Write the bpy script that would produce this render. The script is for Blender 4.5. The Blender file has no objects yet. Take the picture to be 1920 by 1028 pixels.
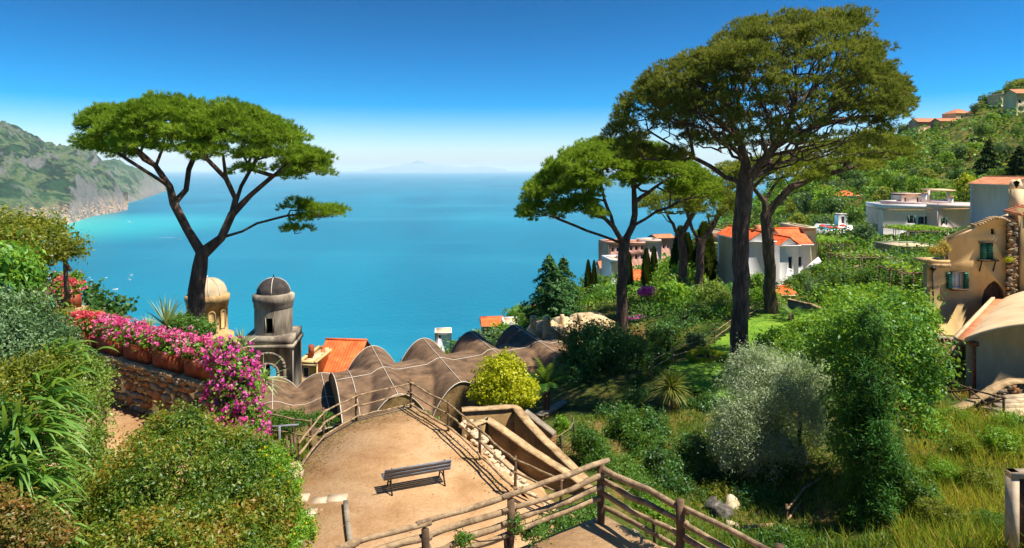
import bpy, math, random
import numpy as np
from mathutils import Vector, Matrix
from mathutils.geometry import tessellate_polygon

random.seed(11)
rng = np.random.default_rng(11)
SC = bpy.context.scene
COL = SC.collection
PI = math.pi

# ------------------------------------------------------------------ camera, sky, sun, exposure
F, CX, CY, CZ = 1250.0, 960.0, 318.0, 10.0      # focal length in photo pixels, horizon row, eye height
cam = bpy.data.cameras.new('camera')
cam_o = bpy.data.objects.new('camera', cam)
COL.objects.link(cam_o)
cam_o.location = (0, 0, CZ)
cam_o.rotation_euler = (PI / 2, 0, 0)
cam.sensor_width = 36.0
cam.lens = 36.0 * F / 1920.0
cam.shift_y = -(514 - CY) / 1920.0
cam.clip_start = 0.1
cam.clip_end = 400000
SC.camera = cam_o

SUN_EL, SUN_AZ = math.radians(62), math.radians(103)     # azimuth clockwise from the view direction
to_sun = Vector((math.sin(SUN_AZ) * math.cos(SUN_EL), math.cos(SUN_AZ) * math.cos(SUN_EL), math.sin(SUN_EL)))
world = bpy.data.worlds.new('World')
SC.world = world
world.use_nodes = True
wn = world.node_tree
wn.nodes.clear()
sky = wn.nodes.new('ShaderNodeTexSky')
sky.sky_type = 'NISHITA'
sky.sun_disc = False
sky.sun_elevation = SUN_EL
sky.sun_rotation = SUN_AZ
sky.altitude = 350
sky.air_density = 1.0
sky.dust_density = 0.6
sky.ozone_density = 3.0
sep = wn.nodes.new('ShaderNodeSeparateColor')
wn.links.new(sky.outputs[0], sep.inputs[0])
dv = wn.nodes.new('ShaderNodeMath')                       # deepen the zenith as a polarised, clear summer sky
dv.operation = 'DIVIDE'
wn.links.new(sep.outputs[1], dv.inputs[0])
dv.inputs[1].default_value = 10.0
pw = wn.nodes.new('ShaderNodeMath')
pw.operation = 'MAXIMUM'
wn.links.new(dv.outputs[0], pw.inputs[0])
pw.inputs[1].default_value = 0.3
vm = wn.nodes.new('ShaderNodeVectorMath')
vm.operation = 'SCALE'
wn.links.new(sky.outputs[0], vm.inputs[0])
wn.links.new(pw.outputs[0], vm.inputs['Scale'])
hs = wn.nodes.new('ShaderNodeHueSaturation')
hs.inputs['Saturation'].default_value = 1.95
bg = wn.nodes.new('ShaderNodeBackground')
bg.inputs['Strength'].default_value = 0.148
wo = wn.nodes.new('ShaderNodeOutputWorld')
tn = wn.nodes.new('ShaderNodeVectorMath')
tn.operation = 'MULTIPLY'
wn.links.new(vm.outputs[0], tn.inputs[0])
tn.inputs[1].default_value = (0.92, 0.96, 1.1)
wn.links.new(tn.outputs[0], hs.inputs['Color'])
wn.links.new(hs.outputs[0], bg.inputs[0])
wn.links.new(bg.outputs[0], wo.inputs[0])

sl = bpy.data.lights.new('sun', 'SUN')
sl.energy = 4.5
sl.angle = math.radians(0.5)
sl.color = (1.0, 0.93, 0.82)
sun_o = bpy.data.objects.new('sun', sl)
COL.objects.link(sun_o)
sun_o.rotation_euler = to_sun.to_track_quat('Z', 'Y').to_euler()
sun_o.location = (30, 10, 60)

SC.view_settings.view_transform = 'Standard'
SC.view_settings.look = 'None'
SC.view_settings.gamma = 1
SC.view_settings.use_curve_mapping = False
SC.view_settings.exposure = 1.02
SC.render.engine = 'CYCLES'
SC.cycles.use_denoising = True
SC.cycles.max_bounces = 6
SC.cycles.diffuse_bounces = 3
SC.cycles.volume_bounces = 2
SC.cycles.transparent_max_bounces = 4
SC.cycles.sample_clamp_indirect = 4

# ------------------------------------------------------------------ helpers
def A(*p): return np.array(p, float)
def P(u, v, Y): return A((u - CX) * Y / F, Y, CZ - (v - CY) * Y / F)     # photo direction + distance -> world
def G(u, v, z):                                                           # photo direction + height -> world
    Y = (CZ - z) * F / (v - CY)
    return P(u, v, Y)
def lin(c):
    if isinstance(c, str):
        c = [int(c[i:i + 2], 16) for i in (1, 3, 5)]
    return tuple(((x / 255) / 12.92 if x / 255 < 0.04045 else ((x / 255 + 0.055) / 1.055) ** 2.4) for x in c)
def unit(a): return a / np.maximum(np.linalg.norm(a, axis=-1, keepdims=True), 1e-9)

def new_mat(name):
    m = bpy.data.materials.new(name)
    m.use_nodes = True
    nt = m.node_tree
    return m, nt, nt.nodes['Principled BSDF'], nt.links
def ramp(nt, stops, interp='LINEAR'):
    r = nt.nodes.new('ShaderNodeValToRGB')
    r.color_ramp.interpolation = interp
    e = r.color_ramp.elements
    while len(e) < len(stops): e.new(0.5)
    for k, (p, c) in enumerate(stops):
        e[k].position = p
        e[k].color = (*c, 1)
    return r
def noise(nt, scale, detail=5, rough=0.6, coord='Object', stretch=None):
    tc = nt.nodes.new('ShaderNodeTexCoord')
    n = nt.nodes.new('ShaderNodeTexNoise')
    n.inputs['Scale'].default_value = scale
    n.inputs['Detail'].default_value = detail
    n.inputs['Roughness'].default_value = rough
    if stretch:
        mp = nt.nodes.new('ShaderNodeMapping')
        mp.inputs['Scale'].default_value = stretch
        nt.links.new(tc.outputs[coord], mp.inputs[0])
        nt.links.new(mp.outputs[0], n.inputs['Vector'])
    else:
        nt.links.new(tc.outputs[coord], n.inputs['Vector'])
    return n
def mixc(nt, fac, a, b, mode='MIX'):
    x = nt.nodes.new('ShaderNodeMix')
    x.data_type = 'RGBA'
    x.blend_type = mode
    for k, val in ((0, fac), (6, a), (7, b)):
        if hasattr(val, 'is_output') or hasattr(val, 'links'): nt.links.new(val, x.inputs[k])
        elif k == 0: x.inputs[0].default_value = val
        else: x.inputs[k].default_value = (*val, 1)
    return x.outputs[2]
def surf(name, cols, scale=3.0, rough=0.85, bump=0.3, bscale=None, detail=6, stains=None, coord='Object', stretch=None, spec=0.3, bdist=0.03, lo=.3, hi=.7):
    """a matt surface: two or three tones blended by noise, finer noise as relief, optional stain colour"""
    m, nt, b, L = new_mat(name)
    cols = [lin(c) if isinstance(c, str) else c for c in cols]
    n = noise(nt, scale, detail, coord=coord, stretch=stretch)
    k = len(cols)
    r = ramp(nt, [(lo + (hi - lo) * i / max(1, k - 1), c) for i, c in enumerate(cols)])
    L.new(n.outputs[0], r.inputs[0])
    out = r.outputs[0]
    if stains:
        c, sc, amount = stains
        c = lin(c) if isinstance(c, str) else c
        n2 = noise(nt, sc, 4, 0.7, coord=coord, stretch=stretch)
        r2 = ramp(nt, [(0.5, (0, 0, 0)), (0.66, (amount,) * 3)])
        L.new(n2.outputs[0], r2.inputs[0])
        out = mixc(nt, r2.outputs[0], out, c)
    L.new(out, b.inputs['Base Color'])
    b.inputs['Roughness'].default_value = rough
    b.inputs['Specular IOR Level'].default_value = spec
    if bump:
        n3 = noise(nt, bscale or scale * 6, 6, 0.7, coord=coord)
        bp = nt.nodes.new('ShaderNodeBump')
        bp.inputs['Strength'].default_value = bump
        bp.inputs['Distance'].default_value = bdist
        L.new(n3.outputs[0], bp.inputs['Height'])
        L.new(bp.outputs[0], b.inputs['Normal'])
    return m
def leafmat(name, cols, scale=0.6, trans=0.35, gloss=0.25, rough=0.5):
    """leaf: each leaf its own tone, broad drift between the tones, some light passing through"""
    m, nt, b, L = new_mat(name)
    nt.nodes.remove(b)
    cols = [lin(c) if isinstance(c, str) else c for c in cols]
    geo = nt.nodes.new('ShaderNodeNewGeometry')
    n = noise(nt, scale, 3, 0.6)
    mth = nt.nodes.new('ShaderNodeMath')
    mth.operation = 'MULTIPLY_ADD'
    L.new(geo.outputs['Random Per Island'], mth.inputs[0])
    mth.inputs[1].default_value = 0.45
    sub = nt.nodes.new('ShaderNodeMath')
    sub.operation = 'MULTIPLY_ADD'
    L.new(n.outputs[0], sub.inputs[0])
    sub.inputs[1].default_value = 1.7
    sub.inputs[2].default_value = -0.6
    L.new(sub.outputs[0], mth.inputs[2])
    k = len(cols)
    r = ramp(nt, [(i / max(1, k - 1), c) for i, c in enumerate(cols)])
    L.new(mth.outputs[0], r.inputs[0])
    d = nt.nodes.new('ShaderNodeBsdfDiffuse')
    t = nt.nodes.new('ShaderNodeBsdfTranslucent')
    g = nt.nodes.new('ShaderNodeBsdfGlossy')
    g.inputs['Roughness'].default_value = rough
    g.inputs['Color'].default_value = (0.8, 0.85, 0.8, 1)
    L.new(r.outputs[0], d.inputs[0])
    tc = mixc(nt, 0.5, r.outputs[0], (0.35, 0.42, 0.03), 'MIX')
    L.new(tc, t.inputs[0])
    m1 = nt.nodes.new('ShaderNodeMixShader')
    m1.inputs[0].default_value = trans
    L.new(d.outputs[0], m1.inputs[1])
    L.new(t.outputs[0], m1.inputs[2])
    m2 = nt.nodes.new('ShaderNodeMixShader')
    m2.inputs[0].default_value = gloss * 0.08
    L.new(m1.outputs[0], m2.inputs[1])
    L.new(g.outputs[0], m2.inputs[2])
    L.new(m2.outputs[0], nt.nodes['Material Output'].inputs[0])
    return m

class MB:
    """collects faces; build() links them as one mesh object"""
    def __init__(self):
        self.v, self.f, self.n = [], [], 0
    def add(self, verts, faces):
        verts = np.asarray(verts, float).reshape(-1, 3)
        if isinstance(faces, np.ndarray): self.f.append(faces + self.n)
        elif len(faces):
            by = {}
            for q in faces: by.setdefault(len(q), []).append(q)
            for k, fs in by.items(): self.f.append(np.array(fs, int) + self.n)
        self.v.append(verts)
        self.n += len(verts)
        return self
    def box(self, c, s, rz=0, rx=0, ry=0):
        x, y, z = [k / 2 for k in s]
        v = A([-x, -y, -z], [x, -y, -z], [x, y, -z], [-x, y, -z], [-x, -y, z], [x, -y, z], [x, y, z], [-x, y, z])
        R = np.array(Matrix.Rotation(rz, 3, 'Z') @ Matrix.Rotation(ry, 3, 'Y') @ Matrix.Rotation(rx, 3, 'X'))
        return self.add(v @ R.T + A(*c), [(0, 3, 2, 1), (4, 5, 6, 7), (0, 1, 5, 4), (1, 2, 6, 5), (2, 3, 7, 6), (3, 0, 4, 7)])
    def bar(self, a, b, w, h, up=(0, 0, 1)):
        a, b = A(*a), A(*b)
        d = unit(b - a)
        s = unit(np.cross(d, A(*up)))
        t = np.cross(s, d)
        v = [p + s * i * w / 2 + t * j * h / 2 for p in (a, b) for i, j in ((-1, -1), (1, -1), (1, 1), (-1, 1))]
        return self.add(v, [(0, 1, 2, 3), (7, 6, 5, 4), (0, 4, 5, 1), (1, 5, 6, 2), (2, 6, 7, 3), (3, 7, 4, 0)])
    def tube(self, pts, rad, sides=8, caps=True):
        pts = np.asarray(pts, float)
        n = len(pts)
        rad = np.broadcast_to(np.asarray(rad, float), (n,))
        T = unit(np.gradient(pts, axis=0)) if n > 2 else np.repeat(unit((pts[-1] - pts[0])[None]), n, 0)
        ref = A(0, 0, 1) if abs(T[0][2]) < 0.9 else A(1, 0, 0)
        s = unit(np.cross(T[0], ref))
        ang = np.arange(sides) * 2 * PI / sides
        V = np.zeros((n, sides, 3))
        for i in range(n):
            s = unit(s - T[i] * np.dot(s, T[i]))
            w = np.cross(T[i], s)
            V[i] = pts[i] + rad[i] * (np.cos(ang)[:, None] * s + np.sin(ang)[:, None] * w)
        i = np.arange(n - 1)[:, None]
        j = np.arange(sides)[None]
        k = (j + 1) % sides
        q = np.stack([i * sides + j, i * sides + k, (i + 1) * sides + k, (i + 1) * sides + j], -1).reshape(-1, 4)
        self.add(V.reshape(-1, 3), q)
        if caps and sides > 3:
            self.f.append(np.array([list(range(sides))[::-1]]) + self.n - n * sides)
            self.f.append(np.array([list(range(sides))]) + self.n - sides)
        return self
    def lathe(self, c, prof, sides=24, a0=0, a1=2 * PI, sx=1, sy=1):
        full = abs(a1 - a0 - 2 * PI) < 1e-6
        m = sides if full else sides + 1
        ang = a0 + (a1 - a0) * np.arange(m) / sides
        prof = np.asarray(prof, float)
        V = np.stack([np.outer(prof[:, 0], np.cos(ang)) * sx, np.outer(prof[:, 0], np.sin(ang)) * sy, np.repeat(prof[:, 1:2], m, 1)], -1) + A(*c)
        n = len(prof)
        fs = []
        for i in range(n - 1):
            for j in range(sides):
                k = (j + 1) % m
                fs.append((i * m + j, i * m + k, (i + 1) * m + k, (i + 1) * m + j))
        return self.add(V.reshape(-1, 3), fs)
    def prism(self, poly, z0, z1):
        """vertical prism over a ground polygon; z0 and z1 numbers or one per corner"""
        n = len(poly)
        z0 = [z0] * n if np.isscalar(z0) else z0
        z1 = [z1] * n if np.isscalar(z1) else z1
        v = [(p[0], p[1], z) for p, z in zip(poly, z0)] + [(p[0], p[1], z) for p, z in zip(poly, z1)]
        tri = tessellate_polygon([[Vector((p[0], p[1], 0)) for p in poly]])
        fs = [tuple(a + n for a in t) for t in tri] + [tuple(t)[::-1] for t in tri]
        fs += [(i, (i + 1) % n, n + (i + 1) % n, n + i) for i in range(n)]
        return self.add(v, fs)
    def grid(self, V, closed=False):
        n, m = V.shape[:2]
        i = np.arange(n - 1)[:, None]
        j = np.arange(m - 1)[None]
        q = np.stack([i * m + j, i * m + j + 1, (i + 1) * m + j + 1, (i + 1) * m + j], -1).reshape(-1, 4)
        return self.add(V.reshape(-1, 3), q)
    def plate(self, o, ex, ey, outer, holes=(), t=0.3, back=True):
        """a wall with real openings: 2-D outline and holes in the frame (o, ex, ey), thickness t away from ex x ey"""
        o, ex, ey = A(*o), A(*ex), A(*ey)
        nrm = unit(np.cross(ex, ey))
        loops = [list(outer)] + [list(h) for h in holes]
        flat = [p for l in loops for p in l]
        tri = tessellate_polygon([[Vector((p[0], p[1], 0)) for p in l] for l in loops])
        v = [o + ex * p[0] + ey * p[1] for p in flat]
        n = len(v)
        v += [p - nrm * t for p in v]
        fs = [tuple(x) for x in tri] + ([tuple(a + n for a in x)[::-1] for x in tri] if back else [])
        k = 0
        for l in loops:
            m = len(l)
            fs += [(k + i, k + (i + 1) % m, n + k + (i + 1) % m, n + k + i) for i in range(m)]
            k += m
        return self.add(v, fs)
    def build(self, name, mat, parent=None, smooth=False, loc=None, kind=None, label=None):
        if not self.v: return None
        me = bpy.data.meshes.new(name)
        V = np.concatenate(self.v)
        if parent is not None: V = V - A(*root_of(parent))
        elif loc is not None: V = V - A(*loc)
        me.vertices.add(len(V))
        me.vertices.foreach_set('co', V.astype(np.float32).ravel())
        tot = np.concatenate([np.full(len(f), f.shape[1]) for f in self.f])
        idx = np.concatenate([f.ravel() for f in self.f])
        me.loops.add(len(idx))
        me.loops.foreach_set('vertex_index', idx.astype(np.int32))
        me.polygons.add(len(tot))
        st = np.concatenate([[0], np.cumsum(tot)[:-1]])
        me.polygons.foreach_set('loop_start', st.astype(np.int32))
        me.polygons.foreach_set('loop_total', tot.astype(np.int32))
        if smooth: me.polygons.foreach_set('use_smooth', np.ones(len(tot), bool))
        me.update(calc_edges=True)
        me.validate()
        me.materials.append(mat)
        o = bpy.data.objects.new(name, me)
        COL.objects.link(o)
        if parent is not None: o.parent = parent
        elif loc is not None: o.location = loc
        if kind: o['kind'] = kind
        if label: o['label'] = label
        return o
def root_of(o):
    p = A(0, 0, 0)
    while o is not None:
        p = p + A(*o.location)
        o = o.parent
    return p
def tag(o, label=None, cat=None, group=None, kind=None):
    if label: o['label'] = label
    if cat: o['category'] = cat
    if group: o['group'] = group
    if kind: o['kind'] = kind
    return o
def thing(name, label, cat, loc, group=None):
    o = bpy.data.objects.new(name, None)
    o.empty_display_size = 0.2
    COL.objects.link(o)
    o.location = tuple(loc)
    return tag(o, label, cat, group)
def copy_tree(o, loc, rz=0.0, s=1.0, label=None, parent=None):
    c = o.copy()
    COL.objects.link(c)
    if parent is None:
        c.location = tuple(loc)
        c.rotation_euler = (0, 0, rz)
        c.scale = (s, s, s) if np.isscalar(s) else s
        if label: c['label'] = label
    else: c.parent = parent
    for ch in list(o.children): copy_tree(ch, None, parent=c)
    return c

def leaves(mb, pts, nrm, size, asp=0.45, jit=0.7, fold=0.15, droop=0.0):
    n = len(pts)
    if n == 0: return
    nl = unit(nrm + jit * rng.normal(size=(n, 3)))
    d = rng.normal(size=(n, 3))
    d[:, 2] -= droop
    d = unit(d - nl * np.sum(d * nl, 1)[:, None])
    s = np.cross(nl, d)
    L = (size * rng.uniform(0.5, 1.45, n))[:, None]
    w = L * asp * 0.5
    p = pts - d * L * 0.5
    V = np.stack([p, p + d * L * 0.45 + s * w + nl * fold * L * 0.5, p + d * L, p + d * L * 0.45 - s * w + nl * fold * L * 0.5], 1)
    mb.add(V.reshape(-1, 3), np.arange(4 * n).reshape(n, 4))
def blades(mb, base, d0, length, width, curl=0.5, seg=3):
    """narrow arching blades: base points, start directions"""
    n = len(base)
    L = np.broadcast_to(length, (n,))[:, None]
    side = unit(np.cross(d0, rng.normal(size=(n, 3)) * 0.3 + A(0, 0, 1.0)) + 1e-6)
    V = []
    p = base.copy()
    d = unit(d0)
    for k in range(seg + 1):
        t = k / seg
        w = width * (1.0 if k == 0 else (1 - t) ** 0.7 * 1.05 + 0.02)
        V += [p - side * w * 0.5, p + side * w * 0.5]
        p = p + d * L / seg
        d = unit(d + A(0, 0, -curl / seg) + 0.0)
    m = 2 * (seg + 1)
    V = np.stack(V, 1).reshape(-1, 3)
    q = np.array([[2 * k, 2 * k + 1, 2 * k + 3, 2 * k + 2] for k in range(seg)])
    mb.add(V, (np.arange(n)[:, None, None] * m + q[None]).reshape(-1, 4))
def needles(mb, pts, dirs, k, length, width, spread=0.9):
    n = len(pts)
    d = unit(np.repeat(dirs, k, 0) + spread * rng.normal(size=(n * k, 3)))
    p = np.repeat(pts, k, 0) + rng.normal(size=(n * k, 3)) * length * 0.12
    s = unit(np.cross(d, rng.normal(size=(n * k, 3))))
    L = length * rng.uniform(0.7, 1.25, n * k)[:, None]
    V = np.stack([p - s * width / 2, p + s * width / 2, p + d * L], 1)
    mb.add(V.reshape(-1, 3), np.arange(3 * n * k).reshape(-1, 3))
def ball(n, shell=0.0):
    d = unit(rng.normal(size=(n, 3)))
    r = rng.uniform(shell ** 3, 1, n) ** (1 / 3)
    return d * r[:, None], d

def skeleton(mains, tips, rmin, rtrunk, seg=0.9, sag=0.15, upcost=0.7, wob=0.07, flare=1.35):
    """branch network: given limbs first, then every tip is joined to the cheapest place on it"""
    N, Pa, own = [], [], []
    for k, pl in enumerate(mains):
        pl = [A(*q) for q in pl]
        start = -1
        if k:
            B = np.array(N)
            start = int(np.argmin(np.linalg.norm(B - pl[0], axis=1)))
            pl = [N[start]] + pl[1:]
        prev = start
        if k == 0:
            N.append(pl[0]); Pa.append(-1); prev = 0
        for a, b in zip(pl[:-1], pl[1:]):
            m = max(1, int(np.linalg.norm(b - a) / seg))
            for t in range(1, m + 1):
                q = a + (b - a) * t / m
                if t < m: q = q + rng.normal(size=3) * wob * seg
                N.append(q); Pa.append(prev); prev = len(N) - 1
    ntr = len(mains[0])
    base = A(*mains[0][-1])
    base_n = int(np.argmin(np.linalg.norm(np.array(N) - base, axis=1)))
    plen = np.zeros(len(N))
    for i in range(len(N)):
        if Pa[i] >= 0: plen[i] = plen[Pa[i]] + np.linalg.norm(N[i] - N[Pa[i]])
    M0 = len(N)
    B = np.zeros((M0 + 40000, 3)); B[:M0] = np.array(N)
    PL = np.zeros(M0 + 40000); PL[:M0] = plen
    order = np.argsort(np.linalg.norm(tips - base, axis=1))
    ends = []
    n = M0
    for p in tips[order]:
        d = np.linalg.norm(B[:n] - p, axis=1)
        cost = d + 0.25 * PL[:n] + upcost * np.maximum(0, B[:n, 2] - p[2])
        cost[:base_n] += 50
        j = int(np.argmin(cost))
        dj = d[j]
        m = max(1, int(dj / seg))
        a = B[j].copy()
        prev = j
        for t in range(1, m + 1):
            f = t / m
            q = a + (p - a) * f
            q = q - A(0, 0, 1) * sag * dj * math.sin(PI * f) * 0.6 + (rng.normal(size=3) * wob * seg if t < m else 0)
            B[n] = q; Pa.append(prev)
            PL[n] = PL[prev] + np.linalg.norm(q - B[prev])
            prev = n
            n += 1
        ends.append(prev)
    N = B[:n]
    w = np.zeros(n)
    for e in ends: w[e] += 1
    kids = [[] for _ in N]
    for i in range(len(N) - 1, 0, -1):
        if w[i] == 0: w[i] = 1
        w[Pa[i]] += w[i]
        kids[Pa[i]].append(i)
    ex = math.log(rtrunk / rmin) / math.log(max(2, w[0]))
    R = rmin * w ** ex
    R = np.where(w < w[0] * .995, R * .84, R)
    for i in range(min(6, len(N))):
        R[i] *= 1 + (flare - 1) * max(0, 1 - i / 4.0)
    return np.array(N), Pa, R, kids
def bark(mb, sk, sides=6, big=10):
    N, Pa, R, kids = sk
    stack = [(0, -1)]
    while stack:
        i, p = stack.pop()
        ch, rad = ([N[p]], [min(R[p], R[i] * 1.25)]) if p >= 0 else ([], [])
        while True:
            ch.append(N[i]); rad.append(R[i])
            if not kids[i]: break
            ks = sorted(kids[i], key=lambda q: -R[q])
            for q in ks[1:]: stack.append((q, i))
            i = ks[0]
        rad[-1] *= 0.5
        if len(ch) > 1:
            mb.tube(ch, rad, big if rad[0] > 0.12 else (sides if rad[0] > 0.04 else 4), caps=False)
# ------------------------------------------------------------------ fractal noise for landforms
def vnoise(x, y, seed=0):
    xi, yi = np.floor(x).astype(int), np.floor(y).astype(int)
    xf, yf = x - xi, y - yi
    def h(a, b):
        k = (a * 374761393 + b * 668265263 + seed * 1274126177) & 0x7fffffff
        k = ((k ^ (k >> 13)) * 1274126177) & 0x7fffffff
        return ((k ^ (k >> 16)) & 0xffff) / 65535.0
    sx, sy = xf * xf * (3 - 2 * xf), yf * yf * (3 - 2 * yf)
    a = h(xi, yi) * (1 - sx) + h(xi + 1, yi) * sx
    b = h(xi, yi + 1) * (1 - sx) + h(xi + 1, yi + 1) * sx
    return a * (1 - sy) + b * sy
def fbm(x, y, oct=5, seed=0, ridged=False):
    s, a, t = 0, 0.5, 0
    for k in range(oct):
        n = vnoise(x, y, seed + k)
        if ridged: n = 1 - abs(2 * n - 1)
        s = s + a * n
        t += a
        a *= 0.5
        x, y = x * 2.03 + 5.1, y * 2.03 + 1.7
    return s / t

SEA = -340.0
# ------------------------------------------------------------------ sea
def make_sea():
    m, nt, b, L = new_mat('sea_water')
    tc = nt.nodes.new('ShaderNodeTexCoord')
    n = noise(nt, 0.0011, 4, 0.55, stretch=(1.0, 0.35, 1))
    r = ramp(nt, [(0.3, lin('#00657c')), (0.7, lin('#007c90'))])
    L.new(n.outputs[0], r.inputs[0])
    # shallow water off the beach is greener and paler
    sep = nt.nodes.new('ShaderNodeVectorMath'); sep.operation = 'DISTANCE'
    L.new(tc.outputs['Object'], sep.inputs[0]); sep.inputs[1].default_value = (-2950, 4000, 0)
    mr = nt.nodes.new('ShaderNodeMapRange')
    mr.inputs['From Min'].default_value = 300; mr.inputs['From Max'].default_value = 1500
    mr.inputs['To Min'].default_value = 0.9; mr.inputs['To Max'].default_value = 0.0
    L.new(sep.outputs['Value'], mr.inputs[0])
    c = mixc(nt, mr.outputs[0], r.outputs[0], lin('#2ab0a8'))
    ns = noise(nt, 0.0009, 5, 0.6, stretch=(0.25, 1.6, 1))
    rs = ramp(nt, [(0.5, (0, 0, 0)), (0.7, (0.22,) * 3)])
    L.new(ns.outputs[0], rs.inputs[0])
    c = mixc(nt, rs.outputs[0], c, lin('#4aa8b8'))
    L.new(c, b.inputs['Base Color'])
    b.inputs['Roughness'].default_value = 0.32
    b.inputs['IOR'].default_value = 1.33
    b.inputs['Specular IOR Level'].default_value = 0.5
    n3 = noise(nt, 0.06, 6, 0.65, stretch=(1, 0.6, 1))
    bp = nt.nodes.new('ShaderNodeBump')
    bp.inputs['Strength'].default_value = 0.6
    bp.inputs['Distance'].default_value = 3.0
    L.new(n3.outputs[0], bp.inputs['Height'])
    L.new(bp.outputs[0], b.inputs['Normal'])
    mb = MB()
    xs = np.array([-160000, -40000, -12000, -4000, 0, 4000, 12000, 40000, 160000.])
    ys = np.array([-2000, 0, 800, 2000, 4000, 8000, 16000, 40000, 160000.])
    X, Y = np.meshgrid(xs, ys)
    mb.grid(np.stack([X, Y, np.full_like(X, SEA)], -1))
    mb.build('sea', m, kind='structure')
make_sea()

# ------------------------------------------------------------------ mountains along the coast
def mountain_mat(name, green, pale, rock, town):
    m, nt, b, L = new_mat(name)
    tc = nt.nodes.new('ShaderNodeTexCoord')
    geo = nt.nodes.new('ShaderNodeNewGeometry')
    n1 = noise(nt, 0.0032, 9, 0.66)
    r1 = ramp(nt, [(0.36, green[0]), (0.45, green[1]), (0.5, pale), (0.56, green[0]), (0.64, green[1]), (0.74, green[0])])
    L.new(n1.outputs[0], r1.inputs[0])
    n2 = noise(nt, 0.012, 8, 0.7)
    sp = nt.nodes.new('ShaderNodeSeparateXYZ')
    L.new(geo.outputs['Normal'], sp.inputs[0])
    ad = nt.nodes.new('ShaderNodeMath'); ad.operation = 'ADD'
    L.new(sp.outputs['Z'], ad.inputs[0])
    sc = nt.nodes.new('ShaderNodeMath'); sc.operation = 'MULTIPLY_ADD'
    L.new(n2.outputs[0], sc.inputs[0]); sc.inputs[1].default_value = 0.9; sc.inputs[2].default_value = -0.45
    L.new(sc.outputs[0], ad.inputs[1])
    rr = ramp(nt, [(0.44, (1, 1, 1)), (0.66, (0, 0, 0))])
    L.new(ad.outputs[0], rr.inputs[0])
    c = mixc(nt, rr.outputs[0], r1.outputs[0], rock)
    # built-up and bare ground low down by the shore
    sp2 = nt.nodes.new('ShaderNodeSeparateXYZ')
    L.new(tc.outputs['Object'], sp2.inputs[0])
    mr = nt.nodes.new('ShaderNodeMapRange')
    mr.inputs['From Min'].default_value = SEA; mr.inputs['From Max'].default_value = SEA + 150
    mr.inputs['To Min'].default_value = 0.75; mr.inputs['To Max'].default_value = 0.0
    L.new(sp2.outputs['Z'], mr.inputs[0])
    n4 = noise(nt, 0.02, 6, 0.75)
    r4 = ramp(nt, [(0.42, (0, 0, 0)), (0.56, (1, 1, 1))])
    L.new(n4.outputs[0], r4.inputs[0])
    mu = nt.nodes.new('ShaderNodeMath'); mu.operation = 'MULTIPLY'
    L.new(mr.outputs[0], mu.inputs[0]); L.new(r4.outputs[0], mu.inputs[1])
    c = mixc(nt, mu.outputs[0], c, town)
    L.new(c, b.inputs['Base Color'])
    b.inputs['Roughness'].default_value = 0.95
    b.inputs['Specular IOR Level'].default_value = 0.1
    bp = nt.nodes.new('ShaderNodeBump')
    bp.inputs['Strength'].default_value = 0.9
    bp.inputs['Distance'].default_value = 45.0
    L.new(n2.outputs[0], bp.inputs['Height'])
    L.new(bp.outputs[0], b.inputs['Normal'])
    return m
def coast(name, mat, us, shore_v, sky_v, back, seed, rough=1.0, nu=420, nt_=110, soft=0.75):
    """land between a shoreline at sea level and a ridge line behind it, with gullies"""
    u = np.linspace(us[0][0], us[-1][0], nu)
    sv = np.interp(u, [q[0] for q in us], shore_v)
    rv = np.interp(u, [q[0] for q in us], sky_v)
    Ys = (CZ - SEA) * F / (sv - CY)
    bk = np.interp(u, [q[0] for q in us], back)
    Yr = Ys + bk
    zr = CZ - (rv - CY) * Yr / F
    T = np.concatenate([np.linspace(-0.04, 1, nt_), np.linspace(1.05, 2.2, 22)])
    U, TT = np.meshgrid(u, T, indexing='ij')
    Y = Ys[:, None] + bk[:, None] * TT
    X = (U - CX) * Y / F
    prof = np.where(TT <= 1, np.clip(TT, 0, 1) ** soft, 1 - (TT - 1) * 1.0)
    H = (zr - SEA)[:, None]
    n = fbm(X / 620, Y / 1100, 7, seed, ridged=True) - 0.5
    n2 = fbm(X / 260, Y / 420, 5, seed + 9) - 0.5
    env = np.sin(np.clip(TT, 0, 1) * PI) ** 0.7 + 0.12
    Z = SEA + H * prof + rough * (n * 400 + n2 * 130) * env * np.clip(H / 500, 0.1, 1.2)
    crag = (fbm(U / 7.0, TT * 6, 5, seed + 31) - 0.5)
    Z = Z + np.exp(-((TT - 1) / 0.12) ** 2) * crag * 75 * np.clip(H / 450, 0.15, 1)
    Z = np.where(TT <= 0, SEA - 40, np.maximum(Z, SEA + 3 + TT * 60))
    mb = MB()
    mb.grid(np.stack([X, Y, Z], -1))
    return mb.build(name, mat, kind='structure', smooth=True)
g1 = [lin('#12281c'), lin('#28482a')]
M_mtn = mountain_mat('coast_slopes', g1, lin('#5c6a44'), lin('#6e6c66'), lin('#d8b49a'))
M_mtn2 = mountain_mat('cape_slopes', [lin('#1b3826'), lin('#32543a')], lin('#5a6c4c'), lin('#7f7b70'), lin('#9a8d80'))
us = [(-420, 0), (-200, 0), (0, 0), (20, 0), (38, 0), (60, 0), (75, 0), (110, 0), (130, 0), (145, 0), (170, 0), (182, 0), (200, 0), (215, 0), (228, 0), (240, 0)]
coast('mountain_slope', M_mtn, us,
      [450, 440, 432, 430, 428, 425, 424, 421, 419, 415, 407, 404, 401, 399, 396, 393],
      [150, 205, 233, 238, 245, 258, 270, 280, 279, 276, 284, 296, 318, 338, 360, 389],
      [2600, 2600, 2400, 2300, 2200, 2100, 2000, 1900, 1900, 1900, 1700, 1500, 1100, 800, 500, 200], 3)
us = [(120, 0), (150, 0), (180, 0), (196, 0), (215, 0), (240, 0), (262, 0), (280, 0), (292, 0), (303, 0), (309, 0), (312, 0)]
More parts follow.
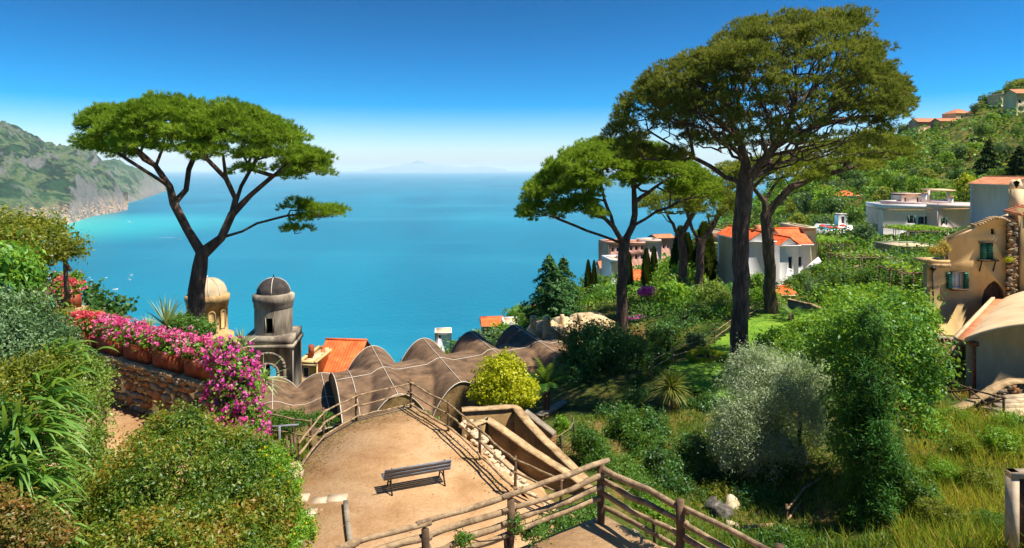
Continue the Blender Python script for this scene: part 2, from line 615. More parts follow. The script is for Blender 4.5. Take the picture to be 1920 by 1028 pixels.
coast('cape_slope', M_mtn2, us,
      [392, 389, 386, 385, 384, 381, 375, 369, 365, 361, 359, 358.5],
      [290, 296, 304, 302, 301, 312, 318, 326, 332, 343, 352, 357],
      [2600, 2600, 2500, 2500, 2500, 2400, 2100, 1700, 1300, 900, 500, 200], 17, rough=0.7)
def far_islands():
    m = surf('island_rock', [lin('#4b6a6a'), lin('#5d7c78')], 0.0005, 0.95, 0)
    for nm, us_, vs_, Y in (('far_island_hills', [690, 720, 745, 760, 772, 782, 796, 812, 840, 868, 880, 905, 925, 950], [318, 314, 311, 308, 306, 301.5, 305.5, 309, 311, 314, 313.5, 311.5, 314, 318], 100000),):
        u = np.linspace(us_[0], us_[-1], 90)
        v = np.interp(u, us_, vs_)
        hgt = (CY - v) * Y / F + 350
        T = np.linspace(-1, 1, 15)
        X = ((u - CX) * Y / F)[:, None] + 0 * T
        YY = Y + 0 * u[:, None] + T * 6000
        Z = SEA - 20 + (hgt[:, None] + 20) * (1 - abs(T)) ** 0.8 * (1 + 0.1 * (fbm(X / 1500, YY / 1500, 4, 5) - 0.5))
        MB().grid(np.stack([X, YY, Z], -1)).build(nm, m, kind='structure', smooth=True)
far_islands()

# ------------------------------------------------------------------ air between here and the far coast
def make_haze():
    m = bpy.data.materials.new('haze_air')
    m.use_nodes = True
    nt = m.node_tree
    nt.nodes.clear()
    o = nt.nodes.new('ShaderNodeOutputMaterial')
    v = nt.nodes.new('ShaderNodeVolumePrincipled')
    v.inputs['Color'].default_value = (0.90, 0.95, 1.0, 1)
    v.inputs['Density'].default_value = HAZE
    v.inputs['Anisotropy'].default_value = 0.0
    nt.links.new(v.outputs[0], o.inputs['Volume'])
    m.volume_intersection_method = 'FAST' if hasattr(m, 'volume_intersection_method') else 'FAST'
    MB().box((0, 79500, (SEA - 1 + HTOP) / 2), (318000, 163000, HTOP - SEA + 1)).build('haze', m, kind='stuff')
HAZE, HTOP = 1.6e-5, 720.0
make_haze()
# ------------------------------------------------------------------ the hillside below, beside and beyond the garden
def px(u, v, Y): return P(u, v, Y)
CTRL = [px(*q) for q in [
    # garden floor
    (1130, 960, 21.5), (1200, 900, 26.5), (1300, 900, 27), (1360, 980, 23.5), (1450, 1000, 22.5), (1250, 800, 31.5), (1330, 800, 31.5),
    (1100, 770, 35), (1180, 760, 36), (1000, 800, 32), (1150, 700, 42.5), (1060, 700, 42), (1500, 950, 24), (1420, 900, 26),
    # lawn
    (1270, 705, 36.2), (1325, 690, 37.6), (1390, 681, 38.6), (1290, 725, 34.6), (1380, 735, 33.9), (1450, 600, 49.6), (1550, 585, 52.4), (1500, 640, 43.5), (1560, 680, 38.7),
    # below the railing
    (1167, 607, 52), (1230, 640, 48), (1200, 600, 58), (1280, 585, 60), (1100, 640, 55), (1300, 560, 75), (1340, 560, 68),
    # right bank
    (1850, 790, 26.5), (1920, 780, 27), (1780, 690, 34), (1850, 700, 33), (1760, 650, 39), (1900, 1028, 16.7), (1780, 1028, 17), (1720, 950, 20), (1720, 800, 27), (1690, 900, 23), (1920, 640, 40), (1700, 620, 41), (1640, 620, 43),
    (1990, 1100, 14), (2300, 1028, 16), (2300, 700, 33), (2300, 560, 45),
    # middle distance
    (1100, 572, 80), (1035, 625, 78), (1107, 566, 90), (1225, 575, 75), (1213, 545, 95), (1135, 545, 130), (1160, 520, 150), (1200, 500, 200), (1250, 468, 300), (1360, 522, 105), (1430, 548, 80), (1500, 520, 85), (1550, 520, 82),
    (1555, 432, 150), (1690, 452, 138), (1840, 415, 165), (1720, 470, 95), (1600, 490, 100), (1560, 590, 58), (1620, 520, 78), (1700, 520, 72), (1780, 500, 70),
    (1000, 612, 100), (900, 632, 125), (830, 652, 150), (715, 680, 165), (950, 640, 90), (880, 700, 70),
    # hill
    (1500, 400, 230), (1600, 368, 235), (1700, 335, 255), (1850, 335, 245), (1700, 275, 330), (1850, 262, 300), (1920, 205, 330), (1700, 248, 385), (1850, 203, 365), (1920, 178, 365),
    (1650, 272, 400), (1600, 308, 420), (1500, 350, 420), (1420, 398, 400), (1330, 430, 370), (2200, 60, 380), (2200, 200, 250), (2300, 330, 150), (2300, 400, 90),
]]
CTRL += [A(*q) for q in [
    # terrace, under the vaults, left gardens and the drop to the sea
    (-3, 20, -1.2), (-3, 25, -1.2), (-5.5, 17, -1.2), (-6.6, 19.5, -1.2), (-4.5, 14, -1), (-7, 16, -.6), (-2, 12, -1),  (-5, 23, -1.2), (0, 22, -1.2), (-2, 16, -1.2), (4, 17, -1.5), (-9.5, 25.8, -1.0), (-8, 29, -2.5), (0, 31, -4), (-5, 33, -5),
    (-9, 14, 3.0), (-12, 16, 3.6), (-16, 18, 5.0), (-13.7, 29, 2.4), (-17, 22, 4.6), (-10, 22, 3.2), (-13, 12, 5.0), (-18, 12, 6.5), (-10, 8, 5.0), (-5, 9, 2.5), (-24, 16, 7), (-30, 25, 4), (0, 8, 1.0), (2, 11, 0), (6, 8, 1), (10, 10, 0.6),
    (-14, 38, -5), (-25, 40, -7), (-10, 45, -10), (0, 48, -11), (8, 48, -8), (-18, 55, -14), (-8, 62, -14), (3, 65, -10), (-40, 60, -16),
    (-25, 90, -30), (-60, 100, -45), (-25, 150, -55), (-80, 200, -110), (-20, 230, -85), (20, 300, -95), (60, 400, -110), (100, 500, -130), (180, 520, -80), (260, 520, -30), (-100, 400, -230), (0, 520, -210), (150, 650, -200), (350, 560, 20), (330, 420, 75), (60, 250, -50), (35, 200, -45), (10, 160, -42), (-12, 120, -27)]]
CTRL = np.array(CTRL)
def rbf_fit(C):
    S = 40.0
    x = C[:, :2] / S
    d = np.linalg.norm(x[:, None] - x[None], axis=2)
    n = len(C)
    K = d.copy()
    M = np.zeros((n + 3, n + 3))
    M[:n, :n] = -K + np.eye(n) * 0.004
    M[:n, n] = 1; M[:n, n + 1:] = x
    M[n, :n] = 1; M[n + 1:, :n] = x.T
    w = np.linalg.solve(M, np.concatenate([C[:, 2], np.zeros(3)]))
    return x, w, S, n
_fit = rbf_fit(CTRL)
def ground(X, Y):
    x, w, S, n = _fit
    X, Y = np.asarray(X, float), np.asarray(Y, float)
    q = np.stack([X.ravel(), Y.ravel()], 1) / S
    out = np.zeros(len(q))
    for k in range(0, len(q), 20000):
        qq = q[k:k + 20000]
        d = np.linalg.norm(qq[:, None] - x[None], axis=2)
        out[k:k + 20000] = -d @ w[:n] + w[n] + qq @ w[n + 1:]
    return out.reshape(X.shape)
def gz(x, y): return float(ground(np.array([x]), np.array([y]))[0])

def ground_mat():
    m, nt, b, L = new_mat('hillside_soil')
    n = noise(nt, 0.35, 8, 0.65)
    r = ramp(nt, [(0.34, lin('#2c3a16')), (0.46, lin('#4a5a22')), (0.55, lin('#6a6a30')), (0.64, lin('#8a6f42'))])
    L.new(n.outputs[0], r.inputs[0])
    n2 = noise(nt, 6.0, 6, 0.7)
    r2 = ramp(nt, [(0.35, (0.25, 0.25, 0.25)), (0.65, (1, 1, 1))])
    L.new(n2.outputs[0], r2.inputs[0])
    c = mixc(nt, 0.7, r.outputs[0], r2.outputs[0], 'MULTIPLY')
    L.new(c, b.inputs['Base Color'])
    b.inputs['Roughness'].default_value = 0.95
    b.inputs['Specular IOR Level'].default_value = 0.1
    bp = nt.nodes.new('ShaderNodeBump')
    bp.inputs['Strength'].default_value = 0.8
    bp.inputs['Distance'].default_value = 0.12
    L.new(n2.outputs[0], bp.inputs['Height'])
    L.new(bp.outputs[0], b.inputs['Normal'])
    return m
M_ground = ground_mat()
def terrain():
    # rays fan out from under the viewpoint: fine rows near, wide ones far
    R = np.concatenate([np.linspace(4, 60, 150), 60 * (760 / 60) ** (np.linspace(0, 1, 190)[1:])])
    TH = np.linspace(math.radians(-66), math.radians(56), 330)
    th, r = np.meshgrid(TH, R, indexing='ij')
    X, Y = r * np.sin(th), r * np.cos(th)
    Z = ground(X, Y)
    far = np.clip((r - 60) / 200, 0, 1)
    Z = Z + (fbm(X / 9, Y / 9, 4, 2) - 0.5) * (0.25 + far * 3.0) 
    # terraced steps on the far slope
    st = 5.5
    tz = np.floor(Z / st) * st + st * np.clip((Z / st - np.floor(Z / st)) * 3.2 - 2.2, 0, 1)
    mask = np.clip((r - 190) / 40, 0, 1) * np.clip((X - 60) / 40, 0, 1)
    Z = Z * (1 - 0.75 * mask) + tz * 0.75 * mask
    Z = np.where(r > 740, SEA - 5, np.maximum(Z, SEA - 5))
    mb = MB().grid(np.stack([X, Y, Z], -1))
    mb.build('hillside_ground', M_ground, kind='structure', smooth=True)
terrain()
# ------------------------------------------------------------------ materials of built things
def sand_mat():
    m, nt, b, L = new_mat('packed_sandy_earth')
    n = noise(nt, 0.55, 7, 0.6)
    r = ramp(nt, [(0.34, lin('#a07a52')), (0.46, lin('#b38d63')), (0.58, lin('#be9b73')), (0.7, lin('#ab8962'))])
    L.new(n.outputs[0], r.inputs[0])
    n2 = noise(nt, 9, 6, 0.75)
    r2 = ramp(nt, [(0.3, (0.62, 0.6, 0.57)), (0.62, (1, 1, 1))])
    L.new(n2.outputs[0], r2.inputs[0])
    c = mixc(nt, 0.75, r.outputs[0], r2.outputs[0], 'MULTIPLY')
    n4 = noise(nt, 0.9, 5, 0.7)
    r4 = ramp(nt, [(0.58, (0, 0, 0)), (0.72, (0.55,) * 3)])
    L.new(n4.outputs[0], r4.inputs[0])
    c = mixc(nt, r4.outputs[0], c, lin('#8d6538'))
    vo = nt.nodes.new('ShaderNodeTexVoronoi')
    vo.inputs['Scale'].default_value = 14
    tc = nt.nodes.new('ShaderNodeTexCoord')
    L.new(tc.outputs['Object'], vo.inputs['Vector'])
    r5 = ramp(nt, [(0.05, (0.8,) * 3), (0.09, (0, 0, 0))])
    L.new(vo.outputs['Distance'], r5.inputs[0])
    c = mixc(nt, r5.outputs[0], c, lin('#dfc49c'))
    L.new(c, b.inputs['Base Color'])
    b.inputs['Roughness'].default_value = 0.95
    b.inputs['Specular IOR Level'].default_value = 0.15
    n3 = noise(nt, 5, 8, 0.7)
    bp = nt.nodes.new('ShaderNodeBump')
    bp.inputs['Strength'].default_value = 0.55
    bp.inputs['Distance'].default_value = 0.05
    L.new(n3.outputs[0], bp.inputs['Height'])
    L.new(bp.outputs[0], b.inputs['Normal'])
    return m
M_sand = sand_mat()
M_rail = surf('peeled_chestnut_poles', ['#6f5a42', '#9a8160', '#b89f78'], 5, 0.85, 0.8, 24, stains=('#4d3b2a', 2.6, .85))
M_post = surf('weathered_posts', ['#3f3024', '#5d4935', '#7a6247'], 4, 0.9, 0.5, 30)
M_slat = surf('bench_boards', ['#55565a', '#74767a', '#8f9094'], 4, 0.75, 0.3, 40, stretch=(1, 1, 6))
M_iron = surf('dark_iron', ['#1f1b19', '#33302d'], 8, 0.55, 0.1)
M_stone = surf('wall_stone', ['#75603f', '#9a8259', '#b89d70'], 2.2, 0.9, 0.8, 9, stains=('#54452f', 3, .7))
M_stone2 = surf('grey_wall_stone', ['#6c6253', '#8b7f6b', '#a5967c'], 2.2, 0.9, 0.8, 9)
M_stone3 = surf('russet_wall_stone', ['#7d5437', '#9c6e48', '#a98057'], 2.2, 0.9, 0.8, 9)
M_mortar = surf('wall_mortar', ['#4a3d2b', '#6a583f', '#7d6b4e'], 3, 0.95, 0.8, 16)
M_rubble = surf('pale_rubble', ['#a48d6c', '#c7b28f', '#ddcdb0'], 3, 0.9, 0.6, 12)
M_cap = surf('plaster_coping', ['#8f744e', '#b0936a', '#c4a97f'], 3.0, 0.9, 0.7, 10, stains=('#6e5638', 2.2, .75))
M_rough = surf('rough_render', ['#6b573a', '#84693f', '#9a8055'], 1.6, 0.95, 0.8, 9, stains=('#4d3d28', 1.1, .8))
M_terra = surf('terracotta', ['#6e2c17', '#8a3d20', '#a4522c'], 5, 0.75, 0.2, 25, stains=('#b07a58', 4, .45))
M_roofbrown = surf('brown_roof_coat', ['#3f2f25', '#58442f', '#6e563f', '#7d6650'], 1.1, 0.85, 0.6, 6, detail=9, stains=('#8a6a4a', 0.8, .6), lo=.28, hi=.72)
M_cord = surf('pale_cord', ['#b8ac98', '#d2c8b6'], 6, 0.7, 0)
M_tower = surf('blackened_plaster', ['#3a322a', '#75695a', '#9c907b', '#b5a78c'], 0.9, 0.92, 0.5, 7, stains=('#2a2520', 0.6, .7), stretch=(1, 1, 0.35), lo=.3, hi=.72)
M_dome_dark = surf('dark_dome_coat', ['#2b2623', '#3f3833', '#5b5148'], 1.2, 0.85, 0.3, 7)
M_tower2 = surf('tan_church_stone', ['#8d7049', '#b3935f', '#caac79'], 1.2, 0.9, 0.7, 7, stains=('#6d5335', 1.0, .7))
M_dome_tan = surf('tan_dome_coat', ['#a58f6d', '#b9a37f', '#c6b18e'], 0.8, 0.85, 0.2, 6)
M_tan = surf('ochre_render', ['#c09c62', '#d0ae74', '#dcbc84'], 0.8, 0.9, 0.3, 8, stains=('#a58c64', 0.45, .7), stretch=(1, 1, 0.4))
M_tan2 = surf('beige_render', ['#c4a47a', '#d2b48a', '#dcc29a'], 0.7, 0.9, 0.3, 8, stains=('#94805f', 0.4, .5), stretch=(1, 1, 0.4))
M_vaultroof = surf('vault_lime_coat', ['#c0a27a', '#cfb48c', '#dcc39d'], 0.5, 0.9, 0.25, 6, stains=('#b08a5e', 0.7, .4))
M_white = surf('white_limewash', ['#dcd8d2', '#ebe8e3', '#f2f0ec'], 0.5, 0.9, 0.15, 5, stains=('#b5aca2', 0.25, .5), stretch=(1, 1, 0.3))
M_pink = surf('pink_limewash', ['#dcc0b4', '#e6cfc4', '#eddacf'], 0.4, 0.9, 0.15, 5, stains=('#c4a493', 0.25, .4), stretch=(1, 1, 0.3))
M_rose = surf('rose_limewash', ['#c08873', '#cc9a85', '#d6aa96'], 0.4, 0.9, 0.15, 5)
M_cream = surf('cream_limewash', ['#c9bb92', '#d6c9a2', '#dfd4b2'], 0.4, 0.9, 0.15, 5, stains=('#b3a57c', 0.3, .4))
M_yellow = surf('yellow_limewash', ['#b3a24f', '#c2b25f', '#cabc70'], 0.5, 0.9, 0.15, 5)
M_tile = surf('orange_roof_tile', ['#c8501f', '#dd6630', '#e87c42'], 1.1, 0.75, 0.2, 12, stains=('#a8401b', 2, .5))
M_tile_old = surf('old_roof_tile', ['#a2603c', '#b97850', '#c98d66'], 1.1, 0.8, 0.3, 12)
M_green = surf('green_shutter_paint', ['#123f30', '#1b5540', '#226149'], 5, 0.5, 0.1)
M_glass = new_mat('window_glass')[0]
_b = M_glass.node_tree.nodes['Principled BSDF']
_b.inputs['Base Color'].default_value = (0.02, 0.025, 0.03, 1)
_b.inputs['Roughness'].default_value = 0.12
M_dark = surf('dark_interior', ['#15110e', '#221c17'], 2, 0.95, 0)
M_doorwood = surf('old_door_boards', ['#3a2a20', '#54402f', '#65503b'], 6, 0.85, 0.3, 20, stretch=(4, 4, 0.5))
M_frame = surf('white_paint', ['#d9d6d0', '#e8e6e2'], 4, 0.5, 0)
M_ruin = surf('ruin_lime', ['#a88e67', '#c5ab80', '#d8c39b'], 1.1, 0.95, 0.8, 6, stains=('#7e6746', 1.6, .7))
M_pool = new_mat('pool_water')[0]
_b = M_pool.node_tree.nodes['Principled BSDF']
_b.inputs['Base Color'].default_value = (*lin('#1fa9cf'), 1)
_b.inputs['Roughness'].default_value = 0.1
M_red = surf('red_parasol_cloth', ['#a8322a', '#c2483c'], 4, 0.8, 0)
M_lawn = surf('mown_lawn', ['#4a6e18', '#648a20', '#7c9c2c'], 0.9, 0.95, 0.7, 22, stains=('#93a53a', 0.5, .5), bdist=.05)
M_soil = surf('dark_soil', ['#3a2a1c', '#523b26', '#6b4e33'], 3, 0.95, 0.6, 14)
M_slab = surf('paving_slab', ['#a99478', '#bba689', '#cbb79b'], 3, 0.9, 0.3, 20)
M_rock = surf('dark_rock', ['#3b3834', '#5a554d', '#8a837a'], 3, 0.9, 0.7, 10)

def stone_mesh(seed, sub=2):
    """an irregular worn stone about 1 across"""
    r = np.random.default_rng(seed)
    import bmesh
    bm = bmesh.new()
    bmesh.ops.create_icosphere(bm, subdivisions=sub, radius=0.5)
    k = r.normal(size=(5, 3))
    for v in bm.verts:
        d = v.co.normalized()
        s = 1 + sum(0.10 * math.sin(3 * d.dot(Vector(q)) + q[0] * 4) for q in k)
        c = Vector((math.copysign(abs(d.x) ** 0.65, d.x), math.copysign(abs(d.y) ** 0.65, d.y), math.copysign(abs(d.z) ** 0.65, d.z))) * 0.5
        v.co = c * s
    me = bpy.data.meshes.new('stone')
    bm.to_mesh(me)
    bm.free()
    for p in me.polygons: p.use_smooth = True
    return me
STONES = []
for k in range(9):
    me = stone_mesh(k)
    me.materials.append([M_stone, M_stone2, M_stone3][k % 3])
    STONES.append(me)
RUB = []
for k in range(5):
    me = stone_mesh(40 + k)
    me.materials.append(M_rubble)
    RUB.append(me)
ROCKS = []
for k in range(3):
    me = stone_mesh(60 + k, 3)
    me.materials.append(M_rock)
    ROCKS.append(me)
def put_mesh(name, me, parent, loc, scale, rot):
    o = bpy.data.objects.new(name, me)
    COL.objects.link(o)
    if parent is not None:
        o.parent = parent
        loc = A(*loc) - root_of(parent)
    o.location = tuple(loc)
    o.scale = scale
    o.rotation_euler = rot
    return o

# ------------------------------------------------------------------ terraces and paths
BT = [G(548, 905, 0), G(552, 885, 0), G(597, 822, 0), G(662, 783, 0), G(772, 757, 0), G(850, 804, 0), G(908, 860, 0), G(980, 930, 0), G(1062, 975, 0), A(2.2, 17, 0), A(2.2, 13, 0), A(-8, 13, 0), A(-7.6, 17, 0), A(-7.2, 19.6, 0)]
terrace = MB().prism([(p[0], p[1]) for p in BT], -4.5, 0).build('terrace_ground', M_sand, kind='structure')
# low stone edge and paving at the foot of the terrace
for a, b in (((648, 946), (652, 985)), ((652, 986), (658, 1028)), ((658, 1029), (664, 1070))):
    p, q = G(*a, 0), G(*b, 0)
    MB().bar(p + A(0, 0, .05), q + A(0, 0, .05), .14, .16).build('kerb_stone', M_stone2, terrace)
for k, (u, v, w, dd) in enumerate(((600, 938, .45, .4), (577, 962, .5, .45), (560, 934, .6, .5), (632, 934, .6, .45))):
    p = G(u, v, 0)
    MB().box((p[0], p[1], -.002 + .001 * k), (w, dd, .014), .12).build('paving_slab', M_slab, terrace)
NT_TOP = [(1.75, 12.75), (-2.3, 9.95), (-6.5, 7.0), (-6.5, 3.5), (8.2, 3.5), (5.9, 7.2), (3.95, 9.95)]
NT_BOT = [(2.2, 15.2), (-3.2, 12.2), (-8.2, 9.0), (-8.2, 3.4), (11.2, 3.4), (8.2, 9.6), (5.4, 12.2)]
def near_terrace():
    mb = MB()
    n = len(NT_TOP)
    mb.prism(NT_TOP, 2.6, 3.4)
    o = mb.build('near_terrace_ground', M_sand, kind='structure')
    mb = MB()
    rows = []
    for k in range(7):
        t = k / 6
        rows.append([((1 - t) * a[0] + t * b[0] + random.uniform(-.12, .12) * (0 < k), (1 - t) * a[1] + t * b[1] + random.uniform(-.12, .12) * (0 < k), 3.36 - 4.6 * t) for a, b in zip(NT_TOP + NT_TOP[:1], NT_BOT + NT_BOT[:1])])
    mb.grid(np.array(rows))
    mb.build('terrace_bank', M_soil, kind='structure')
near_terrace()
# the sandy path behind the flower wall
LPATH = [(-13.5, 17.6), (-11.6, 17.9), (-6.3, 14.7), (-5.4, 12.8), (-5.0, 9.5), (-10, 9.5), (-12.8, 13.5)]
MB().prism(LPATH, -0.5, 4.1).build('garden_path', M_sand, kind='structure')

# ------------------------------------------------------------------ rustic fences
def pole(mb, a, b, r, wob=0.5, sides=9, ext=0.0, taper=0.85):
    a, b = A(*a), A(*b)
    d = unit(b - a)
    a, b = a - d * ext, b + d * ext
    L = np.linalg.norm(b - a)
    n = max(4, int(L / 0.35))
    t = np.linspace(0, 1, n)
    pts = a + (b - a) * t[:, None]
    k = np.cumsum(rng.normal(size=(n, 3)), 0)
    k -= k[0] + (k[-1] - k[0]) * t[:, None]
    pts = pts + k * r * wob
    rad = r * (1 - (1 - taper) * t) * rng.uniform(0.9, 1.12, n)
    mb.tube(pts, rad, sides)
def fence(name, label, posts, h, rails, rp=.05, rr=.037, ext=0.12, cat='fence', group=None, skip=(), mats=None, cross=False, off=0.06):
    root = thing(name, label, cat, posts[0])
    mp, mr = mats or (M_post, M_rail)
    for p in posts:
        mb = MB()
        pole(mb, A(*p) - A(0, 0, .25), A(*p) + A(0, 0, h * random.uniform(.97, 1.06)), rp, .25, taper=.95)
        mb.build('post', mp, root, smooth=True)
    for i in range(len(posts) - 1):
        for k, z in enumerate(rails):
            if (i, k) in skip: continue
            a, b = A(*posts[i]), A(*posts[i + 1])
            d = unit(b - a)
            s = A(d[1], -d[0], 0) * off
            mb = MB()
            pole(mb, a + s + A(0, 0, z + random.uniform(-.03, .03)), b + s + A(0, 0, z + random.uniform(-.03, .03)), rr * random.uniform(.85, 1.15), .5, ext=ext)
            mb.build('rail', mr, root, smooth=True)
        if cross:
            a, b = A(*posts[i]), A(*posts[i + 1])
            for z0, z1 in ((.1, rails[0] - .05), (rails[0] - .05, .1)):
                mb = MB()
                pole(mb, a + A(0, 0, z0), b + A(0, 0, z1), rr * .8, .3)
                mb.build('brace', mr, root, smooth=True)
    return root
FP = [G(*q, 0) for q in ((560, 887), (606, 826), (668, 790), (770, 765), (841, 808), (900, 862), (966, 925), (1052, 968))]
fence('rustic_fence', 'wooden pole fence round the sandy terrace with the bench', FP, 1.14, (1.06, .66, .2))
p0 = FP[0]
FL = [A(-9.9, 27.2, -1.1), A(-8.6, 26.2, -.9), A(-7.6, 25.2, -.6)]
fence('pole_fence', 'short pole fence running down behind the pink flower cascade', FL, 1.15, (1.08, .55), rr=.035)
NP = [A(1.62, 12.42, 3.4), A(-.02, 11.25, 3.4), A(-1.35, 10.35, 3.4), A(-2.35, 9.75, 3.4), A(-4.3, 8.3, 3.4)]
fence('rustic_fence', 'thick pole fence in front of the bench terrace, sloping down leftwards', NP[1:], 1.02, (1.08, .86, .64, .42), rp=.07, rr=.052, off=.05)
NR = [A(1.66, 12.45, 3.4), A(2.76, 10.95, 3.4), A(3.85, 9.6, 3.4), A(5.4, 7.4, 3.4)]
r2 = fence('rustic_fence', 'thick pole fence from the corner post towards the olive tree', NR, 1.12, (1.02, .8, .56, .3), rp=.07, rr=.055, off=-.05)
# the first bay left of the corner post belongs to the same corner
for z in (1.1, .88, .66, .44):
    mb = MB()
    pole(mb, NP[0] + A(.16, .12, z + .02), NP[1] + A(-.1, -.06, z), .053, .6, ext=.05)
    mb.build('rail', M_rail, r2, smooth=True)
# broken fence, stakes and boards beside the terrace corner
st = thing('stake_bundle', 'bundle of leaning wooden stakes at the terrace corner post', 'stakes', A(-7.35, 21.6, 0))
for k, (u0, v0, u1, v1) in enumerate(((527, 878, 546, 820), (536, 880, 551, 828), (520, 884, 541, 834), (548, 866, 546, 816), (553, 868, 553, 815), (541, 868, 537, 818))):
    mb = MB()
    pole(mb, P(u0, v0, 21.9), P(u1, v1, 22.6), .05, .3)
    mb.build('stake', M_rail if k < 3 else M_post, st, smooth=True)
o = MB().bar(P(527, 921, 20.9), P(541, 872, 21.6), .12, .05).build('white_board', M_frame, loc=P(527, 921, 20.9))
tag(o, 'narrow white board leaning on the pale boulder by the stakes', 'board')
o = put_mesh('boulder', RUB[3], None, P(547, 898, 21.4), (.62, .6, .95), (.3, .5, 1.2))
tag(o, 'pale rough boulder at the foot of the terrace corner post', 'boulder')
mr = thing('tube_railing', 'grey metal tube railing beside the pink flower cascade', 'railing', P(524, 862, 25))
for a, b in (((524, 862, 25), (524, 798, 25)), ((500, 801, 25), (560, 797, 25.2)), ((498, 829, 25), (524, 828, 25))):
    MB().tube([P(*a), P(*b)], .045, 10).build('tube', M_slat, mr, smooth=True)

# ------------------------------------------------------------------ the bench, seen from behind
def bench():
    L0, L1 = G(729, 919, 0), G(829, 901, 0)
    c = (L0 + L1) / 2
    d = unit(L1 - L0)
    n = A(d[1], -d[0], 0)                 # towards the camera: the back of the bench
    r = thing('park_bench', 'wooden slatted park bench with iron legs on the sandy terrace', 'bench', c)
    W = 1.06
    bk = thing_part('backrest', r)
    for k, (z, o, hgt) in enumerate(((.50, .27, .10), (.625, .315, .10), (.75, .36, .10))):
        MB().bar(c + n * o - d * W + A(0, 0, z), c + n * o + d * W + A(0, 0, z), .035, hgt, up=A(*(n * .35)) + A(0, 0, 1)).build('slat', M_slat, bk)
    se = thing_part('seat', r)
    for o in (.17, .05, -.07, -.19):
        MB().bar(c + n * o - d * W + A(0, 0, .43), c + n * o + d * W + A(0, 0, .43), .1, .035).build('slat', M_slat, se)
    for s in (-1, 1):
        e = c + d * s * (W - .22)
        mb = MB()
        mb.tube([e + n * .42 + A(0, 0, 0), e + n * .27 + A(0, 0, .2), e + n * .2 + A(0, 0, .41), e + n * .25 + A(0, 0, .55), e + n * .335 + A(0, 0, .8)], .026, 8)
        mb.tube([e - n * .3 + A(0, 0, 0), e - n * .2 + A(0, 0, .2), e - n * .22 + A(0, 0, .41)], .026, 8)
        mb.bar(e + n * .22 + A(0, 0, .395), e - n * .24 + A(0, 0, .395), .045, .035)
        mb.tube([e + n * .27 + A(0, 0, .2), e + n * .02 + A(0, 0, .27), e - n * .2 + A(0, 0, .2)], .018, 6)
        mb.build('leg', M_iron, r, smooth=True)
def thing_part(name, parent):
    o = bpy.data.objects.new(name, None)
    COL.objects.link(o)
    o.parent = parent
    return o
bench()

# ------------------------------------------------------------------ stone wall with the flower boxes
WA, WB = A(-12.3, 18.35, 0), A(-6.55, 14.75, 0)
wd = unit(WB - WA)
wn_ = A(wd[1], -wd[0], 0)      # towards the path
WT = 5.2
def flower_wall():
    r = thing('stone_wall', 'rough stone garden wall carrying the terracotta flower boxes', 'wall', (WA + WB) / 2 + A(0, 0, 4))
    L = np.linalg.norm(WB - WA)
    mb = MB()
    pol = [WA + wn_ * 0, WB + wn_ * 0, WB - wn_ * .62, WA - wn_ * .62]
    mb.prism([(p[0], p[1]) for p in pol], 0.5, WT - .09)
    mb.build('core', M_mortar, r)
    mb = MB()
    n = 22
    for i in range(n):
        a = WA + wd * L * i / n
        b = WA + wd * (L * (i + 1) / n - .012)
        q = [a + wn_ * (.07 + random.uniform(0, .03)), b + wn_ * (.07 + random.uniform(0, .03)), b - wn_ * .66, a - wn_ * .66]
        MB().prism([(p[0], p[1]) for p in q], WT - .09, WT + random.uniform(-.01, .015)).build('coping_stone', M_cap, r)
    z = 3.95
    row = 0
    while z < WT - .12:
        hgt = random.uniform(.09, .2)
        x = random.uniform(-.1, 0)
        while x < L:
            w = random.uniform(.1, .38)
            if random.random() < .1:
                x += w
                continue
            c = WA + wd * (x + w / 2) + wn_ * .02 + A(0, 0, z + hgt / 2 + random.uniform(-.02, .02))
            put_mesh('stone', random.choice(STONES), r, c, (w * 1.0, random.uniform(.12, .24), hgt * random.uniform(.7, 1.35)), (random.uniform(-.2, .2), random.uniform(-.35, .35), math.atan2(wd[1], wd[0])))
            x += w + .015
        z += hgt + .012
    # the end of the wall turning down towards the terrace
    mb = MB()
    mb.prism([(-6.5, 14.72), (-5.2, 13.2), (-5.0, 13.6), (-6.1, 15.1)], -1, 4.6)
    mb.build('end_wall', M_rough, r)
flower_wall()

# ------------------------------------------------------------------ walled ramp beside the terrace
def walled(name, label, pts, w, hgt, matw, matc, cat='wall', cap=.06):
    """a wall that follows points (with their own heights), with a plastered coping"""
    r = thing(name, label, cat, A(*pts[0]) - A(0, 0, hgt))
    pts = np.array([A(*p) for p in pts])
    T = np.gradient(pts[:, :2], axis=0)
    T = T / np.linalg.norm(T, axis=1)[:, None]
    Nn = np.stack([-T[:, 1], T[:, 0]], 1)
    for nm, ww, z1, z0, mt in (('wall_face', w, -cap, -hgt, matw), ('coping', w + .08, 0, -cap + .002, matc)):
        mb = MB()
        V = []
        for p, n in zip(pts, Nn):
            j = rng.normal() * .01
            V.append([(p[0] + n[0] * ww / 2, p[1] + n[1] * ww / 2, p[2] + z0), (p[0] + n[0] * ww / 2, p[1] + n[1] * ww / 2, p[2] + z1 + j), (p[0] - n[0] * ww / 2, p[1] - n[1] * ww / 2, p[2] + z1 + j), (p[0] - n[0] * ww / 2, p[1] - n[1] * ww / 2, p[2] + z0)])
        V = np.array(V)
        mb.grid(V)
        m = len(pts)
        mb.add(np.concatenate([V[0], V[-1]]), [(0, 1, 2, 3), (7, 6, 5, 4)])
        mb.build(nm, mt, r)
    return r
def dense(pts, n=6):
    out = []
    for a, b in zip(pts[:-1], pts[1:]):
        for k in range(n): out.append(A(*a) + (A(*b) - A(*a)) * k / n)
    return out + [A(*pts[-1])]
w1 = [G(866, 767, .1), G(966, 761, .1), G(992, 793, -.25), G(1016, 818, -.5), G(1097, 897, -1.4)]
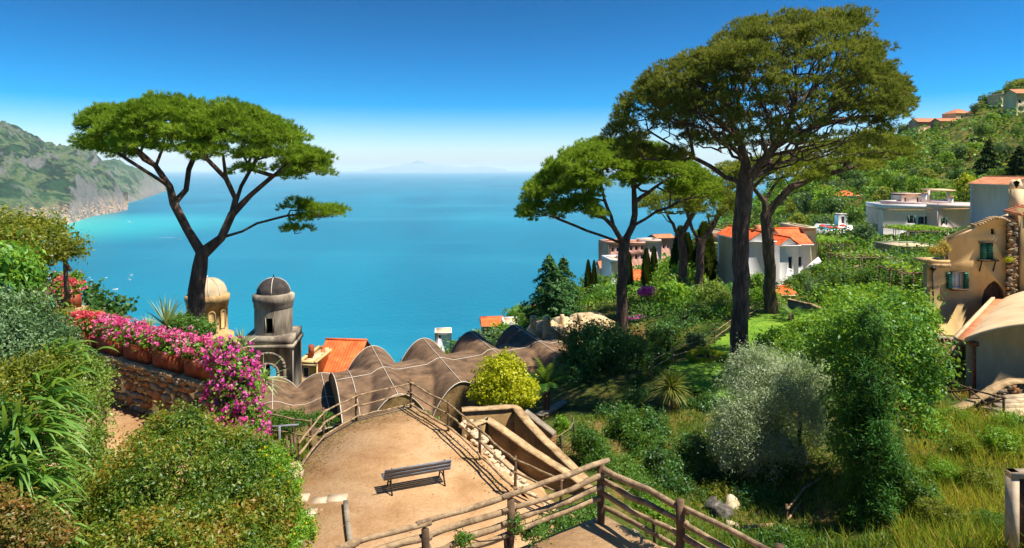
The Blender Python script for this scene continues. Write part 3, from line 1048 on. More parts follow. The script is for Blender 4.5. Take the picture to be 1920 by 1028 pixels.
w2 = [G(880, 797, .1), G(913, 784, .1), G(990, 838, -.4), G(1078, 894, -1.05), G(1120, 925, -1.4)]
walled('parapet_wall', 'outer plastered parapet wall of the ramp below the terrace fence', dense(w1), .3, 1.7, M_rough, M_cap)
walled('parapet_wall', 'inner plastered parapet wall between the ramp and the terrace fence', dense(w2), .3, 2.2, M_rough, M_cap)
def ramp_floor():
    r = thing('cobbled_ramp', 'cobbled ramp between the two plastered parapet walls', 'ramp', G(960, 800, -1))
    a = [A(*p) - A(0, 0, 1.05) for p in dense(w1, 3)]
    b = [A(*p) - A(0, 0, 1.05) for p in dense(w2, 3)]
    V = np.array([[x, y] for x, y in zip(a, b)])
    MB().grid(V).build('bed', M_mortar, r)
    for k in range(190):
        i = random.randrange(len(a) - 1)
        s, t = random.random(), random.random()
        p = (a[i] * (1 - s) + a[i + 1] * s) * t + (b[i] * (1 - s) + b[i + 1] * s) * (1 - t)
        put_mesh('cobble', RUB[k % 5], r, p, (random.uniform(.14, .26), random.uniform(.14, .22), .09), (0, 0, random.uniform(0, 3)))
ramp_floor()
def rubble_line(name, label, pts, n, spread, size):
    r = thing(name, label, 'stones', pts[0])
    seg = dense(pts, 12)
    for k in range(n):
        p = seg[random.randrange(len(seg))] + A(random.uniform(-spread, spread), random.uniform(-spread, spread), random.uniform(-.06, .05))
        s = random.uniform(*size)
        put_mesh('stone', random.choice(RUB), r, p, (s, s * random.uniform(.7, 1), s * random.uniform(.5, .8)), (random.uniform(-.4, .4), random.uniform(-.4, .4), random.uniform(0, 3)))
    return r
rubble_line('rubble_edging', 'loose pale rubble along the outside of the bench terrace fence', [G(868, 790, -.1), G(905, 832, -.15), G(945, 880, -.2), G(990, 925, -.3), G(1030, 955, -.4)], 170, .22, (.1, .28))
rubble_line('rubble_edging', 'pale rubble edging under the fence that runs towards the olive tree', [NR[0] + A(.35, .05, -.15), NR[1] + A(.3, .15, -.15), NR[2] + A(.3, .2, -.15), NR[3] + A(.3, .2, -.2)], 110, .12, (.08, .2))
def slope_bank():
    # bank of earth between the bench terrace and the inner parapet
    e = [G(852, 806, -.02), G(910, 862, -.02), G(982, 932, -.02), G(1064, 977, -.02)]
    f = [A(*w2[0]) - A(0, 0, .9), A(*w2[1]) - A(-.1, 0, 1.0), A(*w2[2]) - A(0, 0, 1.1), A(*w2[4]) - A(0, 0, 1.2)]
    V = np.array([[x + (y - x) * t + A(0, 0, .05 * rng.normal()) for t in np.linspace(0, 1, 5)] for x, y in zip(dense(e, 5), dense(f, 5))])
    MB().grid(V).build('earth_bank', M_sand, kind='structure', smooth=True)
slope_bank()
def wire_gate():
    r = thing('wire_gate', 'dark wire mesh garden gate with curved end by the ramp wall', 'gate', P(1060, 872, 29))
    c = [P(1025, 826, 28.2), P(1052, 815, 28.6), P(1070, 802, 29), P(1076, 790, 29.6), P(1075, 783, 30.2)]
    for k in range(9):
        dz = A(0, 0, -k * .17)
        MB().tube([q + dz for q in c], .018 if k == 0 else .01, 6).build('wire', M_iron if k else M_rail, r)
    for q in c[:2] + c[3:]:
        MB().tube([q, q - A(0, 0, 1.5)], .03, 6).build('post', M_iron, r)
wire_gate()
walled('garden_wall', 'shaded low garden wall beyond the yellow-green tree', dense([P(1010, 778, 35), P(1060, 752, 37.5), P(1135, 728, 41)], 4), .4, 2.2, M_rough, M_stone2)
walled('garden_wall', 'narrow wall dropping from the ramp corner behind the wire gate', dense([P(985, 770, 29.5), P(1040, 812, 28.8)], 4), .3, 2.0, M_stone3, M_stone2)

# ------------------------------------------------------------------ groin-vaulted roofs
def vault_roof(name, label, near, a, b, bays, pitch, z0, h, ext0, ext1, flong=1.0, seam=True, drop=5, b2=None):
    near, a, b = A(*near), A(*a), A(*b)
    T = pitch / 2
    t = np.arange(-T - ext0, (bays - 1) * pitch + T + ext1 + .01, .13)
    s = np.linspace(-1, 1, 80)
    def fz(tt, ss):
        k = np.clip(np.floor((tt + T) / pitch), 0, bays - 1)
        x = np.clip((tt - k * pitch) / T, -1, 1)
        g = np.cos(x * PI / 2) ** 0.75
        f = np.cos(np.clip(ss, -1, 1) * PI / 2) ** 0.6 * flong
        return z0 + h * np.maximum(g, f)
    TT, SS = np.meshgrid(t, s, indexing='ij')
    XY = near[None, None] + a * TT[..., None] + b * ((SS + 1) / 2)[..., None]
    Z = fz(TT, SS) + (fbm(XY[..., 0] / .9, XY[..., 1] / .9, 3, 8) - .5) * .05
    r = thing(name, label, 'roof', A(near[0], near[1], z0 - drop))
    V = np.concatenate([XY, Z[..., None]], -1)
    MB().grid(V).build('roof_shell', M_roofbrown, r, smooth=True)
    def w(tt, ss, up=0.0):
        q = near + a * tt + b * (ss + 1) / 2
        return A(q[0], q[1], float(fz(np.array(tt), np.array(ss))) + up)
    # walls under the four edges
    for nm, line in (('end_wall', [w(t[0], q) for q in s]), ('end_wall', [w(t[-1], q) for q in s]), ('arch_wall', [w(q, -1) for q in t]), ('arch_wall', [w(q, 1) for q in t])):
        line = np.array(line)
        cen = V.reshape(-1, 3).mean(0)
        off = (cen - line) * A(1, 1, 0)
        line = line + unit(off) * .06
        lo = line.copy()
        lo[:, 2] = z0 - drop
        MB().grid(np.stack([line - A(0, 0, .03), lo])).build(nm, M_rough, r)
    if seam:
        for k in range(bays):
            MB().tube([w(k * pitch, q, .03) for q in np.linspace(-1, 1, 30)], .022, 6).build('cord', M_cord, r, smooth=True)
        MB().tube([w(q, 0, .03) for q in t[::3]], .022, 6).build('cord', M_cord, r, smooth=True)
        for ss in (-1, 1):
            MB().tube([w(q, ss, .02) for q in t[::2]], .03, 6).build('edge_cord', M_cord, r, smooth=True)
        MB().tube([w(t[0], q, .02) for q in s[::3]], .03, 6).build('edge_cord', M_cord, r, smooth=True)
        MB().tube([w(-T - .05, q, .03) for q in s[::3]], .022, 6).build('cord', M_cord, r, smooth=True)
    return r
vault_roof('vaulted_roof', 'long brown groin-vaulted roof with pale cords below the terrace', (-6.5, 38), (.845, .535), (-3.7, 10.4), 4, 4.08, -4.95, 2.12, 1.1, .2, flong=.85)
vault_roof('vaulted_roof', 'lower brown wavy roof between the dark tower and the long vaults', (-13.4, 37.2), (.96, .28), (-3.6, 10.2), 3, 3.3, -5.75, 1.0, .6, -.9, flong=.62)

# ------------------------------------------------------------------ domed church towers
def arch_pts(cx, z0, w, h, n=10):
    r = w / 2
    return [(cx - r, z0), (cx + r, z0)] + [(cx + r * math.cos(t), z0 + h - r + r * math.sin(t)) for t in np.linspace(0, PI, n)]
def dark_tower():
    Y = 50.0
    k = Y / F
    c = P(513, 318, Y)
    z = lambda v: CZ - (v - CY) * k
    rz = .12
    ex, ey = A(math.cos(rz), math.sin(rz), 0), A(-math.sin(rz), math.cos(rz), 0)
    R = thing('bell_tower', 'dark weathered domed bell tower with open arch beside orange roof', 'tower', (c[0], Y, z(760)))
    H = 1.72
    base = thing_part('tower_base', R)
    zt = z(638)
    for sgn in (-1, 1):
        hole = arch_pts(.0, z(735), 1.15 if sgn < 0 else 1.3, z(671) - z(735))
        o = A(c[0], Y, 0) + ey * sgn * H
        outer = [(-H, z(800)), (H, z(800)), (H, zt), (-H, zt)]
        e = ex if sgn < 0 else -ex
        MB().plate(o, e, (0, 0, 1), outer, [hole], .35).build('wall', M_tower, base)
        o = A(c[0], Y, 0) + ex * sgn * (H - .002)
        MB().plate(o, ey * -sgn * -1, (0, 0, 1), [(-H + .35, z(800)), (H - .35, z(800)), (H - .35, zt), (-H + .35, zt)], [], .35).build('wall', M_tower, base)
    # blind outer arch as a raised moulding
    for rr, wd_, pr in ((1.18, .2, .1), (.74, .14, .16)):
        mb = MB()
        zc = z(680) if rr > 1 else z(688)
        q = [A(c[0], Y, 0) - ey * (H + pr / 2) + ex * rr * math.cos(t) + A(0, 0, zc + rr * math.sin(t)) for t in np.linspace(0, PI, 15)]
        q = [q[0] * A(1, 1, 0) + A(0, 0, z(724))] + q + [q[-1] * A(1, 1, 0) + A(0, 0, z(724))]
        for a_, b_ in zip(q[:-1], q[1:]): mb.bar(a_, b_, wd_, pr, up=-ey)
        mb.build('arch_moulding', M_tower, base)
    MB().box((c[0], Y, (z(636) + z(643)) / 2), (2 * H + .22, 2 * H + .22, z(636) - z(643)), rz).build('cornice', M_tower, base)
    MB().box((c[0], Y, (z(622) + z(636.1)) / 2), (2 * H + .02, 2 * H + .02, z(622) - z(636.1)), rz).build('attic_block', M_tower, base)
    # drum with openings
    r0 = 1.36
    ang = np.arange(49) * 2 * PI / 48 + rz
    zs = [z(622), z(617), z(610), z(604), z(597), z(590), z(582), z(575)]
    mb = MB()
    for rad, fl in ((r0, 1), (r0 - .3, -1)):
        for i in range(48):
            am = (ang[i] + ang[i + 1]) / 2
            for j in range(7):
                front = abs((am - rz + PI / 2 + PI) % (2 * PI) - PI) < .2 or abs((am - rz - PI / 2 + PI) % (2 * PI) - PI) < .2
                if front and 1 <= j <= 4: continue
                q = [(c[0] + rad * math.cos(a_), Y + rad * math.sin(a_), zz) for a_, zz in ((ang[i], zs[j]), (ang[i + 1], zs[j]), (ang[i + 1], zs[j + 1]), (ang[i], zs[j + 1]))]
                mb.add(q, [(0, 1, 2, 3)[::fl]])
    for sg in (-1, 1):
        for a_ in (-.2, .2):
            d1 = A(math.cos(sg * PI / 2 + rz + a_), math.sin(sg * PI / 2 + rz + a_), 0)
            mb.bar(A(c[0], Y, zs[1]) + d1 * (r0 - .15), A(c[0], Y, zs[5]) + d1 * (r0 - .15), .06, .32, up=d1)
    mb.build('drum', M_tower, R)
    MB().lathe((c[0], Y, 0), [(r0 - .05, z(577)), (r0 + .05, z(574)), (r0 + .06, z(566)), (r0 + .14, z(563)), (r0 + .16, z(552)), (r0 - .1, z(549)), (0.2, z(546))], 40).build('cornice_ring', M_tower, R)
    dm = MB().lathe((c[0], Y, 0), [(1.2, z(550)), (1.19, z(544)), (1.08, z(537)), (.85, z(529)), (.5, z(523.5)), (.18, z(521)), (0.01, z(520.4))], 40).build('dome', M_dome_dark, R, smooth=True)
    for a_ in (0.2, PI / 2 + .2, PI + .2, 1.5 * PI + .2):
        MB().tube([A(c[0] + q * math.cos(a_), Y + q * math.sin(a_), zz + .03) for q, zz in ((1.2, z(549)), (1.19, z(544)), (1.08, z(537)), (.85, z(529)), (.5, z(523.5)), (.1, z(521)))], .03, 5).build('rib', M_cord, dm)
    MB().tube([(c[0], Y, z(521)), (c[0], Y, z(514.5))], [.07, .02], 8).build('finial', M_iron, R)
dark_tower()
def tan_tower():
    Y = 56.0
    k = Y / F
    c = P(389, 318, Y)
    z = lambda v: CZ - (v - CY) * k
    R = thing('domed_tower', 'tan round tower with pale dome behind the umbrella pine trunk', 'tower', (c[0], Y, z(720)))
    r0 = 1.58
    MB().lathe((c[0], Y, 0), [(r0 + .5, z(760)), (r0 + .5, z(627)), (r0 + .02, z(622)), (r0, z(573)), (r0 + .06, z(573)), (r0 + .08, z(564)), (r0 + .16, z(562)), (r0 + .17, z(553)), (r0 - .05, z(551)), (.5, z(549))], 40).build('drum', M_tower2, R)
    dm = MB().lathe((c[0], Y, 0), [(r0 - .02, z(553)), (r0 - .08, z(545)), (r0 - .3, z(534)), (r0 - .7, z(526)), (.45, z(522)), (.01, z(521))], 40).build('dome', M_dome_tan, R, smooth=True)
    for a_ in (-.5, -1.1, -2.2, .6, 2.2):
        MB().tube([A(c[0] + q * math.cos(a_), Y + q * math.sin(a_), zz + .03) for q, zz in ((r0 - .03, z(552)), (r0 - .08, z(545)), (r0 - .3, z(534)), (r0 - .7, z(526)), (.45, z(522)))], .03, 5).build('rib', M_cord, dm)
    for a_, w_, h0, h1, mt in ((-1.62, .34, 602, 585, M_dark), (-.95, .42, 612, 580, M_tan), (-2.3, .42, 612, 580, M_tan), (-.35, .4, 612, 580, M_tan)):
        d1 = A(math.cos(a_), math.sin(a_), 0)
        e1 = A(-math.sin(a_), math.cos(a_), 0)
        MB().plate(A(c[0], Y, 0) + d1 * (r0 + .05), e1, (0, 0, 1), arch_pts(0, z(h0), w_, z(h1) - z(h0)), [], .2).build('niche' if mt is M_tan else 'window', mt, R)
        mb = MB()
        q = arch_pts(0, z(h0), w_ + .1, z(h1) - z(h0) + .05)
        q = [A(c[0], Y, 0) + d1 * (r0 + .06) + e1 * x + A(0, 0, y) for x, y in q[1:] + q[:1]]
        mb.tube(q, .05, 5)
        mb.build('arch_moulding', M_tower2, R)
    MB().tube([(c[0], Y, z(521.5)), (c[0], Y, z(517))], [.06, .03], 6).build('finial', M_frame, R)
    # sloping stair roof and parapet at its foot
    mb = MB()
    mb.prism([(c[0] - .4, Y - 3.2), (c[0] + 2.4, Y - 3.2), (c[0] + 2.4, Y - 2.2), (c[0] - .4, Y - 2.2)], z(720), [z(607) + .2, z(640), z(640), z(607) + .2])
    mb.build('sloping_wall', M_tower2, R)
    MB().box((c[0] + 2.6, Y + .4, z(680)), (2.0, 2.6, z(640) - z(720))).build('annex', M_tan2, R)
tan_tower()

# ------------------------------------------------------------------ houses
def tile_slope(mb, e0, e1, r1, r0, pitch=.28, amp=.05, course=.35):
    """corrugated tiles between an eave (e0-e1) and a ridge (r0-r1)"""
    e0, e1, r1, r0 = A(*e0), A(*e1), A(*r1), A(*r0)
    W = max(np.linalg.norm(e1 - e0), np.linalg.norm(r1 - r0))
    n = int(min(260, max(8, W / pitch * 4)))
    m = int(min(40, max(3, np.linalg.norm(r0 - e0) / course * 2)))
    s = np.linspace(0, 1, n)
    t = np.linspace(0, 1, m)
    nm = unit(np.cross(e1 - e0, r0 - e0))
    E = e0 + (e1 - e0) * s[:, None]
    Rr = r0 + (r1 - r0) * s[:, None]
    V = E[:, None] * (1 - t[None, :, None]) + Rr[:, None] * t[None, :, None]
    wv = amp * np.abs(np.sin(s * W / pitch * PI))[:, None] + amp * .5 * ((np.arange(m) % 2))[None]
    V = V + nm * wv[..., None]
    mb.grid(V)
FOOT = []
def house(name, label, u0, vb, Y, W, D, H, rz=0, wall=None, roof='flat', rh=1.2, tile=None, wins=(), over=.3, found=4.0, cat='house', group=None, parapet=.6, ridge='x', door=()):
    """walls with real openings, roof, windows (face, along, sill height, width, height, style)"""
    wall = wall or M_white
    tile = tile or M_tile
    o = P(u0, vb, Y)
    ex, ey = A(math.cos(rz), math.sin(rz), 0), A(-math.sin(rz), math.cos(rz), 0)
    R = thing(name, label, cat, o, group)
    FOOT.append((*(o + ex * W / 2 + ey * D / 2)[:2], math.hypot(W, D) / 2 + .6))
    faces = {'f': (o, ex, W), 'r': (o + ex * W, ey, D), 'b': (o + ex * W + ey * D, -ex, W), 'l': (o + ey * D, -ey, D)}
    for fk, (fo, fx, fl) in faces.items():
        hs_, i0 = [], (0.3 if fk in 'lr' else 0)
        for w in wins:
            if w[0] != fk: continue
            _, x, z, ww, hh, stl = w
            hs_.append(arch_pts(x, z, ww, hh, 8) if stl == 'arch' else [(x - ww / 2, z), (x + ww / 2, z), (x + ww / 2, z + hh), (x - ww / 2, z + hh)])
        outer = [(i0, -found), (fl - i0, -found), (fl - i0, H), (i0, H)]
        if roof == 'gable' and ((ridge == 'x' and fk in 'lr') or (ridge == 'y' and fk in 'fb')):
            outer = outer[:3] + [(fl / 2, H + rh)] + outer[3:]
        MB().plate(fo, fx, (0, 0, 1), outer, hs_, .3).build('wall', wall, R)
        nrm = np.cross(fx, A(0, 0, 1))
        for w in wins:
            if w[0] != fk: continue
            _, x, z, ww, hh, stl = w
            c = fo + fx * x + A(0, 0, z + hh / 2)
            wo_ = thing_part('window', R) if stl not in ('door', 'arch') else thing_part('door', R)
            MB().bar(c - nrm * .2 - A(0, 0, hh / 2), c - nrm * .2 + A(0, 0, hh / 2), .04, ww, up=fx).build('pane', M_glass if stl not in ('door',) else M_doorwood, wo_)
            mb = MB()
            for sx in (-1, 1): mb.bar(c + fx * sx * (ww / 2 - .04) - nrm * .15 - A(0, 0, hh / 2), c + fx * sx * (ww / 2 - .04) - nrm * .15 + A(0, 0, hh / 2), .08, .08, up=nrm)
            for sz in (-1, 1): mb.bar(c - fx * ww / 2 - nrm * .15 + A(0, 0, sz * (hh / 2 - .04)), c + fx * ww / 2 - nrm * .15 + A(0, 0, sz * (hh / 2 - .04)), .081, .081, up=nrm)
            mb.build('frame', M_frame, wo_)
            if stl == 'shutter':
                for sx in (-1, 1):
                    q = c + fx * sx * (ww / 2 + ww * .24) + nrm * .04
                    MB().bar(q - A(0, 0, hh / 2), q + A(0, 0, hh / 2), .05, ww * .46, up=fx).build('shutter', M_green, wo_)
    up = A(0, 0, H)
    c4 = [o + up, o + ex * W + up, o + ex * W + ey * D + up, o + ey * D + up]
    if roof == 'flat':
        MB().prism([(p[0], p[1]) for p in c4], c4[0][2] - .25, c4[0][2] - .02).build('roof_slab', M_vaultroof, R)
        if parapet:
            for a, b in zip(c4, c4[1:] + c4[:1]):
                d = unit(b - a)
                n2 = A(-d[1], d[0], 0)
                MB().bar(a + d * 0 + n2 * .12 + A(0, 0, parapet / 2), b - d * .24 + n2 * .12 + A(0, 0, parapet / 2), .26, parapet).build('parapet', wall, R)
    else:
        rf = thing_part('roof', R)
        e = [p + (unit(p - (c4[0] + c4[2]) / 2) * A(1, 1, 0)) * over * 1.4 + A(0, 0, .06) for p in c4]
        if ridge == 'x': ra, rb, order = (o + ey * D / 2 + up + A(0, 0, rh)), (o + ex * W + ey * D / 2 + up + A(0, 0, rh)), (0, 1, 2, 3)
        else: ra, rb, order = (o + ex * W / 2 + up + A(0, 0, rh)), (o + ex * W / 2 + ey * D + up + A(0, 0, rh)), (3, 0, 1, 2)
        d = unit(rb - ra)
        if roof == 'gable': ra, rb = ra - d * over + A(0, 0, .06), rb + d * over + A(0, 0, .06)
        else:
            q = min(W, D) * .45
            ra, rb = ra + d * q + A(0, 0, .06), rb - d * q + A(0, 0, .06)
        if ridge == 'y': ra, rb = rb, ra
        a0, a1, a2, a3 = [e[i] for i in order]
        mb = MB()
        tile_slope(mb, a0, a1, rb, ra)
        tile_slope(mb, a2, a3, ra, rb)
        if roof == 'hip':
            tile_slope(mb, a1, a2, rb, rb + (a2 - a1) * .001)
            tile_slope(mb, a3, a0, ra, ra + (a0 - a3) * .001)
        mb.build('tile_courses', tile, rf, kind='stuff')
        mb = MB()
        mb.add(A(a0, a1, a2, a3) - A(0, 0, .12), [(0, 1, 2, 3)])
        for p, q in zip([a0, a1, a2, a3], [a1, a2, a3, a0]): mb.bar(p - A(0, 0, .06), q - A(0, 0, .06), .1, .1)
        mb.build('eaves', wall, rf)
        MB().tube([ra + A(0, 0, .05), rb + A(0, 0, .05)], .12, 8).build('ridge_tiles', tile, rf)
    return R, o, ex, ey

# orange-roofed house beside the tower
h, o, ex, ey = house('tiled_house', 'small tan house with bright orange tile roof beside the dark tower', 592, 752, 59, 3.45, 6.0, 2.6, -.1, M_tan2, 'gable', 2.0, wins=(('f', 1.0, 1.2, .6, .9, 'plain'),), over=.25)
MB().box(o + ex * .6 + ey * 1.0 + A(0, 0, 3.9), (.35, .35, 1.1)).build('chimney', M_tan2, h)
h, o, ex, ey = house('annex_house', 'low tan annex between the dark tower and the orange-roofed house', 557, 735, 57, 1.7, 5, 2.4, -.06, M_tan, 'flat', parapet=.25, wins=(('f', .75, 1.2, .55, .9, 'plain'),))
MB().box(o + ex * .5 + ey * 2 + A(0, 0, 3.0), (.4, .4, 1.0)).build('chimney', M_terra, h)

# white house group below the pines
h, o, ex, ey = house('white_house', 'tall white gabled house wall with orange roof seen between two pine trunks', 1403, 548, 74, 3.1, 8, 5.6, .12, M_white, 'gable', 1.0, wins=(('f', 2.5, .3, .6, .9, 'plain'), ('r', 2.5, 3.2, .8, 1.2, 'plain'), ('r', 5.5, 3.2, .8, 1.2, 'plain')), ridge='y', over=.2)
MB().box(o + ex * 1.9 + ey * 1.5 + A(0, 0, 6.7), (.6, .6, 1.2)).build('chimney', M_tile_old, h)
house('white_house', 'middle white house wing with orange roof and dark tall windows', 1462, 540, 79, 2.4, 7, 5.0, .15, M_white, 'gable', .9, wins=(('f', 1.4, 2.2, .6, 1.5, 'plain'),), ridge='y', over=.25)
h, o, ex, ey = house('white_house', 'white house wing with outside staircase and wide orange roof', 1478, 520, 84, 2.9, 6, 4.1, .1, M_white, 'gable', 1.7, wins=(('f', 1.2, 1.3, 1.3, 1.3, 'plain'),), over=.35)
mb = MB()
for k in range(8): mb.box(o + ex * (3.0 - .22 * k) - ey * .9 + A(0, 0, .9 + k * .02 - .9 * k / 8), (.24, .9, 1.8 - k * .2))
mb.build('staircase', M_cap, h)
MB().bar(o + ex * 3.4 - ey * 1.35 + A(0, 0, 2.4), o + ex * 1.0 - ey * 1.35 + A(0, 0, .6), .15, .7).build('stair_parapet', M_white, h)
house('cream_house', 'plain cream house block with flat roof right of the orange roofs', 1508, 522, 86, 1.6, 7, 6.4, .05, M_cream, 'flat', wins=(('f', .55, 3.8, .6, 1.6, 'plain'), ('f', .6, .6, .4, .5, 'plain')), parapet=.2)
h, o, ex, ey = house('lean_to', 'low orange tiled lean-to below the white gable wall', 1432, 570, 66, 3.0, 3.4, .9, -.05, M_cream, 'gable', .45, over=.3)
for k, uu in enumerate((1440, 1452)): MB().box(P(uu, 536, 66.4), (.55, .04, .9), 0, -1.0).build('skylight', M_glass, h)
h, o, ex, ey = house('yellow_house', 'yellow house with terracotta roof terrace left of the big pine trunk', 1352, 508, 105, 5.6, 7, 3.6, .25, M_yellow, 'flat', wins=(('f', 2.0, .8, .8, 1.1, 'plain'), ('l', 3.0, .6, 1.0, 1.4, 'plain'), ('f', 4.0, .9, .5, .9, 'plain')), parapet=.7)
MB().box(o + ex * 3 + ey * 3 + A(0, 0, 4.5), (4.5, 4, 1.8), .25).build('roof_room', M_tile_old, h)
house('grey_gable_house', 'small pale house with pointed roof behind the yellow house', 1352, 480, 122, 3.0, 6, 2.8, .3, M_pink, 'gable', 1.6, M_vaultroof, ridge='y')
walled('terrace_wall', 'white garden wall with flowers left of the big pine trunk', dense([P(1280, 533, 86), P(1352, 526, 84), P(1402, 523, 80)], 3), .3, 2.0, M_white, M_cap)
# the white villa with flat roofs
V1 = dict(parapet=.9)
h, o, ex, ey = house('white_villa', 'large white villa with green shutters and roof terrace on the hillside', 1655, 452, 136, 12.0, 10, 6.6, -.18, M_white, 'flat', wins=(('f', 5.4, 3.7, .8, 1.6, 'shutter'), ('f', 7.4, 3.5, .8, 1.6, 'shutter'), ('f', 9.6, 2.9, 1.1, 2.2, 'shutter'), ('f', 5.4, .9, .8, 1.4, 'plain'), ('f', 7.6, .8, .8, 1.4, 'plain'), ('f', 9.6, .5, .8, 1.4, 'plain'), ('l', 6, 1.6, 1.1, 1.5, 'shutter')), **V1)
MB().box(o + ex * 3 + ey * 3 + A(0, 0, 6.8), (4, 3, .5), -.18).build('tiled_strip', M_tile_old, h)
house('pink_villa_wing', 'long pinkish villa wing with broad flat terrace roof', 1760, 432, 132, 9.4, 14, 4.3, .32, M_pink, 'flat', parapet=1.0, wins=(('f', 1.5, 1.2, .8, 1.3, 'shutter'), ('l', 3, 1.0, .8, 1.5, 'shutter')))
house('roof_room', 'small pink room with flat roof on the villa terrace', 1690, 384, 146, 4.6, 4, 2.3, 0, M_pink, 'flat', found=2, parapet=.15, wins=(('f', .9, .4, .5, 1.2, 'plain'), ('f', 3.6, .4, .5, 1.2, 'plain')))
pv = thing('roof_pavilion', 'open roof pavilion with straw cover on the villa terrace', 'pavilion', P(1748, 384, 144))
for du in (0, 36):
    for dd in (0, 3.2): MB().box(P(1741 + du, 372, 144 + dd), (.4, .4, 3.4)).build('pillar', M_pink, pv)
MB().box(P(1759, 356.5, 145.6), (5.0, 4.2, .3), 0, .05).build('cover', M_vaultroof, pv)
MB().box(P(1759, 378, 144), (4.0, .3, .8)).build('balustrade', M_pink, pv)
for (u, v, Y, lb) in ((1733, 365, 139, 'small white chimney left of the roof pavilion'), (1782, 372, 137, 'stepped white chimney right of the roof pavilion')):
    c = thing('chimney', lb, 'chimney', P(u, v + 14, Y))
    MB().box(P(u, v + 8, Y), (.7, .7, 2.2)).build('stack', M_white, c)
    MB().box(P(u, v - 3, Y), (.9, .9, .3)).build('top', M_cap, c)
# low green-grey house with terrace in the middle, pool, small houses
house('terrace_house', 'low grey-green house with railed flat terrace behind the ochre house', 1690, 492, 88, 5.6, 6, 2.0, .05, surf('sage_render', ['#8b9a80', '#9aa88f', '#a9b59d'], .5, .9, .1), 'flat', parapet=.08)
tr = thing('terrace_railing', 'thin metal railing on the low grey-green house', 'railing', P(1690, 462, 88))
for k in range(7): MB().tube([P(1686 + k * 14, 466, 88 - .1), P(1686 + k * 14, 455, 88 - .1)], .03, 5).build('post', M_slat, tr)
MB().tube([P(1684, 455, 87.9), P(1772, 457, 87.9)], .03, 5).build('rail', M_slat, tr)
pl = thing('swimming_pool', 'turquoise swimming pool with white deck on the hillside', 'pool', P(1560, 436, 150))
q = [P(1522, 428, 150), P(1600, 436, 144), P(1598, 420, 161), P(1530, 416, 166)]
zz = P(1560, 430, 150)[2]
MB().prism([(p[0], p[1]) for p in q], zz - 4, zz).build('deck', M_white, pl)
q = [P(1533, 430, 151), P(1570, 434, 147.5), P(1572, 421, 160), P(1540, 418, 163)]
MB().prism([(p[0], p[1]) for p in q], zz - .3, zz + .06).build('water', M_pool, pl)
for k, (u, v) in enumerate(((1543, 437), (1556, 440), (1568, 441), (1580, 437))):
    p = P(u, v + 4, 146)
    t_ = thing('parasol', ['leftmost small red parasol', 'second small red parasol from the left', 'third small red parasol from the left', 'rightmost small red parasol'][k] + ' in front of the pool', 'parasol', p, 'red parasols at the pool')
    MB().lathe((p[0], p[1], p[2]), [(.9, 1.9), (.5, 2.25), (.01, 2.4)], 10).build('canopy', M_red, t_)
    MB().tube([p, p + A(0, 0, 2.3)], .05, 6).build('pole', M_frame, t_)
house('small_house', 'small white house with orange hip roof among hillside trees', 1576, 386, 232, 7.5, 6, 3.4, .2, M_white, 'hip', 1.5, wins=(('f', 2, 1, .8, 1.3, 'plain'), ('f', 5, 1, .8, 1.3, 'plain'), ('l', 3, 1, .9, 1.4, 'plain')))
house('pool_hut', 'tiny white hut with dark door beside the pool', 1572, 420, 158, 2.2, 2, 2.3, 0, M_white, 'flat', parapet=.1, wins=(('f', 1.1, .1, .8, 1.7, 'door'),))
# hilltop and right-hand houses
house('hilltop_house', 'long terracotta house at the left end of the hill crest', 1722, 243, 372, 17, 9, 4.2, 0, M_rose, 'gable', 2.2, M_tile_old, wins=(('f', 4, 1.4, 1.2, 1.6, 'plain'), ('f', 9, 1.4, 1.2, 1.6, 'plain')))
house('hilltop_house', 'low rose house with tiled roof in the middle of the hill crest', 1764, 240, 360, 12, 9, 3.6, 0, M_rose, 'gable', 1.8, M_tile_old, wins=(('f', 6, 1, 1.2, 1.6, 'plain'),))
house('hilltop_house', 'pale house with curved roof below the crest trees', 1792, 226, 365, 12, 9, 4.0, .2, M_cream, 'hip', 2.4, M_tile_old, wins=(('f', 4, 1, 1.2, 1.8, 'plain'),))
house('hilltop_house', 'tiny brick house at the far left of the hill crest', 1710, 246, 380, 4.0, 6, 2.6, 0, M_tile_old, 'gable', 1.2, M_tile_old)
house('hotel', 'pale hotel block with tall arched windows on the hill crest', 1877, 200, 362, 9.5, 9, 6.6, .1, M_cream, 'flat', wins=(('f', 1.8, 1.2, 1.3, 3.6, 'arch'), ('f', 4.8, 1.2, 1.3, 3.6, 'arch'), ('f', 7.8, 1.2, 1.3, 3.6, 'arch')), parapet=.5)
house('hotel', 'tall cream house with rows of windows at the top right edge', 1906, 232, 330, 12, 9, 15, 0, M_cream, 'gable', 2.5, M_tile_old, wins=tuple(('f', x, z, 1.2, 1.8, 'plain') for x in (1.6, 4.6, 7.6) for z in (2, 6, 10)))
house('pink_house', 'pink house with white gable turret behind the ochre house', 1893, 412, 108, 6, 8, 5.6, .12, M_pink, 'gable', 1.2, M_tile_old, ridge='y', wins=(('f', 2, 3.4, .8, 1.2, 'plain'),))
house('pink_house', 'lower rose garden house left of the white gable turret', 1874, 412, 112, 4, 6, 3.6, .12, M_rose, 'flat', wins=(('f', 1.2, 1.4, .7, 1.1, 'plain'),))
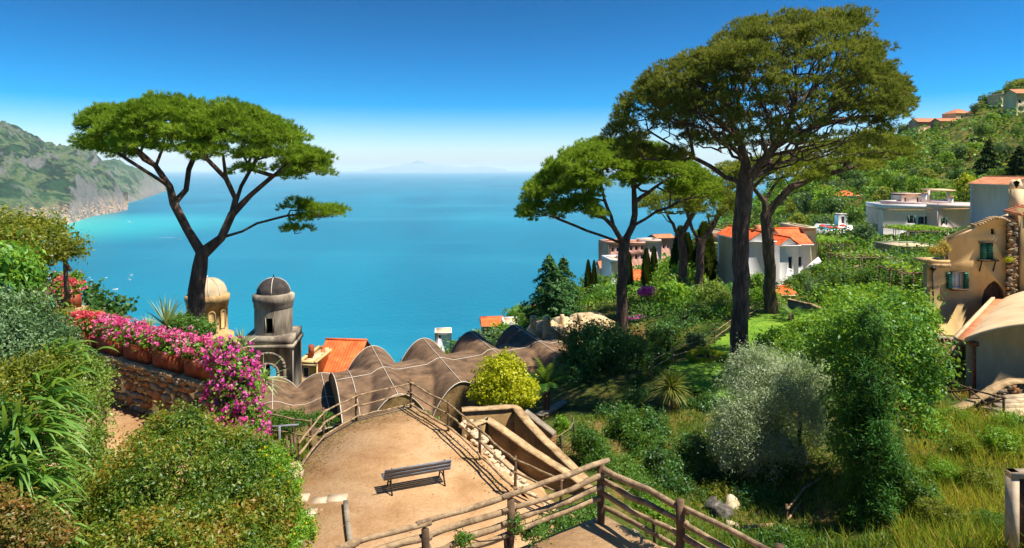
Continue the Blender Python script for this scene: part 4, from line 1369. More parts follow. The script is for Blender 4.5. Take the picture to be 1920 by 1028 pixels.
# houses stepping down to the sea
town = [(1142, 496, 200, 6.5, 6.2, M_rose, 'flat', 'pink house with dark balconies above the sea behind the cypresses'),
        (1176, 492, 206, 6.0, 5.6, M_rose, 'flat', 'rose flat-roofed house right of the cypresses by the sea'),
        (1206, 478, 235, 7.0, 4.6, M_pink, 'flat', 'pale pink house on the slope edge above the sea'),
        (1232, 471, 262, 8.0, 5.0, M_rose, 'gable', 'rose house with small tiled roof near the top of the sea slope'),
        (1140, 510, 182, 5.0, 2.6, M_cream, 'gable', 'little orange-roofed house below the pink balconied house'),
        (1126, 530, 150, 4.6, 3.2, M_tan2, 'gable', 'tan house with sloping roof just left of the middle pine trunk'),
        (1146, 533, 140, 3.6, 4.6, M_white, 'flat', 'grey-white block house touching the middle pine trunk'),
        (1118, 538, 160, 4.0, 2.0, M_pink, 'flat', 'lowest pale house left of the middle pine trunk'),
        (1190, 545, 112, 3.4, 1.6, M_cream, 'gable', 'low tiled shed between cypress and bougainvillea')]
for k, (u, v, Y, W, H, mt, rf, lb) in enumerate(town):
    house('town_house', lb, u, v, Y, W, 7, H, random.uniform(-.1, .35), mt, rf, 1.1, M_tile if k in (4, 8) else M_tile_old, wins=tuple(('f', x, z, .9, 1.4, 'plain') for x in (1.2, 2.9, 4.8) if x < W - .8 for z in ((.8, 3.6) if H > 5 else (.8,)) if z + 1.4 < H), found=6)
coast_h = [(1000, 600, 148, 5, 1.9, M_pink, 'gable', 'small pink house peeking over the slope left of the cedar'), (976, 603, 150, 5, 1.8, M_white, 'flat', 'white house on the sea slope left of the ruin'), (905, 630, 112, 3.4, 1.6, M_tan2, 'gable', 'orange-roofed hut on the green slope behind the vaults'), (815, 640, 158, 4, 1.8, M_white, 'flat', 'tiny white house in the trees right of the second vault'), (945, 622, 105, 2.6, 1.0, M_white, 'flat', 'pale hut above the fourth vault arch')]
for (u, v, Y, W, H, mt, rf, lb) in coast_h: house('slope_house', lb, u, v, Y, W, 5, H, .1, mt, rf, .9, M_tile, found=8, wins=(('f', 1.2, .5, .6, .9, 'plain'),), parapet=.2)

# ------------------------------------------------------------------ ruined vaults below the cedar
def ruin():
    r = thing('ruined_building', 'crumbling tan vaulted ruin below the dark cedar tree', 'ruin', P(1050, 655, 62))
    def lump(nm, c, rx, ry, hgt, drop, seed, rz=0.0, rough=.55):
        n = 34
        X, Yg = np.meshgrid(np.linspace(-1, 1, n), np.linspace(-1, 1, n), indexing='ij')
        Z = np.clip(1 - np.maximum(abs(X) ** 3, abs(Yg) ** 3), 0, 1) ** .5 * (.45 + .55 * np.sqrt(np.clip(1 - .9 * X * X, 0, 1))) * hgt
        Z = Z + (fbm(X * 2.4 + seed * 9, Yg * 2.4, 5, seed) - .5) * rough
        e = (abs(X) > .97) | (abs(Yg) > .97)
        Z = np.where(e, -drop, Z)
        ca, sa = math.cos(rz), math.sin(rz)
        MB().grid(np.stack([c[0] + rx * X * ca - ry * Yg * sa, c[1] + rx * X * sa + ry * Yg * ca, c[2] + Z], -1)).build(nm, M_ruin, r)
    for k, (u, v, Y, rx, ry, hg) in enumerate(((1016, 628, 59, 1.0, 1.6, 1.1), (1040, 622, 61, .8, 1.4, .8), (1062, 616, 63, 1.0, 1.8, 1.0), (1086, 612, 65, .9, 1.6, .9))):
        lump('vault', P(u, v, Y), rx, ry, hg, 5, k + 3, .3)
    lump('broken_roof', P(1112, 604, 70), 1.9, 2.6, .8, 5, 12, .25, .35)
    for (u, v0, v1, w, Y) in ((1000, 660, 592, .36, 57.5), (1025, 660, 594, .42, 57.2), (1086, 640, 588, .3, 62), (1054, 640, 590, .26, 62)):
        p, q = P(u, v0, Y), P(u, v1, Y)
        pts = [p + (q - p) * t for t in np.linspace(0, 1, 9)]
        MB().tube(pts, w * rng.uniform(.8, 1.15, 9) * np.linspace(1.2, .75, 9), 7).build('broken_pillar', M_ruin, r, smooth=True)
    o_ = P(1001, 640, 57.3)
    MB().plate(o_, (.96, .28, 0), (0, 0, 1), [(0, -3), (4.0, -3), (4.0, .1), (3.5, .35), (3.1, .2), (2.5, .3), (2.1, .75), (1.6, .9), (1.1, .5), (.6, .25), (0, .6)], [[(.5, -1), (.95, -1), (.95, -.1), (.5, -.1)], [(2.2, -1.2), (2.6, -1.2), (2.6, -.3), (2.2, -.3)]], .4).build('broken_wall', M_ruin, r)
ruin()

# ------------------------------------------------------------------ ochre house, vaulted chapel and steps on the right
def ochre_house():
    Y = 41.0
    o = P(1738, 640, Y)
    q = lambda u, v: ((u - 1738) * Y / F, (640 - v) * Y / F)
    R = thing('ochre_house', 'ochre rendered house with green shutters and pointed arch door', 'house', o)
    wave = [(1912, 428), (1903, 425), (1895, 421), (1886, 415), (1876, 411), (1866, 410), (1856, 412), (1846, 417), (1836, 422), (1822, 425)]
    outer = [q(1738, 668), q(1990, 668), q(1990, 430), q(1912, 430)] + [q(*w) for w in wave] + [q(1822, 428), q(1778, 446), q(1778, 497), q(1738, 500)]
    door = [q(1841, 620), q(1888, 620), q(1888, 562), q(1884, 545), q(1876, 533), q(1865, 526), q(1854, 533), q(1845, 545), q(1841, 562)]
    w1_ = [q(1837, 486), q(1861, 486), q(1861, 456), q(1837, 456)]
    w2_ = [q(1785, 541), q(1805, 541), q(1805, 511), q(1785, 511)]
    w3_ = [q(1858, 440), q(1867, 440), q(1867, 429), q(1858, 429)]
    MB().plate(o, (1, 0, 0), (0, 0, 1), outer, [door, w1_, w2_, w3_], .4).build('front_wall', M_tan, R)
    D = 9.0
    dv_ = A(.74, .67, 0) * D
    for x, z0, z1 in ((.25, -.9, q(0, 500)[1]), (1.5, 4.2, q(0, 446)[1])):
        MB().bar(o + A(x, .42, (z0 + z1) / 2), o + A(x, 0, (z0 + z1) / 2) + dv_, .4, z1 - z0).build('side_wall', M_tan, R)
    rf = thing_part('roof', R)
    # shallow vault behind the scalloped verge, and lean-to part
    t = [q(*w) for w in wave[::-1]]
    V = np.array([[o + A(x, -.12, z + .04), o + A(x, 0, z + .3) + dv_] for x, z in t])
    MB().grid(V).build('roof_coat', M_vaultroof, rf, smooth=True)
    e = [o + A(q(1775, 448)[0], -.15, q(1775, 448)[1]), o + A(q(1824, 427)[0], -.15, q(1824, 427)[1])]
    dq = dv_ + A(0, 0, .3)
    mb = MB()
    mb.add(A(e[0], e[1], e[1] + dq, e[0] + dq, e[0] - A(0, 0, .12), e[1] - A(0, 0, .12), e[1] + dq - A(0, 0, .12), e[0] + dq - A(0, 0, .12)), [(0, 1, 2, 3), (7, 6, 5, 4), (0, 4, 5, 1), (3, 2, 6, 7), (0, 3, 7, 4), (1, 5, 6, 2)])
    mb.build('lean_roof', M_vaultroof, rf)
    # half-round verge tiles
    pts = np.array([o + A(x, -.14, z + .05) for x, z in t])
    for a_, b_ in zip(pts[:-1], pts[1:]):
        for k in (.25, .75):
            c = a_ + (b_ - a_) * k
            MB().tube([c + A(0, -.06, 0), c + A(0, .35, .03)], .085, 8).build('verge_tile', M_cap, rf)
    # terrace planter on the low corner
    MB().box(o + A(.66, .6, q(0, 480)[1] - .35), (1.42, 1.4, .2)).build('cornice', M_tan, R)
    MB().box(o + A(.66, -.05, q(0, 490)[1] - .25), (1.45, .22, .22)).build('cornice', M_cap, R)
    def shut(x0, x1, z0, z1, y=-.05):
        s = thing_part('shutter', R)
        MB().box(o + A((x0 + x1) / 2, y, (z0 + z1) / 2), (x1 - x0, .05, z1 - z0)).build('board', M_green, s)
        mb = MB()
        for k in range(9): mb.box(o + A((x0 + x1) / 2, y - .03, z0 + (z1 - z0) * (k + .7) / 9.6), (x1 - x0 - .1, .025, (z1 - z0) / 16), 0, .5)
        mb.build('louvres', M_green, s)
    a0, a1 = q(1837, 486), q(1861, 456)
    mid = (a0[0] + a1[0]) / 2
    shut(a0[0] + .01, mid - .01, a0[1] + .01, a1[1] - .01)
    shut(mid + .01, a1[0] - .01, a0[1] + .01, a1[1] - .01)
    sb = MB().box(o + A(mid, -.15, a0[1] - .06), (a1[0] - a0[0] + .35, .35, .09)).build('window_box', M_doorwood, R)
    for s in (-1, 1): MB().bar(o + A(mid + s * .42, -.22, a0[1] - .1), o + A(mid + s * .42, -.02, a0[1] - .75), .05, .05).build('bracket', M_iron, R)
    MB().box(o + A(mid, -.05, a1[1] + .05), (a1[0] - a0[0] + .15, .16, .07)).build('lintel', M_doorwood, R)
    b0, b1 = q(1785, 541), q(1805, 511)
    wn2 = thing_part('window', R)
    MB().box(o + A((b0[0] + b1[0]) / 2, .22, (b0[1] + b1[1]) / 2), (b1[0] - b0[0], .03, b1[1] - b0[1])).build('curtain', M_frame, wn2)
    mb = MB()
    for x in (b0[0] + .03, (b0[0] + b1[0]) / 2, b1[0] - .03): mb.box(o + A(x, .16, (b0[1] + b1[1]) / 2), (.06, .06, b1[1] - b0[1]))
    for z in (b0[1] + .03, b1[1] - .03): mb.box(o + A((b0[0] + b1[0]) / 2, .155, z), (b1[0] - b0[0], .065, .06))
    mb.build('frame', M_frame, wn2)
    shut(b0[0] - .37, b0[0] - .02, b0[1], b1[1])
    shut(b1[0] + .02, b1[0] + .33, b0[1], b1[1])
    MB().box(o + A((b0[0] + b1[0]) / 2, -.1, b0[1] - .05), (b1[0] - b0[0] + .3, .3, .08)).build('sill', M_doorwood, R)
    MB().box(o + A((b0[0] + b1[0]) / 2, -.05, b1[1] + .05), (b1[0] - b0[0] + .2, .14, .06)).build('lintel', M_doorwood, R)
    c0, c1 = q(1858, 440), q(1867, 429)
    MB().box(o + A((c0[0] + c1[0]) / 2, .3, (c0[1] + c1[1]) / 2), (.5, .05, .55)).build('attic_window', M_dark, R)
    dr = thing_part('door', R)
    d0 = q(1841, 620)
    for k in range(7):
        x = d0[0] + .11 + k * .22
        MB().box(o + A(x, .3, 1.7), (.205, .06, 4.6)).build('plank', M_doorwood, dr)
    MB().tube([o + A(q(1748, 0)[0], -.08, q(0, 505)[1]), o + A(q(1748, 0)[0], -.08, -.6)], .05, 8).build('drainpipe', M_iron, R)
    MB().box(o + A(q(1748, 0)[0], -.1, q(0, 503)[1]), (.24, .2, .2)).build('hopper', M_iron, R)
    # stubby rubble buttress
    bt = thing_part('buttress', R)
    MB().bar(P(1897, 562, Y - .2), P(1897, 422, Y - .2), .42, .4, up=(0, -1, 0)).build('core', M_mortar, bt)
    for k in range(80):
        p0_ = P(1897 + random.uniform(-8, 8), 420 + k * 1.78, Y - .42 + random.uniform(-.06, .06))
        put_mesh('stone', STONES[k % 9], bt, p0_, (random.uniform(.14, .34), .2, random.uniform(.1, .24)), (0, random.uniform(-.4, .4), random.uniform(-.3, .3)))
    # second house front beyond the buttress
    MB().box(o + A(q(1945, 0)[0] , .05 - .3, 4.2), (2.6, .5, 8.0)).build('right_wall', M_tan, R)
    mb = MB()
    for k in range(8): mb.tube([o + A(q(1902, 0)[0] + k * .21, -.62, q(0, 400)[1] - .05 + k * .06), o + A(q(1902, 0)[0] + k * .21, .8, q(0, 400)[1] + .1 + k * .06)], .1, 8)
    mb.build('right_eaves', M_tile_old, rf, kind='stuff')
    ch = P(1905, 395, Y + 1)
    MB().box(ch + A(0, 0, .4), (.62, .5, 1.9)).build('chimney', M_tan2, R)
    mb = MB()
    for s in (-1, 1): mb.bar(ch + A(s * .28, 0, 1.3), ch + A(0, 0, 1.9), .08, .5)
    mb.build('chimney_cap', M_tan2, R)
ochre_house()
def chapel():
    e0 = A(21.1, 31, 0)
    ax = unit(A(10.6, 11.7, 0))
    pr = A(ax[1], -ax[0], 0)
    W, L, z1, rise = 7.2, 13.0, 2.0, 1.25
    R = thing('vaulted_chapel', 'long barrel-vaulted beige building in front of the ochre house', 'building', e0)
    outer = [(0, -1.5), (W, -1.5), (W, z1)] + [(W * (1 - t), z1 + rise * math.sin(PI * t) ** .8) for t in np.linspace(.05, .95, 22)] + [(0, z1)]
    MB().plate(e0, pr, (0, 0, 1), outer, [], .4).build('end_wall', M_tan2, R)
    MB().plate(e0 + ax * L, -ax, (0, 0, 1), [(0, -1.5), (L - .4, -1.5), (L - .4, z1), (0, z1)], [], .4).build('side_wall', M_tan2, R)
    t = np.linspace(0, 1, 30)
    V = np.array([[e0 + pr * W * q + ax * s + A(0, 0, z1 + .06 + rise * math.sin(PI * q) ** .8 + (.06 if s < .5 else 0)) for s in (-.02, .28, .3, L)] for q in t])
    MB().grid(V).build('vault_roof', M_vaultroof, R)
    line = [e0 + pr * W * q - ax * .12 + A(0, 0, z1 + .08 + rise * math.sin(PI * q) ** .8) for q in t]
    MB().tube(line, .09, 6).build('verge', M_vaultroof, R)
    MB().bar(e0 - pr * .15 - ax * .15 + A(0, 0, z1 + .05), e0 - pr * .15 + ax * L + A(0, 0, z1 + .05), .5, .14).build('gutter_wall', M_tile_old, R)
    MB().bar(e0 - pr * .38 - ax * .15 + A(0, 0, z1 + .12), e0 - pr * .38 + ax * L + A(0, 0, z1 + .12), .16, .2).build('gutter_lip', M_vaultroof, R)
    MB().tube([e0 + pr * .35 - ax * .08 + A(0, 0, z1), e0 + pr * .35 - ax * .08 + A(0, 0, -.3)], .06, 8).build('drainpipe', M_terra, R)
    MB().box(e0 + pr * .35 - ax * .1 + A(0, 0, z1 - .02), (.24, .24, .2)).build('hopper', M_terra, R)
chapel()
sw = [P(1778, 772, 27.2), P(1810, 757, 27.3), P(1845, 738, 27.4), P(1878, 717, 27.6), P(1900, 712, 27.7), P(1990, 714, 27.9)]
r = walled('stair_wall', 'stone stair wall with pale coping in front of the vaulted building', dense(sw, 4), .35, 1.9, M_mortar, M_cap, cap=.1)
for k in range(120):
    t = random.random() ** .6
    i = min(len(sw) - 2, int(t * (len(sw) - 1)))
    s = random.random()
    p = sw[i] + (sw[i + 1] - sw[i]) * s - A(-.02, .17, .15 + random.random() * 1.2)
    put_mesh('stone', random.choice(STONES), r, p, (random.uniform(.14, .3), .12, random.uniform(.1, .2)), (0, random.uniform(-.2, .2), 0))
stp = thing('stone_steps', 'worn pale stone steps right of the cross-braced fence', 'steps', P(1905, 785, 26.5))
for k in range(5): MB().box(P(1910 + k * 4, 782 - k * 9, 26.3 + k * .3), (2.2, .4, .3), .1).build('step', M_rubble, stp)
XF = [P(1750, 742, 29.4), P(1819, 772, 27.6), P(1882, 790, 26.3)]
fence('cross_braced_fence', 'dark cross-braced pole fence in front of the stone stair wall', XF, .98, (.94,), rp=.05, rr=.04, cross=True, mats=(M_post, M_post))
XF2 = [P(1738, 640, 39), P(1762, 650, 37.6), P(1783, 668, 36)]
fence('cross_braced_fence', 'pale cross-braced fence at the foot of the ochre house', XF2, .95, (.9,), rp=.04, rr=.035, cross=True, mats=(M_rail, M_rail))
walled('ledge_wall', 'low stone ledge with rubble at the foot of the ochre house', dense([P(1740, 628, 40), P(1790, 634, 39.2), P(1812, 646, 36)], 3), .5, .9, M_rough, M_stone2)
walled('step_wall', 'short sandy wall beside the grass left of the vaulted building', dense([P(1772, 672, 36), P(1800, 650, 36.5)], 3), .6, 1.2, M_rough, M_cap)
# white-framed gate in the corner
gt = thing('framed_gate', 'dark gate in pale painted frame at the bottom right corner', 'gate', P(1900, 1040, 16))
c0 = P(1890, 882, 16)
for x, w in ((.1, .2), (1.7, .2)): MB().box(c0 + A(x, 0, -1.2), (w, .2, 2.4)).build('jamb', M_slab, gt)
MB().box(c0 + A(.9, -.002, -.08), (1.8, .21, .16)).build('head', M_slab, gt)
MB().box(c0 + A(.9, .03, -1.28), (1.4, .06, 2.2)).build('panel', M_doorwood, gt)

# ------------------------------------------------------------------ lawn, ring bed, railing
def lawn():
    poly = [G(1262, 668, -1.2), G(1248, 692, -1.2), G(1285, 728, -1.2), G(1380, 750, -1.2), G(1480, 730, -1.2), G(1600, 700, -1.2), G(1640, 630, -1.2), G(1570, 575, -1.2), G(1490, 553, -1.2), G(1462, 562, -1.2), G(1385, 616, -1.2), G(1320, 642, -1.2)]
    xy = np.array([p[:2] for p in poly])
    xs = np.arange(xy[:, 0].min(), xy[:, 0].max(), .5)
    ys = np.arange(xy[:, 1].min(), xy[:, 1].max(), .5)
    X, Y = np.meshgrid(xs, ys, indexing='ij')
    def inside(x, y):
        c = np.zeros(x.shape, bool)
        n = len(xy)
        for i in range(n):
            a, b = xy[i], xy[(i + 1) % n]
            k = ((a[1] > y) != (b[1] > y)) & (x < (b[0] - a[0]) * (y - a[1]) / (b[1] - a[1] + 1e-12) + a[0])
            c ^= k
        return c
    Z = ground(X, Y) + .16
    ins = inside(X + .25, Y + .25)
    n, m = X.shape
    q = [(i * m + j, i * m + j + 1, (i + 1) * m + j + 1, (i + 1) * m + j) for i in range(n - 1) for j in range(m - 1) if ins[i, j]]
    MB().add(np.stack([X, Y, Z], -1).reshape(-1, 3), np.array(q)[:, ::-1]).build('lawn', M_lawn, kind='structure', smooth=True)
    return inside, X, Y, Z, ins
LAWN = lawn()
def lawn_z(p): return A(p[0], p[1], gz(p[0], p[1]) + .16)
RL = [lawn_z(G(*q, -1.2)) for q in ((1222, 690), (1262, 667), (1300, 651), (1340, 635), (1382, 617), (1424, 590), (1462, 562))]
fence('lawn_railing', 'thin wooden railing along the sea side of the lawn', RL, .95, (.9, .5), rp=.035, rr=.028, mats=(M_rail, M_rail), cat='railing')
walled('lawn_wall', 'low stone wall at the far end of the lawn', dense([P(1478, 560, 56), P(1520, 570, 55), P(1560, 585, 53)], 3), .4, 1.5, M_stone2, M_stone)
# garden scraps under the olive
fence('rail_fence', 'dark rail fence in the shade under the olive tree', [P(1475, 1000, 23), P(1505, 960, 24.5), P(1560, 920, 26), P(1600, 890, 27)], .95, (.9, .5), rp=.05, rr=.04, mats=(M_post, M_rail))
tg = thing('stone_trough', 'long narrow stone trough at the corner below the olive', 'trough', P(1450, 1012, 22.6))
a_, b_ = P(1402, 1003, 22.4), P(1503, 992, 23.2)
MB().bar(a_ - A(0, 0, .12), b_ - A(0, 0, .12), .5, .12).build('base', M_cap, tg)
d_ = unit(b_ - a_)
n_ = A(d_[1], -d_[0], 0)
for s in (-1, 1): MB().bar(a_ + n_ * s * .22 + A(0, 0, .05), b_ + n_ * s * .22 + A(0, 0, .05), .07, .26).build('side', M_cap, tg)
for e in (a_, b_): MB().bar(e - n_ * .2 + A(0, 0, .05), e + n_ * .2 + A(0, 0, .05), .07, .25).build('end', M_cap, tg)
for k, (u, v, Y, s, lb) in enumerate(((1352, 966, 24, .65, 'dark jagged garden rock under the olive, largest of the heap'), (1372, 950, 24.6, .6, 'pale mossy garden rock at the back of the heap'), (1338, 950, 24.4, .55, 'small dark rock left of the heap under the olive'), (1372, 990, 23.2, .5, 'light wet rock in front of the heap'))):
    tag(put_mesh('rock', (RUB if k in (1, 3) else ROCKS)[k % 3], None, P(u, v, Y), (s, s * .9, s), (k, .4, k * 2)), lb, 'rock')
# ------------------------------------------------------------------ leaves
L_pine = leafmat('pine_needles', ['#375a14', '#64881e', '#90ae34', '#b8cc54'], .8, .45, .1)
L_pine_y = leafmat('yellowish_pine_needles', ['#46591a', '#72802a', '#9a9e3a', '#b6b24e'], .35, .3, .1)  # yellowish olive needle tone of the pines standing further back
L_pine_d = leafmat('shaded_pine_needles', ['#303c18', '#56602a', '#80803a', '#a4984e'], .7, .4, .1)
M_bark = surf('pine_bark', ['#3a2d27', '#5a473c', '#7d6354'], 2.2, .95, 1.0, 7, stretch=(2.2, 2.2, .5), bdist=.08)
M_bark2 = surf('smooth_bark', ['#4a3f33', '#65574a', '#7d6e5e'], 3, .9, .5, 14)
M_bark_d = surf('dark_bark', ['#241b15', '#3a2d23', '#4d3d30'], 3, .9, .5, 14)
L_olive = leafmat('olive_leaf', ['#6a8058', '#94a87c', '#b8c49c', '#dce2c4'], 1.6, .35, .35)
L_lemon = leafmat('glossy_leaf', ['#2a5a12', '#4a841c', '#74a82c', '#a4cc4a'], .7, .5, .45)
L_vine = leafmat('vine_leaf', ['#3f6a14', '#63941f', '#85b02c', '#a6c848'], .6, .5, .3)
L_dark = leafmat('dark_shrub_leaf', ['#1a3a14', '#2c5a20', '#467c32', '#74a456'], .8, .4, .45)
L_mid = leafmat('shrub_leaf', ['#234a16', '#3c6a20', '#5a8a2c', '#86ac4c'], .8, .5, .35)
L_grey = leafmat('grey_green_leaf', ['#2c4a26', '#4a6a3c', '#6b8856', '#93aa78'], 1.2, .25, .35)
L_yellow = leafmat('yellow_green_leaf', ['#8a9a0c', '#b4b816', '#d2d022', '#e6e23c'], 1.2, .5, .25)
L_gold = leafmat('golden_shrub_leaf', ['#3f4a10', '#6b7a1c', '#93942a', '#b8a83c'], 2.0, .5, .35)
L_fore = leafmat('mixed_shrub_leaf', ['#24420e', '#40681a', '#6a8c26', '#9a962c', '#a8762c', '#7a4a24'], 1.1, .5, .4)
L_red = leafmat('rusty_leaf', ['#3a4a16', '#6a6a22', '#8a5a2a', '#9a8a3a'], 1.8, .3, .35)
L_var = leafmat('pale_edged_leaf', ['#3a5a1c', '#6a8a2c', '#9ab048', '#d0d48a'], 1.5, .5, .35)
L_cyp = leafmat('cypress_spray', ['#0f2412', '#1c3a1c', '#2c5026', '#42683a'], .9, .2, .15)
L_cyp2 = leafmat('green_cypress_spray', ['#183a14', '#2a581e', '#44782c', '#6a9a3e'], .9, .25, .15)
L_cedar = leafmat('cedar_spray', ['#1c3f22', '#2f5c30', '#4c7c42', '#7aa060'], .5, .25, .15)
L_strap = leafmat('strap_leaf', ['#3a6a20', '#5c8c30', '#86ac48', '#b4c868'], 1.2, .5, .5)
L_spike = leafmat('spiky_leaf', ['#5a7a3c', '#88a060', '#b0bc86', '#c8cc9c'], 1.2, .25, .4)
L_spike_d = leafmat('dry_spiky_leaf', ['#3f5a1c', '#6a7a2c', '#8f8f40', '#a0904c'], 1.2, .25, .3)
L_gera = leafmat('geranium_leaf', ['#3f7018', '#62962a', '#86b23c', '#a8c850'], 2.0, .5, .3)
L_pink = leafmat('pink_petal', ['#c22a6a', '#dd4a88', '#ee86b4', '#f6c4d8'], 3.0, .3, .1)
L_coral = leafmat('coral_petal', ['#cc2440', '#e04858', '#ee7a80', '#f4b8bc'], 3.0, .3, .1)
L_mag = leafmat('magenta_petal', ['#b8187c', '#d22f96', '#e05cb0', '#f0a0d0'], 3.0, .3, .1)
L_boug = leafmat('bougainvillea_petal', ['#d01ca8', '#e43cc0', '#f05cd0', '#f690e0'], 1.0, .45, .1)
L_yfl = leafmat('yellow_petal', ['#c8a810', '#e0c424', '#e8d850'], 2.0, .3, .1)
L_grass = leafmat('wild_grass_blade', ['#3f6a14', '#6c8a20', '#a0a02c', '#c4a03c'], .5, .5, .2)
L_grass_y = leafmat('dry_grass_blade', ['#a88a24', '#c09a3c', '#c8b060', '#b0a048'], .5, .35, .15)
L_scrub = leafmat('hillside_leaf', ['#1f3f12', '#38661c', '#568a26', '#82a83c'], .06, .3, .2)
L_scrub2 = leafmat('hillside_vine_leaf', ['#4a6a1c', '#6a8f26', '#8cae38', '#a8c050'], .05, .3, .2)

def lobe_m(l):
    u, v, Y, ru, rv, rY = l[:6]
    return P(u, v, Y), A(ru * Y / F, rY, rv * Y / F)

def pine(name, label, mains, lobes, mat, space, ntuft, rc, rtrunk, needle=(.26, .04), k=10, low=-.25, shell=.8, seg=.8, group=None, inner=0):
    pl = [[P(*q) for q in m] for m in mains]
    tips, outw = [], []
    for l in lobes:
        c, r = lobe_m(l)
        lo = l[6] if len(l) > 6 else low
        area = 4 * PI * ((r[0] * r[1]) ** 1.6 / 3 + (r[0] * r[2]) ** 1.6 / 3 + (r[1] * r[2]) ** 1.6 / 3) ** (1 / 1.6) * (1 - lo) / 2
        n = int(area / space ** 2)
        d = unit(rng.normal(size=(n * 3, 3)))
        d = d[d[:, 2] > lo][:n]
        d = d[(d[:, 2] > -.05) | (rng.random(len(d)) < .5)]
        q = c + d * r * rng.uniform(shell, 1.0, len(d))[:, None]
        tips.append(q)
        outw.append(unit(d / r))
    T, O = np.concatenate(tips), np.concatenate(outw)
    # thin tips that sit deep inside another lobe
    keep = np.ones(len(T), bool)
    for l in lobes:
        c, r = lobe_m(l[:6])
        e = np.linalg.norm((T - c) / r, axis=1)
        keep &= ~((e < .72) & (rng.random(len(T)) < .8))
    T, O = T[keep], O[keep]
    R = thing(name, label, 'tree', pl[0][0], group)
    TT = T - O * rc * .6
    if inner:
        b_, _ = ball(inner)
        c, r = lobe_m(lobes[0])
        b_[:, 2] = b_[:, 2] * .8
        q1 = c + b_ * r * .86
        c, r = lobe_m(lobes[1])
        b_, _ = ball(inner // 3)
        TT = np.concatenate([TT, q1, c + b_ * r * .86])
    sk = skeleton(pl, TT, .016, rtrunk, seg=seg, sag=.12)
    mb = MB()
    bark(mb, sk)
    mb.build('trunk', M_bark, R, smooth=True)
    n = len(T)
    sz = rng.uniform(.5, 1.3, n)
    cnt = np.maximum(4, (ntuft * sz ** 1.5)).astype(int)
    C = np.repeat(np.arange(n), cnt)
    b, dd = ball(len(C), .55)
    b[:, 2] = np.abs(b[:, 2]) * .75 - .12
    pts = T[C] + b * (rc * sz[C])[:, None]
    dirs = unit(dd * A(1, 1, .7) + O[C] * .5 + A(0, 0, .7))
    mb = MB()
    needles(mb, pts, dirs, k, needle[0], needle[1], .55)
    mb.build('crown', mat, R)
    return R

# ------------------------------------------------------------------ umbrella pines
pine('umbrella_pine', 'flat-topped umbrella pine with forked trunk standing before the sea',
     [[(372, 640, 29), (369, 590, 29), (368, 545, 29), (375, 500, 29), (379, 476, 29)],
      [(379, 476, 29), (352, 432, 29), (326, 382, 28.9), (318, 350, 28.6), (292, 312, 28.2), (255, 278, 28.2)],
      [(326, 382, 28.9), (349, 356, 29.3), (354, 318, 30), (372, 275, 30.5)],
      [(318, 350, 28.6), (305, 325, 29.6), (262, 292, 30.5)],
      [(379, 476, 29), (415, 446, 29), (435, 402, 29.2), (441, 372, 29.4), (424, 335, 29), (418, 290, 28.4)],
      [(435, 402, 29.2), (470, 366, 29.4), (512, 330, 29.2), (545, 300, 29)],
      [(436, 395, 29.2), (452, 350, 30), (480, 300, 30.6)],
      [(422, 440, 29.1), (482, 419, 29.2), (540, 404, 29.4), (598, 402, 29.5)],
      [(318, 350, 28.6), (300, 338, 28.2), (240, 300, 28)]],
     [(232, 254, 29, 66, 50, 2.0), (325, 254, 28, 92, 66, 2.6), (432, 268, 28.8, 92, 72, 2.6), (512, 296, 29, 62, 62, 2.0), (580, 318, 29, 38, 36, 1.1), (300, 236, 31.5, 95, 42, 2), (440, 250, 31.5, 80, 44, 2), (188, 236, 29.5, 25, 28, .9),
      (206, 282, 29.2, 34, 26, 1.0), (605, 408, 29.5, 40, 21, .8, -.6), (556, 394, 29.2, 26, 14, .5), (560, 434, 29.3, 20, 10, .4)],
     L_pine, .5, 48, .5, .29, (.18, .03), 10, low=-.5)
pine('umbrella_pine', 'leaning umbrella pine with bright crown in the middle of the garden',
     [[(1168, 640, 52), (1166, 560, 52), (1168, 490, 52), (1170, 458, 52)],
      [(1169, 462, 52), (1122, 440, 51.5), (1080, 424, 51.5), (1045, 410, 51.5)],
      [(1170, 455, 52), (1150, 425, 51), (1118, 392, 50.5), (1080, 365, 51)],
      [(1170, 458, 52), (1186, 424, 52.5), (1190, 380, 53), (1182, 330, 53)],
      [(1186, 424, 52.5), (1232, 396, 52), (1292, 372, 52.5), (1325, 362, 53)],
      [(1190, 385, 53), (1230, 350, 54), (1260, 330, 54)],
      [(1150, 425, 51), (1130, 360, 53), (1120, 320, 54)]],
     [(1058, 372, 52, 70, 52, 3), (1018, 398, 52, 38, 32, 2), (1110, 332, 52, 85, 55, 4), (1170, 312, 54, 90, 48, 4), (1245, 338, 54.5, 75, 42, 4), (1300, 362, 54, 45, 30, 3), (1125, 298, 55, 55, 34, 3), (1085, 402, 50, 45, 26, 1.6)],
     L_pine, .74, 46, .74, .42, (.28, .05), 9, low=-.4)
